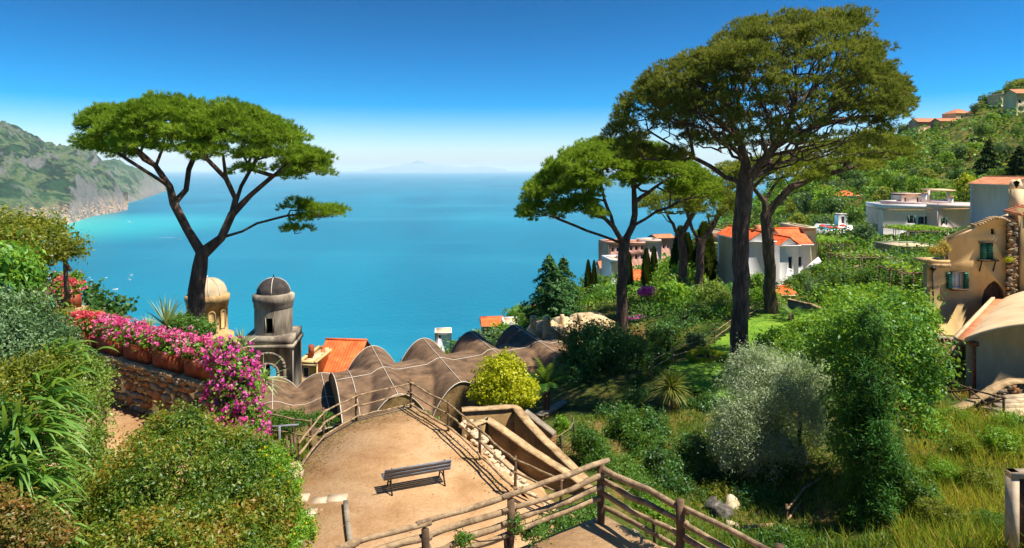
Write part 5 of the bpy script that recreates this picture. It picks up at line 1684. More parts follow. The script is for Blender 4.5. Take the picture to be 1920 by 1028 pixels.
pine('umbrella_pine', 'tallest dark umbrella pine with broad dome of bare inner branches',
     [[(1389, 720, 38.7), (1387, 600, 38.7), (1389, 470, 38.7), (1393, 395, 38.7), (1397, 345, 38.7)],
      [(1397, 345, 38.7), (1432, 300, 38.6), (1470, 250, 38.4), (1490, 200, 38), (1492, 140, 37.6), (1488, 80, 38)],
      [(1393, 360, 38.7), (1398, 305, 38.4), (1386, 260, 38), (1364, 200, 37.4), (1340, 150, 37)],
      [(1391, 372, 38.7), (1332, 338, 37.5), (1262, 312, 36.5), (1205, 290, 36.5)],
      [(1396, 340, 38.7), (1332, 312, 39.5), (1270, 278, 40), (1215, 245, 40.5)],
      [(1400, 348, 38.7), (1462, 306, 39.8), (1525, 292, 41), (1605, 288, 42), (1650, 284, 42)],
      [(1452, 280, 38.5), (1522, 240, 37.5), (1592, 222, 36.8), (1650, 215, 36.6)],
      [(1470, 250, 38.4), (1430, 200, 39.5), (1402, 130, 40.5), (1390, 90, 41)],
      [(1490, 200, 38), (1545, 140, 39), (1590, 100, 40)],
      [(1480, 225, 38.2), (1540, 200, 36), (1580, 160, 34)],
      [(1386, 260, 38), (1340, 230, 35.5), (1300, 190, 34)],
      [(1400, 340, 38.7), (1440, 290, 36), (1480, 230, 33.5), (1490, 180, 32.5)],
      [(1364, 200, 37.4), (1310, 160, 38), (1280, 130, 39)]],
     [(1462, 199, 38.7, 192, 166, 7.2, -.5), (1305, 196, 38, 108, 92, 4.2, -.5), (1208, 214, 38.6, 46, 52, 2.6, -.4), (1632, 205, 38.6, 42, 78, 3, -.4), (1168, 268, 39.5, 34, 36, 1.6, -.4), (1400, 120, 33.6, 38, 34, 1.2), (1352, 128, 35.5, 42, 38, 1.4), (1662, 200, 38, 22, 28, 1.2), (1230, 300, 40, 60, 26, 2, -.2), (1560, 80, 38, 70, 55, 3, .1)],
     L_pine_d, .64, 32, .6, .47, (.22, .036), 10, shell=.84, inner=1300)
pine('umbrella_pine', 'olive-toned umbrella pine right behind the tallest pine',
     [[(1447, 610, 51.5), (1444, 520, 51.5), (1438, 430, 51.5), (1433, 378, 51.5)],
      [(1437, 400, 51.5), (1482, 352, 51.5), (1542, 330, 52), (1605, 312, 52)],
      [(1433, 378, 51.5), (1412, 352, 51), (1395, 336, 51)],
      [(1434, 380, 51.5), (1450, 350, 53), (1470, 330, 54)]],
     [(1455, 332, 51.5, 85, 40, 3.5), (1560, 310, 52, 80, 45, 4), (1640, 288, 52, 52, 45, 3), (1672, 300, 52, 35, 35, 2)],
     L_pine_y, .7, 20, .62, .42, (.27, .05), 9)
pine('umbrella_pine', 'slim umbrella pine in front of the left dark cypress pair',
     [[(1281, 600, 72), (1281, 520, 72), (1279, 460, 72), (1272, 425, 72)], [(1279, 455, 72), (1262, 420, 72), (1250, 400, 71)], [(1276, 445, 72), (1300, 400, 72), (1310, 380, 73)]],
     [(1258, 392, 72, 55, 32, 4), (1300, 368, 73, 50, 36, 4)], L_pine_y, .95, 20, .85, .45, (.36, .07), 8)
pine('umbrella_pine', 'forked slim umbrella pine left of the yellow house',
     [[(1308, 610, 70), (1310, 540, 70), (1312, 490, 70), (1314, 455, 70)], [(1312, 462, 70), (1298, 430, 70), (1290, 405, 70)], [(1313, 460, 70), (1336, 425, 70), (1350, 400, 70)]],
     [(1325, 378, 70, 58, 42, 4), (1352, 402, 69, 38, 26, 3), (1372, 345, 74, 45, 38, 3)], L_pine_y, .95, 20, .85, .42, (.36, .07), 8)

# ------------------------------------------------------------------ shrubs, hedges, flowering plants
def shrub(name, label, lobes, mat, leaf, cover=2.0, asp=.5, jit=.8, droop=0.0, cat='shrub', stem=True, base=None, flowers=(), lump=.3, group=None, low=-.55, part='foliage', fold=.15, stems=None, trunkmat=None):
    c0 = lobe_m(lobes[0][:6])[0]
    cs = np.array([lobe_m(l[:6])[0] for l in lobes])
    if base is None:
        b = cs.mean(0)
        base = A(b[0], b[1], min(gz(b[0], b[1]), cs[:, 2].min() - .2))
    else: base = A(*base)
    R = thing(name, label, cat, base, group)
    pts, nrm, tips = [], [], []
    FL = []
    for l in lobes:
        c, r = lobe_m(l[:6])
        rm = float(np.mean(r))
        area = 4 * PI * ((r[0] * r[1]) ** 1.6 / 3 + (r[0] * r[2]) ** 1.6 / 3 + (r[1] * r[2]) ** 1.6 / 3) ** (1 / 1.6)
        cl = max(lump * rm, leaf * 1.6)
        nc = max(8, int(area / cl ** 2 * 1.0))
        d = unit(rng.normal(size=(nc * 2, 3)))
        d = d[d[:, 2] > low][:nc]
        kk = rng.normal(size=(4, 3)) * 2.2
        ph = rng.uniform(0, 6, 4)
        bump = 1 + .09 * np.sin(d @ kk.T + ph).sum(1)
        cc = c + d * r * (bump * rng.uniform(.58, 1.0, len(d)))[:, None]
        tips.append(cc[: max(3, len(cc) // 6)])
        n = int(cover * area / (leaf ** 2 * asp * .55))
        wgt = rng.uniform(.25, 1.6, len(cc))
        idx = rng.choice(len(cc), n, p=wgt / wgt.sum())
        sg = cl * rng.uniform(.3, .62, len(cc))
        g = rng.normal(size=(n, 3)) * sg[idx][:, None]
        p = cc[idx] + g
        o = unit(d[idx] * 1.0 + unit(g) * 1.1 + A(0, 0, .45))
        keep = (d[idx][:, 1] < .35) | (rng.random(n) < .45)
        pts.append(p[keep]); nrm.append(o[keep])
        # shoots that break the outline
        ns = max(6, int(len(cc) * .7))
        si = rng.integers(0, len(cc), ns)
        sd = unit(d[si] * .7 + A(0, 0, .6) + rng.normal(size=(ns, 3)) * .45)
        sl = cl * rng.uniform(.5, 1.7, ns)
        m = max(6, int(cl * 1.6 / leaf * 1.6))
        tt = np.linspace(.1, 1, m)
        sp = (cc[si][:, None] + sd[:, None] * (sl[:, None] * tt[None])[..., None]).reshape(-1, 3)
        sp = sp + rng.normal(size=sp.shape) * leaf * .45
        pts.append(sp); nrm.append(unit(np.repeat(d[si], m, 0) + rng.normal(size=sp.shape) * .5 + A(0, 0, .4)))
        FL.append((cc, d, cl))
    mb = MB()
    leaves(mb, np.concatenate(pts), np.concatenate(nrm), leaf, asp, jit, fold, droop)
    mb.build(part, mat, R)
    if stem:
        mb = MB()
        T = np.concatenate(tips)
        top = cs.mean(0)
        pl = stems or [[base, base + (top - base) * .5 + rng.normal(size=3) * .05, top - A(0, 0, .1)]]
        sk = skeleton(pl, T, .006 + .02 * leaf, max(.03, .05 * float(np.mean(lobe_m(lobes[0][:6])[1]))) if stems is None else .16, seg=max(.25, leaf * 3))
        bark(mb, sk, 5, 7)
        mb.build('stem' if stems is None else 'trunk', trunkmat or M_bark_d, R, smooth=True)
    for (fm, fs, fn, nm) in flowers:
        mb = MB()
        allc = np.concatenate([f[0] + f[1] * f[2] * .6 for f in FL])
        alld = np.concatenate([f[1] for f in FL])
        ok = (alld[:, 1] < .5) & (alld[:, 2] > -.7)
        allc, alld = allc[ok], alld[ok]
        k = rng.integers(0, len(allc), fn)
        cen = allc[k] + np.clip(rng.normal(size=(fn, 3)), -1.3, 1.3) * fs * .9
        m = 9
        b, dd = ball(fn * m, .6)
        leaves(mb, np.repeat(cen, m, 0) + b * fs * .55, dd, fs * .62, .9, .3, .05)
        mb.build(nm, fm, R)
    return R
def rosette(name, label, c, n, length, width, mat, up=(.1, 1.2), curl=.5, cat='plant', trunk=None, tr=.1, ztop=None, seg=4, group=None, dead=None, part='leaf_rosette'):
    """a plant of long narrow blades from one heart"""
    c = A(*c)
    base = c if trunk is None else A(*trunk)
    R = thing(name, label, cat, base, group)
    a = rng.uniform(0, 2 * PI, n)
    e = rng.uniform(up[0], up[1], n)
    d = np.stack([np.cos(a) * np.cos(e), np.sin(a) * np.cos(e), np.sin(e)], 1)
    mb = MB()
    blades(mb, c + d * length * .06, d, length * rng.uniform(.7, 1.1, n), width, curl, seg)
    mb.build(part, mat, R)
    if dead is not None:
        a = rng.uniform(0, 2 * PI, n // 3)
        d = np.stack([np.cos(a) * .6, np.sin(a) * .6, -.7 + 0 * a], 1)
        mb = MB()
        blades(mb, c + d * .05, d, length * .7, width, .4, 3)
        mb.build('dead_leaves', dead, R)
    if trunk is not None:
        pts = [base + (c - base) * t + rng.normal(size=3) * .02 for t in np.linspace(0, 1, 6)]
        MB().tube(pts, [tr * 1.2, tr, tr, tr * .9, tr * .9, tr * .8], 8).build('trunk', M_bark2, R, smooth=True)
    return R
def fronds(name, label, c, n, length, mat, trunk=None, tr=.15, up=(.0, 1.1), curl=.8, leafl=.3, cat='palm'):
    """feather palm or cycad: arching ribs with leaflets"""
    c = A(*c)
    base = c if trunk is None else A(*trunk)
    R = thing(name, label, cat, base)
    mb = MB()
    for i in range(n):
        a, e = rng.uniform(0, 2 * PI), rng.uniform(*up)
        d = A(math.cos(a) * math.cos(e), math.sin(a) * math.cos(e), math.sin(e))
        p = c.copy()
        m = 14
        for j in range(m):
            p = p + d * length / m
            d = unit(d + A(0, 0, -curl / m))
            s = unit(np.cross(d, A(0, 0, 1)))
            ll = leafl * math.sin(PI * (j + 1.2) / (m + 1.5)) ** .6
            for sg in (-1, 1):
                t = p + (s * sg + d * .6 - A(0, 0, .25)) * ll
                w = d * length / m * .35
                mb.add([p - w, p + w, t], [(0, 1, 2)])
    mb.build('fronds', mat, R)
    if trunk is not None:
        MB().tube([base + (c - base) * t for t in np.linspace(0, 1, 6)], tr, 9).build('trunk', M_bark, R, smooth=True)
    return R

# left foreground
shrub('pergola_vine', 'olive-green leafy vine on posts at the upper left edge', [(58, 458, 19, 72, 42, 1.3), (8, 455, 18.5, 44, 52, 1.2), (112, 474, 19.5, 30, 28, .9), (60, 430, 19.4, 50, 22, .8), (30, 500, 19, 50, 25, .8)], L_gold, .1, 1.7, .5, cat='vine', base=P(78, 575, 19), trunkmat=M_bark2,
      stems=[[P(78, 575, 19), P(77, 530, 19), P(74, 490, 19)], [P(77, 540, 19), P(60, 500, 18.8), P(30, 470, 18.6)], [P(74, 490, 19), P(100, 470, 19.3), P(118, 470, 19.5)]])
o_ = MB(); pole(o_, P(126, 560, 20.2), P(124, 470, 20.2), .07, .4); pole(o_, P(133, 508, 20.2), P(112, 478, 20.2), .06, .4)
tag(o_.build('pergola_post', M_bark2, loc=P(126, 560, 20.2), smooth=True), 'bare forked wooden post beside the pink flowers at upper left', 'post')
shrub('laurel_bush', 'bright green laurel bush with large leaves under the vine', [(26, 522, 12.6, 44, 34, .6), (48, 556, 12.8, 24, 20, .4), (5, 500, 12.4, 40, 35, .5), (40, 585, 12.6, 30, 20, .4)], L_lemon, .14, 1.8, .35)
shrub('grey_shrub', 'dense grey-green shrub below the laurel at the left edge', [(32, 616, 11.6, 58, 56, .8), (0, 650, 11.2, 50, 70, .6), (98, 650, 11.9, 32, 50, .5), (60, 670, 11.4, 55, 45, .5)], L_grey, .055, 1.7, .5)
shrub('gold_shrub', 'golden small-leaved shrub in the middle of the left hedge', [(45, 742, 10.6, 72, 62, .7), (92, 705, 11.1, 40, 50, .5), (10, 720, 10.8, 40, 40, .5)], L_gold, .05, 1.6, .5)
shrub('privet_hedge', 'pale-edged leafy hedge column along the sandy path', [(166, 722, 12.2, 34, 58, .5), (152, 800, 11.6, 46, 62, .5), (160, 870, 11, 42, 62, .5), (150, 940, 10.4, 45, 60, .5), (128, 680, 12.3, 30, 40, .4), (120, 1000, 10, 70, 45, .5)], L_var, .06, 1.7, .5)
shrub('fresh_shrub', 'fresh green shrub at the left edge below the golden one', [(8, 815, 9.9, 42, 75, .5), (45, 850, 9.9, 35, 50, .4), (20, 900, 9.6, 60, 50, .5)], L_mid, .06, 1.7, .45)
shrub('rusty_shrub', 'rusty red-tipped shrub in the bottom left corner', [(15, 985, 8.6, 58, 45, .4), (70, 1010, 8.6, 55, 36, .4), (0, 950, 8.8, 30, 30, .3)], L_red, .05, 1.7, .5)
def strap_plants():
    k = 0
    for (u, v, Y, n, L, lb) in ((62, 985, 9.3, 80, .85, 'lowest clump of arching strap leaves in the left hedge'), (45, 890, 9.5, 110, .95, 'widest clump of arching strap leaves in the left hedge'), (72, 800, 9.9, 85, .85, 'middle clump of arching strap leaves in the left hedge'), (98, 730, 10.4, 65, .75, 'upper clump of strap leaves beside the golden shrub'), (118, 668, 11.2, 45, .6, 'topmost small clump of strap leaves near the path hedge')):
        c = P(u, v, Y)
        R = thing('strap_leaf_plant', lb, 'plant', c - A(0, 0, .5), 'strap-leaved plants in the left hedge')
        a = rng.uniform(-1.3, .7, n)
        e = rng.uniform(-.05, .95, n)
        d = np.stack([np.cos(a) * np.cos(e), -np.abs(np.sin(a)) * .5 * np.cos(e), np.sin(e)], 1)
        base = c + rng.normal(size=(n, 3)) * A(.22, .15, .16) - A(.1, 0, .05)
        mb = MB()
        blades(mb, base, d, L * rng.uniform(.6, 1.1, n), .07, 1.1, 6)
        mb.build('leaves', L_strap, R)
strap_plants()
shrub('foreground_bush', 'big olive and rust coloured bush filling the bottom left foreground', [(320, 905, 10.6, 120, 95, 1.0), (255, 955, 10.1, 85, 85, .8), (430, 925, 10.6, 95, 90, .9), (390, 1010, 9.6, 150, 75, .8), (280, 1025, 9.2, 130, 60, .7), (345, 825, 10.9, 75, 50, .6), (440, 850, 10.9, 60, 50, .5), (505, 985, 10, 55, 80, .6)], L_fore, .06, 1.7, .42, jit=1.0, lump=.24, cat='bush', base=(-5.4, 10.4, 4.1))
shrub('yellow_flower_bush', 'green bush with small yellow flowers at the bush edge by the terrace', [(505, 875, 11.0, 38, 45, .4), (530, 935, 10.5, 32, 55, .4), (560, 1005, 10, 26, 42, .4)], L_vine, .045, 1.7, .45, flowers=((L_yfl, .035, 170, 'yellow_flowers'),), cat='bush', base=(-3.9, 10.6, 3.9))
# flower boxes on the wall
def flower_box(lb, c, W, fm, nfl, seed, h=.42, spill=.0):
    ang = math.atan2(wd[1], wd[0])
    R = thing('flower_box', 'terracotta flower box, ' + lb, 'planter', c, 'terracotta flower boxes')
    mb = MB()
    D = .32
    for s in (-1, 1): mb.bar(c + wn_ * s * (D / 2 - .02) - wd * W / 2 + A(0, 0, h / 2), c + wn_ * s * (D / 2 - .02) + wd * W / 2 + A(0, 0, h / 2), .04, h)
    for s in (-1, 1): mb.bar(c + wd * s * (W / 2 - .02) - wn_ * (D / 2 - .04) + A(0, 0, h / 2), c + wd * s * (W / 2 - .02) + wn_ * (D / 2 - .04) + A(0, 0, h / 2), .04, h)
    mb.bar(c - wd * (W / 2 - .04) + A(0, 0, .02), c + wd * (W / 2 - .04) + A(0, 0, .02), D - .08, .04)
    mb.build('box', M_terra, R)
    mb = MB()
    for s in (-1, 1): mb.bar(c + wn_ * s * (D / 2) - wd * (W / 2 + .015) + A(0, 0, h - .02), c + wn_ * s * (D / 2) + wd * (W / 2 + .015) + A(0, 0, h - .02), .05, .06)
    mb.build('rim', M_terra, R)
    MB().bar(c - wd * (W / 2 - .045) + A(0, 0, h - .06), c + wd * (W / 2 - .045) + A(0, 0, h - .06), D - .085, .05).build('soil', M_soil, R)
    pl_ = thing('geranium', 'pink geraniums growing in the box ' + lb, 'plant', c + A(0, 0, h - .04), 'geraniums in the boxes')
    n = 900
    x = rng.uniform(-.5, .5, n) * (W + .1)
    y = rng.normal(size=n) * .13 + spill
    z = rng.uniform(-.05, .34, n) * (1 - (np.abs(y - spill) / .6) ** 2) - np.clip(y - .2, 0, 1) * .5
    p = c + wd * x[:, None] + wn_ * y[:, None] + A(0, 0, h + .05) + A(0, 0, 1) * z[:, None]
    mb = MB()
    leaves(mb, p, wn_ * .5 + A(0, 0, .8) + 0 * p, .085, .85, .7, .1)
    mb.build('foliage', L_gera, pl_)
    x = rng.uniform(-.5, .5, nfl) * (W + .1)
    y = rng.normal(size=nfl) * .15 + spill
    z = rng.uniform(.1, .46, nfl) - np.clip(y - .1, 0, 1) * .5
    p = c + wd * x[:, None] + wn_ * y[:, None] + A(0, 0, h + .02) + A(0, 0, 1) * z[:, None]
    m = 12
    b, dd = ball(nfl * m, .6)
    mb = MB()
    leaves(mb, np.repeat(p, m, 0) + b * .065, dd, .058, .9, .35, .05)
    mb.build('blossoms', fm, pl_)
LW = float(np.linalg.norm(WB - WA))
names = ['leftmost on the stone wall', 'second from the left on the stone wall', 'in the middle of the stone wall', 'second from the right on the stone wall', 'at the right end of the stone wall']
for k in range(5):
    flower_box(names[k], WA + wd * (.75 + k * (LW - 1.5) / 4) + A(0, 0, WT + .012) - wn_ * .22, 1.08, L_coral if k == 0 else L_pink, 170 if k in (0, 1) else 120, k)
cb = P(127, 573, 22)
flower_box('beside the forked post at upper left', cb, 1.15, L_coral, 120, 9, spill=.05)
MB().box(cb + A(.05, 0, -.5), (1.3, .6, .98), -.5).build('box_plinth', M_cap, tag(thing('stone_plinth', 'pale stone plinth under the upper left flower box', 'plinth', cb - A(0, 0, 1)), None))
shrub('geranium_bush', 'tall pink geranium behind the upper left flower box', [(138, 532, 22.6, 20, 22, .35), (105, 525, 22.8, 22, 12, .3)], L_gera, .07, 1.5, .8, flowers=((L_pink, .09, 60, 'blossoms'),), base=P(135, 575, 22.6), cat='plant')
shrub('flower_cascade', 'magenta geranium cascade tumbling over the end of the stone wall', [(422, 668, 14.5, 34, 26, .4), (445, 725, 14.2, 44, 52, .5), (440, 785, 14.0, 46, 48, .4), (472, 795, 13.9, 24, 48, .35), (456, 700, 14.2, 24, 40, .4), (418, 740, 14.3, 22, 46, .35)], L_gera, .075, 1.5, .75, flowers=((L_mag, .1, 620, 'magenta_blossoms'), (L_pink, .09, 220, 'pink_blossoms')), cat='plant', base=(-6.2, 14.6, 4.6))
shrub('yellow_ground_plant', 'mat of tiny yellow flowers behind the leftmost flower box', [(125, 594, 19.8, 62, 12, .5), (185, 606, 19.0, 45, 11, .5), (240, 618, 18.4, 40, 9, .4)], L_gold, .05, 1.4, .5, flowers=((L_yfl, .035, 260, 'yellow_flowers'),), cat='plant')
shrub('fatsia_bush', 'dark big-leaved bush between the boxes and the sea', [(212, 584, 22, 28, 20, .6), (182, 572, 22.6, 18, 22, .4), (170, 555, 23, 12, 25, .3)], L_dark, .16, 1.4, .7)
shrub('low_green_bush', 'small bright bush left of the umbrella pine trunk', [(352, 612, 21, 30, 17, .5), (385, 622, 20.5, 20, 14, .4), (330, 606, 21.4, 20, 14, .4)], L_mid, .08, 1.6, .5)
rosette('spiky_cordyline', 'pale spiky plant with sword leaves left of the pine trunk', P(312, 612, 21), 75, .95, .05, L_spike, (.15, 1.45), .35)
rosette('spiky_cordyline', 'smaller spiky plant with striped leaves further left', P(276, 618, 21.4), 40, .5, .035, L_spike, (.2, 1.4), .4)
rosette('dwarf_palm', 'small fan of pale palm leaves beside the dark tower base', P(455, 650, 19), 45, .55, .04, L_spike, (.1, 1.4), .4)
rosette('spiky_cordyline', 'spiky green plant half hidden by the flower cascade', P(494, 712, 15.6), 60, .6, .04, L_spike, (-.6, 1.2), .4)

# centre of the garden
shrub('yellow_tree', 'round yellow-green leafy tree beyond the walled ramp', [(940, 706, 33, 48, 34, 1.2), (985, 736, 33, 24, 28, .8), (910, 734, 33, 28, 24, .8), (950, 742, 32.4, 46, 24, 1.0), (945, 690, 33.3, 26, 22, .7)], L_yellow, .13, 1.6, .75, cat='tree', base=P(948, 800, 33), lump=.34,
      stems=[[P(948, 800, 33), P(946, 770, 33), P(945, 735, 33)]], part='crown')
fronds('cycad_palm', 'feathery palm behind the yellow-green tree', P(1025, 722, 36), 30, 1.7, L_mid, P(1024, 790, 36), .2, (.3, 1.4), 1.0, .32)
shrub('dark_tree', 'broad dark evergreen tree beside the vaulted roof end', [(1110, 648, 42, 56, 46, 2), (1160, 676, 43, 60, 50, 2), (1085, 690, 41.5, 42, 34, 1.5), (1150, 725, 40.5, 62, 36, 1.5), (1210, 690, 43, 44, 42, 1.8), (1095, 735, 40, 40, 26, 1.2)], L_dark, .17, 1.8, .5, cat='tree', base=P(1140, 790, 41), lump=.34,
      stems=[[P(1140, 790, 41), P(1140, 740, 41.5), P(1145, 700, 42)]], part='crown')
garden = [
    ('shrub', 'leafy green shrub climbing over the wire gate', [(1100, 835, 28.6, 30, 40, .8), (1120, 870, 28, 32, 34, .8)], L_mid, .1),
    ('shrub', 'small bright plant behind the wire gate', [(1052, 800, 30.5, 14, 18, .4)], L_vine, .1),
    ('shrub', 'bamboo-like green shrub in the shady garden hollow', [(1180, 812, 31, 44, 42, 1.2), (1210, 850, 29.5, 40, 36, 1.0)], L_mid, .12),
    ('shrub', 'dark shrub below the spiky-headed tree', [(1240, 880, 27.4, 36, 46, 1.0), (1255, 930, 26, 28, 40, .8), (1225, 800, 31, 25, 30, .8)], L_dark, .11),
    ('shrub', 'bright green vine clump beyond the corner fence', [(1205, 945, 24.5, 34, 40, .8), (1170, 900, 26.5, 36, 40, .8), (1180, 985, 22.5, 40, 24, .6)], L_mid, .09),
    ('shrub', 'dark hedge beside the shady path at the lawn edge', [(1160, 775, 34, 44, 22, 1.0), (1205, 755, 36, 30, 28, 1.0), (1290, 765, 33.5, 30, 22, .8), (1330, 762, 33, 30, 16, .6)], L_dark, .12),
    ('shrub', 'round dark hedge below the lawn railing', [(1275, 618, 50, 46, 32, 2), (1240, 630, 48, 30, 24, 1.5), (1312, 600, 52, 30, 26, 1.5)], L_dark, .16),
    ('shrub', 'light green bushes between dark tree and lawn', [(1225, 690, 42, 38, 28, 1.5), (1245, 715, 39, 34, 26, 1.2), (1215, 735, 38, 34, 26, 1.2), (1190, 650, 47, 26, 22, 1.2)], L_mid, .15),
    ('shrub', 'grey-green cushion shrub against the lawn railing', [(1305, 640, 45, 20, 14, .8), (1335, 618, 49, 22, 12, .8)], L_grey, .12),
    ('shrub', 'feathery bright conifer left of the big pine trunk', [(1338, 560, 58, 26, 30, 1.6), (1352, 585, 55, 24, 18, 1.2), (1322, 585, 56, 22, 20, 1.2)], L_var, .2),
    ('shrub', 'bright green bush right of the big pine trunk', [(1422, 535, 62, 22, 24, 1.5), (1432, 560, 60, 26, 16, 1.4)], L_vine, .2),
    ('shrub', 'dark round bush pair beyond the lawn wall', [(1508, 534, 70, 26, 22, 1.6), (1484, 540, 68, 18, 16, 1.2)], L_mid, .2),
    ('shrub', 'flower-flecked shrubs on the lawn wall', [(1545, 545, 64, 32, 20, 1.5), (1580, 560, 60, 26, 20, 1.4)], L_grey, .18),
    ('shrub', 'sprawling bright shrub hiding the foot of the big pine', [(1470, 655, 35.5, 44, 34, 1.3), (1440, 690, 34, 34, 28, 1.0), (1510, 630, 37, 34, 34, 1.2)], L_vine, .14),
    ('shrub', 'tall bright bushes between lawn and ochre house', [(1600, 590, 40, 55, 34, 2), (1660, 570, 42, 48, 32, 2), (1560, 620, 39, 40, 34, 1.6), (1708, 590, 40, 32, 40, 1.4)], L_vine, .16),
    ('shrub', 'darker mixed shrubs under the vine pergola', [(1690, 520, 60, 50, 26, 2), (1640, 525, 62, 40, 24, 2), (1590, 530, 63, 36, 24, 1.8), (1725, 535, 55, 26, 26, 1.5)], L_mid, .2),
    ('shrub', 'olive-leaved bush left of the white terrace wall', [(1250, 600, 62, 30, 20, 1.5), (1215, 590, 66, 28, 14, 1.5), (1190, 610, 60, 20, 16, 1.2)], L_grey, .2),
    ('shrub', 'light tree behind the bougainvillea', [(1262, 520, 84, 34, 32, 2.5), (1240, 540, 82, 22, 20, 2)], L_vine, .26),
    ('shrub', 'weedy plants at the foot of the near fence corner', [(1080, 968, 14.6, 46, 14, .4), (1040, 990, 14.0, 40, 12, .4), (1115, 945, 15.2, 24, 14, .4)], L_mid, .06),
    ('shrub', 'trailing ivy on the near fence posts', [(965, 985, 11.3, 12, 22, .12), (1000, 1000, 11.6, 24, 10, .2), (870, 1010, 10.6, 16, 8, .15)], L_mid, .05),
    ('shrub', 'small leafy plants outside the right fence arm', [(1215, 950, 12.2, 26, 12, .25), (1240, 965, 11.6, 20, 10, .2)], L_vine, .05),
    ('shrub', 'grassy weeds behind the terrace fence by the short pole fence', [(540, 790, 27.5, 40, 14, .8), (600, 788, 28.5, 30, 8, .6), (800, 790, 27.5, 16, 10, .4)], L_mid, .1),
    ('shrub', 'pale leafy shrub on the grassy bank at right', [(1700, 905, 20.5, 32, 28, .6), (1730, 930, 19.6, 26, 24, .5)], L_mid, .08),
    ('shrub', 'bright weeds in the corner beside the framed gate', [(1900, 800, 25, 34, 22, .8), (1880, 830, 23.5, 30, 20, .8)], L_vine, .1),
    ('shrub', 'dark ivy-like shrubs filling the hollow left of the olive', [(1300, 850, 28.5, 34, 36, .9), (1335, 900, 27, 40, 26, .9), (1290, 935, 25.6, 30, 28, .7), (1420, 935, 25, 50, 20, .8), (1470, 900, 26.4, 40, 22, .8)], L_dark, .1),
    ('shrub', 'low leafy plants below the trough at the bottom edge', [(1450, 1015, 20, 60, 14, .6), (1540, 1010, 20.5, 40, 18, .6), (1380, 1012, 21, 30, 12, .5)], L_mid, .08),
    ('shrub', 'mossy yellow plants in the shade under the olive', [(1540, 880, 27.5, 36, 16, .8), (1350, 930, 25.5, 30, 16, .7), (1320, 880, 27.5, 22, 26, .7)], L_gold, .09),
]
for nm, lb, lobes, mt, lf in garden:
    shrub('garden_shrub' if nm == 'shrub' else nm, lb, lobes, mt, lf, 1.7, .5)
rosette('cordyline_tree', 'spiky-headed tree with shaggy trunk beside the lawn', P(1258, 728, 33.2), 330, 1.15, .05, L_spike_d, (-.5, 1.5), .75, 'tree', trunk=P(1254, 835, 32.6), tr=.16, dead=L_grass_y, part='crown')
fronds('cycad', 'yellow-green cycad in the round lawn bed', lawn_z(G(1325, 672, -1.2)) + A(0, 0, .5), 16, .75, L_yellow, lawn_z(G(1325, 672, -1.2)), .14, (.1, 1.0), .9, .14, cat='plant')
fronds('cycad', 'dark green cycad on the lawn near the second pine', lawn_z(G(1483, 608, -1.2)) + A(0, 0, .4), 26, 1.2, L_mid, lawn_z(G(1483, 610, -1.2)), .2, (-.1, 1.0), .9, .2, cat='plant')
def ring_bed():
    c = lawn_z(G(1325, 672, -1.2))
    R = thing('round_flower_bed', 'round lawn bed edged with clipped golden hedge', 'flower bed', c)
    MB().lathe(c, [(1.0, .06), (.6, .1), (.01, .12)], 24).build('soil', M_soil, R)
    n = 5200
    a = rng.uniform(0, 2 * PI, n)
    t = rng.uniform(0, 2 * PI, n)
    p = c + np.stack([np.cos(a) * (1.02 + .17 * np.cos(t)), np.sin(a) * (1.02 + .17 * np.cos(t)), .2 + .17 * np.sin(t)], 1)
    nn = np.stack([np.cos(a) * np.cos(t), np.sin(a) * np.cos(t), np.sin(t)], 1)
    mb = MB()
    leaves(mb, p, nn, .07, .6, .6)
    mb.build('hedge', L_yellow, R)
ring_bed()
shrub('olive_tree', 'silvery olive tree spreading over the shady garden', [(1440, 735, 27.5, 84, 66, 1.9), (1385, 800, 26.8, 52, 56, 1.4), (1490, 785, 27.2, 58, 66, 1.5), (1435, 840, 26.4, 62, 44, 1.2), (1515, 715, 28, 46, 46, 1.2), (1372, 850, 26.4, 32, 38, .9), (1420, 690, 28, 50, 34, 1.2)], L_olive, .11, .95, .26, jit=1.2, cat='tree', base=P(1540, 950, 26.5), lump=.36, droop=.5,
      stems=[[P(1540, 950, 26.5), P(1530, 900, 26.8), P(1512, 860, 27), P(1500, 835, 27.2)], [P(1512, 860, 27), P(1470, 820, 27), P(1430, 780, 27.2)], [P(1500, 835, 27.2), P(1500, 780, 27.5), P(1490, 730, 27.8)]], part='crown')
shrub('lemon_tree', 'tall bright green glossy tree right of the silvery olive', [(1640, 620, 24.5, 84, 58, 2), (1700, 672, 23.4, 58, 62, 1.5), (1615, 700, 24.2, 56, 56, 1.4), (1685, 765, 22.8, 62, 58, 1.3), (1560, 655, 25.5, 48, 46, 1.3), (1725, 720, 23.5, 36, 50, 1.0), (1600, 760, 23.8, 46, 46, 1.1), (1690, 590, 25, 50, 40, 1.4), (1590, 830, 23.6, 34, 60, 1)], L_lemon, .15, 1.15, .45, cat='tree', base=P(1660, 1010, 23), lump=.38,
      stems=[[P(1660, 1010, 23), P(1658, 900, 23.2), P(1655, 800, 23.5), P(1650, 720, 24)]], part='crown')
shrub('cypress_tree', 'thick dark cypress column in front of the glossy tree', [(1632, 640, 21.6, 26, 66, .5), (1628, 740, 21.2, 42, 82, .75), (1636, 860, 20.8, 60, 92, 1.0), (1642, 980, 20.4, 66, 92, 1.1), (1655, 1050, 20.2, 66, 80, 1.1)], L_cyp2, .13, 1.9, .2, jit=.5, cat='tree', base=P(1645, 1140, 20.4), lump=.22, low=-1,
      stems=[[P(1645, 1140, 20.4), P(1642, 980, 20.4), P(1634, 800, 20.9), P(1632, 700, 21.3)]], part='crown')

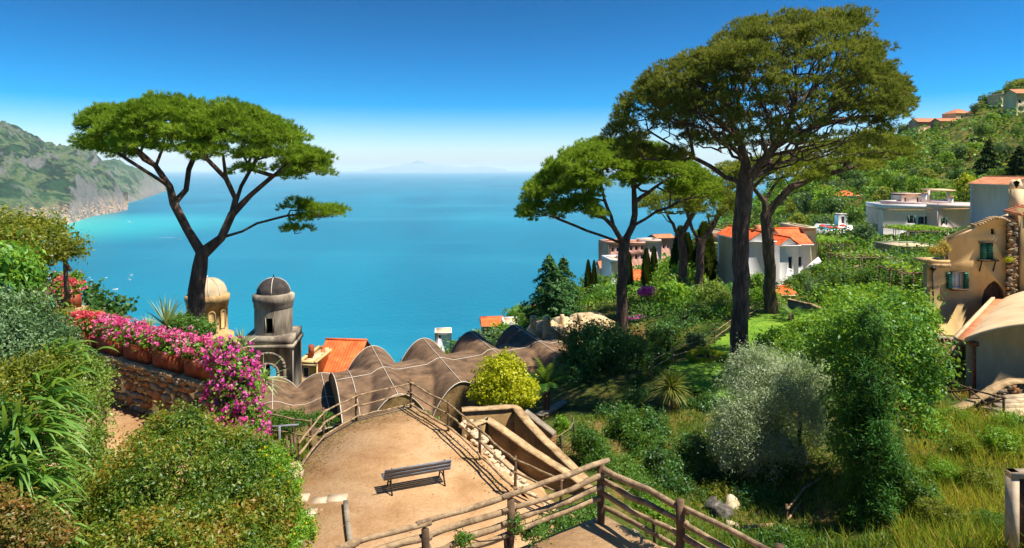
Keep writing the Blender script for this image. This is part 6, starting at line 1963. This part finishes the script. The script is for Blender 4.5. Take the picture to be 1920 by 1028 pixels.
# ------------------------------------------------------------------ cypresses, cedar, bougainvillea
def cypress_proto(label):
    R = thing('slender_cypress', label, 'tree', (0, 0, 0), 'slender cypresses on the slope')
    n = 5200
    t = rng.random(n) ** .8
    a = rng.uniform(0, 2 * PI, n)
    prof = np.sin(np.clip(t * .93 + .07, 0, 1) * PI) ** .55 * (1 - .45 * t)
    rr = .105 * prof * rng.uniform(.75, 1.08, n) * (1 + .12 * np.sin(a * 5 + t * 9))
    p = np.stack([np.cos(a) * rr, np.sin(a) * rr, .03 + t * .97], 1)
    nn = np.stack([np.cos(a), np.sin(a), .3 + 0 * a], 1)
    d = unit(nn * .35 + A(0, 0, 1))
    mb = MB()
    s = unit(np.cross(d, nn))
    L = .045 * rng.uniform(.6, 1.2, n)[:, None]
    w = .011
    mb.add(np.stack([p - s * w, p + s * w, p + d * L + nn * .004], 1).reshape(-1, 3), np.arange(3 * n).reshape(-1, 3))
    mb.build('crown', L_cyp, R)
    MB().tube([(0, 0, -.1), (0, 0, .3)], [.02, .012], 6).build('trunk', M_bark2, R)
    return R
CY_ = [(1103, 564, 490, 90, 'left cypress of the pair beside the cedar', .95), (1114, 566, 491, 92, 'right cypress of the pair beside the cedar', .8), (1180, 556, 476, 95, 'slim cypress just right of the middle pine trunk', .85), (1212, 548, 468, 94, 'left cypress of the close pair above the bougainvillea', 1.15), (1226, 540, 464, 97, 'right cypress of the close pair above the bougainvillea', 1.0), (1276, 550, 428, 78, 'left wide cypress behind the slim pine', 1.5), (1289, 552, 440, 80, 'right wide cypress behind the slim pine', 1.3), (1321, 545, 420, 80, 'broad dark cypress left of the yellow house', 1.75)]
proto = None
for (u, v0, v1, Y, lb, fat) in CY_:
    b, t = P(u, v0, Y), P(u, v1, Y)
    H = t[2] - b[2] + 1.0
    if proto is None:
        proto = cypress_proto(lb)
        proto.location = tuple(b - A(0, 0, 1)); proto.scale = (H * fat, H * fat, H)
    else: copy_tree(proto, b - A(0, 0, 1), rng.uniform(0, 6), (H * fat, H * fat, H), lb)
def cedar(name, label, base, top, rad, mat, nb=70, leaf=.3, ndl=15):
    base, top = A(*base), A(*top)
    R = thing(name, label, 'tree', base)
    H = top[2] - base[2]
    tw, mb = MB(), MB()
    tw.tube([base, base + (top - base) * .5 + A(.1, 0, 0), top], [H * .022, H * .014, .03], 8)
    for i in range(nb):
        t = (i + .5) / nb
        z0 = .1 + .87 * t
        L = rad * (1 - t) ** .75 * rng.uniform(.65, 1.15) + .25
        a = i * 2.4 + rng.normal() * .3
        d = A(math.cos(a), math.sin(a), 0)
        p0 = base + (top - base) * z0
        pts = [p0 + d * L * s + A(0, 0, L * (.22 * s - .42 * s * s)) for s in np.linspace(0, 1, 7)]
        tw.tube(pts, np.linspace(.05, .012, 7) * H / 10, 4, caps=False)
        n = int(46 * L / leaf * .34) + 10
        s = rng.random(n) ** .6
        q = np.array([p0 + d * L * x + A(0, 0, L * (.22 * x - .42 * x * x)) for x in s])
        side = A(-d[1], d[0], 0)
        q = q + side * (rng.normal(size=n) * L * .22 * (1 - s * .6))[:, None] - A(0, 0, 1) * (np.abs(rng.normal(size=n)) * .22)[:, None]
        leaves(mb, q, A(0, 0, 1) + d * .4 + 0 * q, leaf, .35, .55, .1, .8)
    tw.build('trunk', M_bark_d, R, smooth=True)
    mb.build('crown', mat, R)
    return R
cedar('cedar_tree', 'dark layered cedar standing out against the sea', P(1040, 640, 78), P(1030, 474, 78), 4.3, L_cedar, 120, .42)
cedar('cedar_tree', 'second pointed top of the cedar against the sea', P(1055, 630, 80), P(1056, 478, 80), 3.5, L_cedar, 100, .42)
cedar('cedar_tree', 'dark pointed cedar on the hillside behind the villa', P(1850, 385, 215), P(1855, 258, 215), 7.5, L_cyp, 90, 1.2)
cedar('cedar_tree', 'dark cedar at the right edge above the pink house', P(1908, 375, 200), P(1912, 270, 200), 6.0, L_cyp, 80, 1.1)
cedar('cedar_tree', 'tiny spruce above the lowest town houses', P(1134, 530, 165), P(1134, 506, 165), 1.1, L_cedar, 40, .4)
shrub('bougainvillea', 'magenta bougainvillea standard beside the white arch wall', [(1216, 549, 72, 20, 9, 1.0), (1234, 550, 73, 13, 7, .8)], L_boug, .16, 2.2, .8, cat='tree', base=P(1229, 580, 72), part='blossom', stems=[[P(1229, 580, 72), P(1229, 565, 72), P(1226, 555, 72)]])
shrub('bougainvillea', 'small magenta bougainvillea on the white terrace wall', [(1325, 524, 82, 9, 7, .7)], L_boug, .16, 2.0, .8, part='blossom')
shrub('pink_flower_bed', 'strip of pink flowers right of the middle pine trunk', [(1186, 604, 58, 12, 5, .6), (1196, 598, 60, 9, 4, .5)], L_boug, .14, 2.0, .8, part='blossom', cat='flowers')
shrub('dry_plant', 'orange dried plants on the ochre house corner terrace', [(1755, 472, 40.2, 12, 8, .4), (1768, 466, 40.4, 9, 10, .4)], L_grass_y, .1, 1.6, .4, base=P(1757, 482, 40.4), cat='plant')
shrub('wall_weed', 'yellow weed growing from the ochre house buttress', [(1893, 487, 40.2, 6, 4, .2)], L_yellow, .07, 1.5, .5, base=P(1893, 490, 40.4), cat='plant', stem=False)
wa = thing('white_arch_wall', 'low white wall with arch behind the bougainvillea', 'wall', P(1210, 588, 75))
MB().plate(P(1205, 588, 75), (1, 0, 0), (0, 0, 1), [(0, -2), (4.2, -2), (4.2, 1.5), (3.6, 2.0), (2.4, 1.7), (0, 1.0)], [arch_pts(3.4, -.3, .7, 1.4)], .3).build('wall_face', M_white, wa)

# ------------------------------------------------------------------ wild grass on banks, verges
def grass(name, polypx, n, h, mat, w=.02, z=None, curl=.5):
    """blades rooted in the ground inside a patch given by its corners on the ground"""
    xy = np.array([p[:2] for p in polypx])
    lo, hi = xy.min(0), xy.max(0)
    q = rng.uniform(lo, hi, (n * 3, 2))
    c = np.zeros(len(q), bool)
    for i in range(len(xy)):
        a, b = xy[i], xy[(i + 1) % len(xy)]
        k = ((a[1] > q[:, 1]) != (b[1] > q[:, 1])) & (q[:, 0] < (b[0] - a[0]) * (q[:, 1] - a[1]) / (b[1] - a[1] + 1e-12) + a[0])
        c ^= k
    q = q[c]
    dens = fbm(q[:, 0] / 1.3, q[:, 1] / 1.3, 3, 77)
    q = q[rng.random(len(q)) < np.clip(dens * 2.6 - .7, .05, 1)][:n]
    Z = ground(q[:, 0], q[:, 1]) if z is None else np.full(len(q), z)
    base = np.stack([q[:, 0], q[:, 1], Z + .02], 1)
    d = unit(rng.normal(size=(len(q), 3)) * .35 + A(0, 0, 1))
    hh = h * rng.uniform(.4, 1.2, len(q)) * (.4 + 1.1 * fbm(q[:, 0] / 2, q[:, 1] / 2, 3, 5))
    mb = MB()
    blades(mb, base, d, hh, w, curl, 2)
    mb.build(name, mat, kind='stuff')
bank = [P(1690, 1060, 16), P(1990, 1060, 15.5), P(1990, 790, 26), P(1880, 792, 26.2), P(1760, 755, 29), P(1700, 800, 27), P(1680, 920, 22)]
grass('wild_grass', bank, 16000, .7, L_grass, .026)
grass('dry_grass', bank, 9000, .5, L_grass_y, .02)
for k, (u, v, Y, ru, mt, lb) in enumerate(((1760, 880, 21.5, 30, L_vine, 'yellow-green weed clump low on the right grassy bank'), (1800, 830, 24, 26, L_grass, 'tall weed clump in the middle of the grassy bank'), (1835, 900, 20.5, 30, L_gold, 'golden weed clump left of the framed gate'), (1760, 960, 18.5, 34, L_gold, 'dry golden clump at the bottom of the grassy bank'), (1860, 980, 17.8, 30, L_mid, 'dark weed clump beside the framed gate foot'), (1790, 780, 27, 26, L_vine, 'bright weed clump under the cross-braced fence'))):
    shrub('weed_clump', lb, [(u, v, Y, ru, ru * .6, .5), (u + ru * .8, v + 12, Y - .5, ru * .7, ru * .5, .4)], mt, .07, 1.2, .3, cat='plant', stem=False, jit=1.2)
gfl = [P(1690, 640, 40), P(1800, 680, 35), P(1830, 740, 30), P(1760, 755, 29), P(1690, 780, 28), P(1660, 700, 33)]
grass('orange_dry_grass', gfl, 5000, .35, L_grass_y, .03)
hol = [A(4.5, 17.5, 0), A(8, 15.5, 0), A(12.5, 16.5, 0), A(13, 30, 0), A(8, 33, 0), A(3, 34, 0)]
grass('garden_grass', hol, 6500, .34, L_gold, .03)
grass('hollow_ivy', hol, 9000, .24, L_mid, .05)
vg = [A(-10.6, 24.0, 0), A(-7.6, 23.0, 0), A(-7.4, 25.5, 0), A(-8.3, 29, 0), A(-11, 29, 0)]
grass('verge_grass', vg, 3500, .3, L_grass, .025)
grass('fence_weeds', [NP[0] + A(.2, .9, 0), NP[1] + A(0, .9, 0), NP[2] + A(-.2, .9, 0), NP[2] + A(0, .25, 0), NP[0] + A(-.1, .25, 0)], 900, .45, L_grass, .02, z=2.9)
grass('fence_weeds', [NR[0] + A(.1, -.25, 0), NR[1] + A(-.15, -.2, 0), NR[2] + A(-.2, -.2, 0), NR[2] + A(-.4, -.2, 0), NR[1] + A(-.35, -.3, 0), NR[0] + A(-.1, -.5, 0)], 300, .14, L_grass, .015, z=3.4)
def lawn_tufts():
    inside, X, Y, Z, ins = LAWN
    lo, hi = A(X.min(), Y.min()), A(X.max(), Y.max())
    q = rng.uniform(lo, hi, (60000, 2))
    q = q[inside(q[:, 0], q[:, 1])][:26000]
    base = np.stack([q[:, 0], q[:, 1], ground(q[:, 0], q[:, 1]) + .13], 1)
    mb = MB()
    blades(mb, base, unit(rng.normal(size=(len(q), 3)) * .5 + A(0, 0, 1)), np.full(len(q), .1), .035, .3, 1)
    mb.build('lawn_grass', leafmat('lawn_blade', ['#4d7d16', '#6a9a1e', '#86b42c', '#a0c440'], .4, .3, .1), kind='stuff')
lawn_tufts()

# ------------------------------------------------------------------ growth on the far slopes
def allowed(x, y, pad=0.0):
    ok = np.ones(len(x), bool)
    for (a, b, r) in FOOT: ok &= (x - a) ** 2 + (y - b) ** 2 > (r + pad) ** 2
    for (u, v, Y, r) in ((1560, 430, 153, 9), (1050, 640, 63, 6), (1110, 600, 72, 4.5), (-100, 0, 0, 0)):
        p = P(u, v, Y)
        ok &= (x - p[0]) ** 2 + (y - p[1]) ** 2 > (r + pad) ** 2
    inside = LAWN[0]
    ok &= ~inside(x, y)
    # keep clear of the roofs and terraces left of the garden
    ok &= ~((y < 62) & (x < 9))
    ok &= ~((x > 20) & (y < 60) & (y > 24) & (x > .52 * y))
    return ok
def scrub(name, n, r0, r1, th0, th1, hmax, size, mat, seed, thr=.35, rows=(.05, .45)):
    r = r0 * (r1 / r0) ** rng.random(n * 2)
    th = np.radians(rng.uniform(th0, th1, n * 2))
    x, y = r * np.sin(th), r * np.cos(th)
    d = fbm(x / (2.5 + r * .02), y / (2.5 + r * .02), 4, seed)
    z = ground(x, y)
    ok = allowed(x, y, .5) & (d > thr) & (z > -60)
    hill = (r > 185) & (x > 55)
    fr = z / 5.5 - np.floor(z / 5.5)
    ok &= ~hill | (fr < rows[1]) & (fr > rows[0]) | (d > .54)
    x, y, z, d, r = x[ok][:n], y[ok][:n], z[ok][:n], d[ok][:n], r[ok][:n]
    h = np.clip((d - thr) / (1 - thr) * 1.8, 0, 1) ** .6 * hmax * (.4 + .6 * np.clip(r / 200, 0, 1))
    t = rng.random(len(x)) ** .45
    p = np.stack([x, y, z + h * t], 1)
    nn = np.stack([rng.normal(size=len(x)) * .5, rng.normal(size=len(x)) * .5 - .3, .4 + t], 1)
    mb = MB()
    leaves(mb, p, unit(nn), size * np.clip(r, 40, 400), .6, .7)
    mb.build(name, mat, kind='stuff')
scrub('hillside_shrubbery', 70000, 48, 450, -14, 47, 3.2, .0042, L_scrub, 21)
scrub('hillside_vines', 30000, 70, 420, 2, 47, 1.6, .0036, L_scrub2, 33, .42, (.5, .85))

def bush_proto(mat, label, n=900, leaf=.16):
    R = thing('hillside_tree', label, 'tree', (0, 0, 0), 'trees on the far hillside')
    cen = []
    for k in range(16):
        d = unit(rng.normal(size=3)) * A(1, 1, .75)
        cen.append(d * rng.uniform(.3, .72) + A(0, 0, .95))
    cen = np.array(cen)
    k = rng.integers(0, 16, n)
    b, d = ball(n, .7)
    p = cen[k] + b * .42
    mb = MB()
    leaves(mb, p, unit(d + A(0, 0, .4)), leaf, .65, .6)
    mb.build('crown', mat, R)
    MB().tube([(0, 0, -.8), (.03, 0, .4), (0, .02, 1.0)], [.09, .07, .04], 6).build('trunk', M_bark_d, R)
    return R
kinds = [('dark', L_dark), ('mid green', L_mid), ('bright green', L_vine), ('grey-green', L_grey), ('golden', L_gold)]
protos = [bush_proto(m, lb) for lb, m in kinds]
used = [False] * 5
spots = []
tries = 0
while len(spots) < 230 and tries < 9000:
    tries += 1
    r = 62 * (430 / 62) ** rng.random()
    th = math.radians(rng.uniform(-6, 40))
    x, y = r * math.sin(th), r * math.cos(th)
    s = rng.uniform(1.2, 2.0) * (1 + r / 260)
    if not allowed(np.array([x]), np.array([y]), s)[0]: continue
    if any((x - a) ** 2 + (y - b) ** 2 < (.8 * (s + c)) ** 2 for a, b, c in spots): continue
    z = gz(x, y)
    if z < -45: continue
    # do not stand in front of houses and pool
    u, v = CX + x * F / y, CY - (z + 1.2 * s - CZ) * F / y
    if any(u0 - 6 < u < u1 + 6 and v0 - 4 < v < v1 + 14 and y < Y for (u0, u1, v0, v1, Y) in ((1640, 1850, 350, 455, 150), (1520, 1605, 412, 445, 165), (1400, 1535, 425, 560, 90), (1345, 1400, 450, 530, 120), (1570, 1630, 355, 390, 240), (1120, 1260, 455, 540, 270), (1700, 1920, 170, 250, 390), (1200, 1245, 540, 590, 76), (990, 1135, 580, 650, 75), (1685, 1775, 455, 495, 90), (1870, 1920, 330, 420, 120))): continue
    spots.append((x, y, s))
LM = [(1600, 370, 'orange hip-roofed house'), (1560, 425, 'swimming pool'), (1700, 410, 'white villa'), (1805, 405, 'pink villa wing'), (1758, 365, 'roof pavilion'), (1740, 232, 'terracotta house on the crest'), (1808, 215, 'curved-roof house on the crest'), (1890, 188, 'hotel with arched windows'), (1912, 200, 'tall cream house'), (1850, 320, 'dark pointed cedar'), (1910, 320, 'cedar at the edge'), (1900, 380, 'pink gabled house'), (1725, 475, 'low grey-green house'), (1640, 505, 'bare pole pergola'), (1566, 480, 'leafy vine pergola'), (1515, 480, 'cream house block'), (1430, 490, 'tall white gable wall'), (1375, 485, 'yellow house'), (1225, 560, 'bougainvillea'), (1218, 500, 'close cypress pair'), (1108, 525, 'cypress pair beside the cedar'), (1035, 550, 'big cedar'), (1060, 615, 'tan ruin'), (1200, 480, 'rose houses above the sea'), (905, 625, 'orange-roofed hut'), (985, 600, 'white house on the sea slope'), (820, 640, 'tiny white house'), (1808, 345, 'golden conical tree'), (1605, 408, 'clipped round tree'), (1447, 500, 'second pine trunk'), (1650, 300, 'olive-toned pine crown'), (1780, 280, 'middle hill terraces'), (1680, 260, 'left end of the crest'), (1780, 440, 'villa pergola')]
def place_label(kind, x, y, z, s):
    u, v = CX + x * F / y, CY - (z + s - CZ) * F / y
    d = [math.hypot(u - a, (v - b) * 1.3) for a, b, _ in LM]
    i = int(np.argmin(d))
    du, dv = u - LM[i][0], v - LM[i][1]
    far = 'just ' if d[i] < 28 else ('' if d[i] < 60 else 'well ')
    w = ('left of' if du < 0 else 'right of') if abs(du) > 1.2 * abs(dv) else ('above' if dv < 0 else 'below')
    if abs(du) <= 2.5 * abs(dv) and abs(dv) <= 2.5 * abs(du): w = ('above' if dv < 0 else 'below') + ' and ' + ('left of' if du < 0 else 'right of')
    if far + w == 'well above and left of' or far + w == 'well above and right of' or far + w == 'well below and left of' or far + w == 'well below and right of': far = ''
    return ('small ' if s < 2.4 else 'large ' if s > 3.6 else '') + kind + ' tree ' + far + w + ' the ' + LM[i][2]
tries = 0
n0 = len(spots)
while len(spots) < n0 + 60 and tries < 4000:
    tries += 1
    r = rng.uniform(175, 420)
    th = math.radians(rng.uniform(21, 39))
    x, y = r * math.sin(th), r * math.cos(th)
    s = rng.uniform(2.6, 5.2)
    z = gz(x, y)
    u, v = CX + x * F / y, CY - (z + 1.2 * s - CZ) * F / y
    if not allowed(np.array([x]), np.array([y]), s)[0] or any((x - a) ** 2 + (y - b) ** 2 < (.7 * (s + c)) ** 2 for a, b, c in spots): continue
    if any(u0 - 8 < u < u1 + 8 and v0 - 5 < v < v1 + 16 and y < Y for (u0, u1, v0, v1, Y) in ((1640, 1850, 350, 400, 150), (1570, 1630, 355, 390, 240), (1700, 1830, 200, 250, 390), (1870, 1920, 165, 215, 370))): continue
    spots.append((x, y, s))
for (u, v, Y, s) in ((1838, 212, 372, 3.5), (1850, 207, 374, 4.5), (1862, 205, 372, 3.8), (1872, 203, 376, 5.0), (1896, 190, 380, 4.5), (1904, 196, 366, 4.2), (1828, 220, 366, 3.5), (1690, 250, 390, 4.5), (1700, 248, 392, 3.6), (1880, 196, 384, 4.0), (1915, 172, 380, 5.0)):
    p = P(u, v, Y)
    spots.append((p[0], p[1], s))
USED_L = set()
for (x, y, s) in spots:
    k = int(rng.choice(5, p=[.22, .26, .24, .18, .1]))
    loc = A(x, y, gz(x, y) - .3 * s)
    sc = (s * rng.uniform(.85, 1.2), s * rng.uniform(.85, 1.2), s * rng.uniform(.8, 1.35))
    lb = place_label(kinds[k][0], x, y, loc[2], s)
    if lb in USED_L:
        u, v = CX + x * F / y, CY - (loc[2] + s - CZ) * F / y
        o_ = np.argsort([math.hypot(u - a, (v - b) * 1.3) for a, b, _ in LM])
        for i_, j_ in ((0, 1), (0, 2), (1, 2), (0, 3), (1, 3)):
            l2 = kinds[k][0] + ' tree between the ' + LM[o_[i_]][2] + ' and the ' + LM[o_[j_]][2]
            if l2 not in USED_L and len(l2.replace('-', ' ').split()) <= 16:
                lb = l2
                break
    USED_L.add(lb)
    if not used[k]:
        used[k] = True
        protos[k]['label'] = lb
        protos[k].location = tuple(loc); protos[k].scale = sc
    else: copy_tree(protos[k], loc, rng.uniform(0, 6), sc, lb)
shrub('topiary_tree', 'round clipped tree beside the pool', [(1605, 408, 140, 13, 17, 1.6)], L_mid, .4, 1.8, .6, cat='tree', base=P(1605, 436, 140))
shrub('golden_conifer', 'golden conical tree behind the villa roof', [(1808, 352, 190, 12, 14, 2), (1812, 340, 190, 8, 10, 1.5)], L_yellow, .5, 1.8, .6, cat='tree')
o_ = MB().prism([tuple(P(1612, 432, 150)[:2]), tuple(P(1652, 436, 148)[:2]), tuple(P(1650, 410, 172)[:2]), tuple(P(1610, 410, 172)[:2])], -6, [P(1612, 432, 150)[2], P(1652, 436, 148)[2], P(1650, 410, 172)[2], P(1610, 410, 172)[2]]).build('villa_lawn', M_lawn, kind='structure')

# vine pergola frames between the houses
def pergola(label, u0, u1, v, Y, depth, h, nx, ny, leafy=0):
    o = P(u0, v, Y)
    W = (u1 - u0) * Y / F
    R = thing('pergola', label, 'pergola', o)
    for i in range(nx):
        for j in range(ny):
            p = o + A(W * i / (nx - 1), depth * j / max(1, ny - 1), 0)
            g = gz(p[0], p[1])
            mb = MB(); pole(mb, (p[0], p[1], g - .3), (p[0], p[1], o[2] + h), .06, .2); mb.build('post', M_rail, R)
    for j in range(ny):
        a = o + A(0, depth * j / max(1, ny - 1), h)
        mb = MB(); pole(mb, a, a + A(W, 0, 0), .05, .3, ext=.3); mb.build('beam', M_rail, R)
    for i in range(nx * 2 - 1):
        a = o + A(W * i / (nx * 2 - 2), 0, h + .08)
        mb = MB(); pole(mb, a, a + A(0, depth, 0), .04, .3, ext=.3); mb.build('batten', M_rail, R)
    if leafy:
        q = o + rng.uniform(0, 1, (leafy, 3)) * A(W, depth, .5) + A(0, 0, h)
        mb = MB(); leaves(mb, q, A(0, 0, 1) + 0 * q, .3, .8, .6); mb.build('vine_leaves', L_vine, R)
pergola('bare pole pergola below the low grey-green house', 1585, 1680, 512, 72, 4, 1.6, 4, 3, 200)
pergola('leafy vine pergola on tall posts beside the cream house', 1532, 1600, 495, 88, 6, 2.6, 4, 3, 2400)
pergola('vine pergola in front of the white villa', 1705, 1790, 452, 112, 8, 1.6, 5, 3, 2600)
pergola('slanting poles of the pergola beside the ochre house', 1690, 1735, 545, 50, 3, 1.3, 3, 3, 120)
walled('retaining_wall', 'rubble retaining wall below the low grey-green house', dense([P(1600, 500, 82), P(1660, 486, 84), P(1700, 484, 86)], 3), .5, 3, M_stone2, M_stone)

# ------------------------------------------------------------------ boats, wakes, far town
def boat(label, u, v, L, rz=0.3, mast=False):
    p = G(u, v, SEA)
    R = thing('boat', label, 'boat', p, 'small boats off the beach')
    c, s = math.cos(rz), math.sin(rz)
    def T(x, y, z): return (p[0] + c * x - s * y, p[1] + s * x + c * y, p[2] + z)
    B = L * .17
    st = [(-.5, .85, .0), (-.2, 1, .0), (.15, .95, .02), (.38, .5, .05), (.5, .02, .08)]
    V = np.array([[T(x * L, -B * b * .6, -.3), T(x * L, -B * b, (.09 + e) * L), T(x * L, B * b, (.09 + e) * L), T(x * L, B * b * .6, -.3)] for x, b, e in st])
    mb = MB().grid(V)
    mb.add(V[0], [(0, 1, 2, 3)])
    mb.build('hull', M_frame, R)
    mb = MB()
    v = [T(x * L, y * B, z * L) for x, y, z in ((-.3, -.6, .09), (.18, -.5, .09), (.18, .5, .09), (-.3, .6, .09), (-.26, -.5, .24), (.06, -.42, .24), (.06, .42, .24), (-.26, .5, .24))]
    mb.add(v, [(0, 1, 5, 4), (1, 2, 6, 5), (2, 3, 7, 6), (3, 0, 4, 7), (4, 5, 6, 7)])
    mb.build('cabin', M_slat, R)
    if mast: MB().tube([T(0, 0, .1 * L), T(0, 0, 1.3 * L)], .12, 5).build('mast', M_frame, R)
    return R
bl = [(216, 543, 14, 'largest white motorboat off the flower boxes'), (246, 516, 9, 'white boat furthest right near the horizon side'), (241, 522, 8, 'upper of two white boats close together'), (243, 525, 9, 'lower of two white boats close together'), (199, 521, 7, 'small boat between the post and the motorboats'), (186, 535, 6, 'tiny boat left of the largest motorboat'), (168, 521, 6, 'topmost boat of the cluster by the pink flowers'), (171, 525, 6, 'second boat of the cluster by the pink flowers'), (168, 529, 7, 'third boat of the cluster by the pink flowers'), (173, 533, 7, 'fourth boat of the cluster by the pink flowers'), (172, 539, 6, 'lowest boat of the cluster by the pink flowers'), (160, 527, 6, 'leftmost boat of the cluster by the pink flowers'), (247, 418, 13, 'distant motorboat drawing a short white wake'), (338, 449, 14, 'motorboat with a long thin wake left of the pine fork'), (160, 440, 9, 'tiny boat off the beach below the headland'), (186, 442, 9, 'tiny boat further off the beach below the headland')]
for k, (u, v, L, lb) in enumerate(bl): boat(lb, u, v, L, random.uniform(-.4, .6) + (2.6 if k in (12,) else 0), k in (1, 6, 14))
M_foam = surf('sea_foam', ['#cfe4ea', '#f0f6f8'], .2, .8, 0)
for (u, v, L, rz, w) in ((242, 416, 75, 2.35, 7), (310, 446, 95, 3.05, 4)):
    p = G(u, v, SEA)
    n = 24
    t = np.linspace(0, 1, n)
    d = A(math.cos(rz), math.sin(rz), 0)
    s = A(-d[1], d[0], 0)
    c = p - d * L * .5 + d * L * t[:, None] + s * (rng.normal(size=n) * .4)[:, None] + A(0, 0, .6)
    ww = (w * (1 - .55 * t) * rng.uniform(.7, 1.2, n))[:, None]
    MB().grid(np.stack([c - s * ww / 2, c + s * ww / 2], 1)).build('wake_foam', M_foam, kind='stuff')
bpy.context.view_layer.update()
def pebbles():
    mb = MB()
    for k in range(210):
        u, v = rng.uniform(560, 960), rng.uniform(775, 1000)
        p = G(u, v, 0)
        if not (FP[0][0] - .2 < p[0] < 1.2) or p[1] > 27.6 or p[0] < -6.6 + max(0, (p[1] - 22) * .3) or p[0] > -4.2 + (27.5 - p[1]) * .62: continue
        s = rng.uniform(.01, .035)
        mb.lathe((p[0], p[1], -.003), [(s, 0), (s * .8, s * .5), (.001, s * .7)], 5)
    mb.build('pebbles', M_stone, kind='stuff')
    n = 900
    q = []
    for k in range(n):
        i = rng.integers(0, 6)
        a_, b_ = FP[i], FP[i + 1]
        d_ = unit(b_ - a_)
        s_ = A(d_[1], -d_[0], 0)
        q.append(a_ + (b_ - a_) * rng.random() + s_ * abs(rng.normal()) * .35 + A(0, 0, .012))
    mb = MB()
    leaves(mb, np.array(q), A(0, 0, 1) + 0 * np.array(q), .07, .5, .25)
    mb.build('leaf_litter', L_red, kind='stuff')
pebbles()
def far_town2():
    """little pale houses standing on the mountain slope, found by dropping them onto it"""
    ob = bpy.data.objects['mountain_slope']
    mb, mbr = MB(), MB()
    n = 0
    for k in range(500):
        u = rng.uniform(20, 238)
        v = rng.normal(398 - (u - 60) * .03, 9) if rng.random() < .7 else rng.uniform(330, 400)
        d = Vector(((u - CX) / F, 1, -(v - CY) / F))
        hit, loc, nr, _ = ob.ray_cast(Vector((0, 0, CZ)), d.normalized())
        if not hit or loc.z > SEA + 110 or (loc.z > SEA + 50 and rng.random() < .6): continue
        s = rng.uniform(7, 14)
        rz, hh = rng.uniform(0, 1.5), rng.uniform(6, 12)
        mb.box((loc.x, loc.y, loc.z + hh * .4), (s, s * .8, hh), rz)
        mbr.box((loc.x, loc.y, loc.z + hh * .9 + .6), (s * 1.05, s * .85, 1.2), rz)
        n += 1
        if n > 120: break
    mb.build('far_town', M_tan2, kind='stuff')
    mbr.build('far_town_roofs', M_tile_old, kind='stuff')
far_town2()
# ------------------------------------------------------------------ the person bending by the upper flower box
def skin(name, J, E, R, mat, parent, sub=2):
    me = bpy.data.meshes.new(name)
    o0 = root_of(parent)
    me.from_pydata([tuple(A(*j) - o0) for j in J], E, [])
    me.materials.append(mat)
    o = bpy.data.objects.new(name, me)
    COL.objects.link(o)
    o.parent = parent
    sk = o.modifiers.new('skin', 'SKIN')
    if not me.skin_vertices: me.attributes
    for k, r in enumerate(R):
        me.skin_vertices[0].data[k].radius = (r, r) if np.isscalar(r) else r
    me.skin_vertices[0].data[0].use_root = True
    sk.use_smooth_shade = True
    s = o.modifiers.new('sub', 'SUBSURF')
    s.levels = s.render_levels = sub
    return o
def person():
    Y = 20.6
    q = lambda u, v, dy=0.0: P(u, v, Y + dy)
    R = thing('person', 'person in pale blue shirt and dark shorts bending beside the flower box', 'person', q(96, 575))
    M_skin = surf('tanned_skin', ['#a0603c', '#b4724a'], 4, .6, 0)
    M_shirt = surf('pale_blue_shirt', ['#8f9ec4', '#b4bfdc', '#d2daea'], 9, .85, .2, 30)
    M_short = surf('dark_blue_shorts', ['#1c2038', '#2c3354'], 6, .9, .1)
    M_hair = surf('dark_brown_hair', ['#1c120c', '#33221a'], 12, .6, .3, 50)
    hip, chest, neck, head = q(85, 543, .05), q(83, 522), q(90, 516, -.05), q(97, 519, -.1)
    kL, fL = q(97, 553, -.15), q(107, 575, -.2)
    kR, fR = q(82, 560, .2), q(86, 582, .2)
    sh1, el1, ha1 = q(88, 519, -.18), q(95, 533, -.25), q(102, 537, -.25)
    sh2, el2, ha2 = q(86, 519, .2), q(95, 533, .15), q(103, 540, .05)
    J = [hip, chest, neck, head, kL, fL, fL + A(.14, -.05, -.01), kR, fR, fR + A(.14, -.02, -.01), sh1, el1, ha1, sh2, el2, ha2]
    E = [(0, 1), (1, 2), (2, 3), (0, 4), (4, 5), (5, 6), (0, 7), (7, 8), (8, 9), (1, 10), (10, 11), (11, 12), (1, 13), (13, 14), (14, 15)]
    Rr = [.15, .16, .055, .095, .075, .04, .03, .075, .04, .03, .06, .042, .03, .06, .042, .03]
    for h in (12, 15):
        d = unit(J[h] - J[h - 1])
        for k, (a, L) in enumerate(((-.6, .05), (-.3, .08), (0, .09), (.3, .085), (.9, .055))):
            J.append(J[h] + d * L * .6 + A(0, a * .05, 0)); E.append((h, len(J) - 1)); Rr.append(.009)
            J.append(J[-1] + d * L * .4 - A(0, 0, .02)); E.append((len(J) - 2, len(J) - 1)); Rr.append(.008)
    skin('body', J, E, Rr, M_skin, R)
    skin('shirt', [hip + A(0, 0, .06), chest, neck - (neck - chest) * .2, sh1, sh1 + (el1 - sh1) * .7, sh2, sh2 + (el2 - sh2) * .7], [(0, 1), (1, 2), (1, 3), (3, 4), (1, 5), (5, 6)], [.165, .178, .08, .085, .07, .085, .07], M_shirt, R)
    skin('shorts', [hip, kL * .75 + hip * .25, kR * .75 + hip * .25, hip + A(0, 0, .07)], [(0, 1), (0, 2), (0, 3)], [.168, .1, .1, .16], M_short, R)
    skin('hair', [head + A(-.02, .02, .05), head + A(.04, -.02, .03), head + A(-.06, .02, -.01)], [(0, 1), (0, 2)], [.095, .08, .085], M_hair, R)
person()
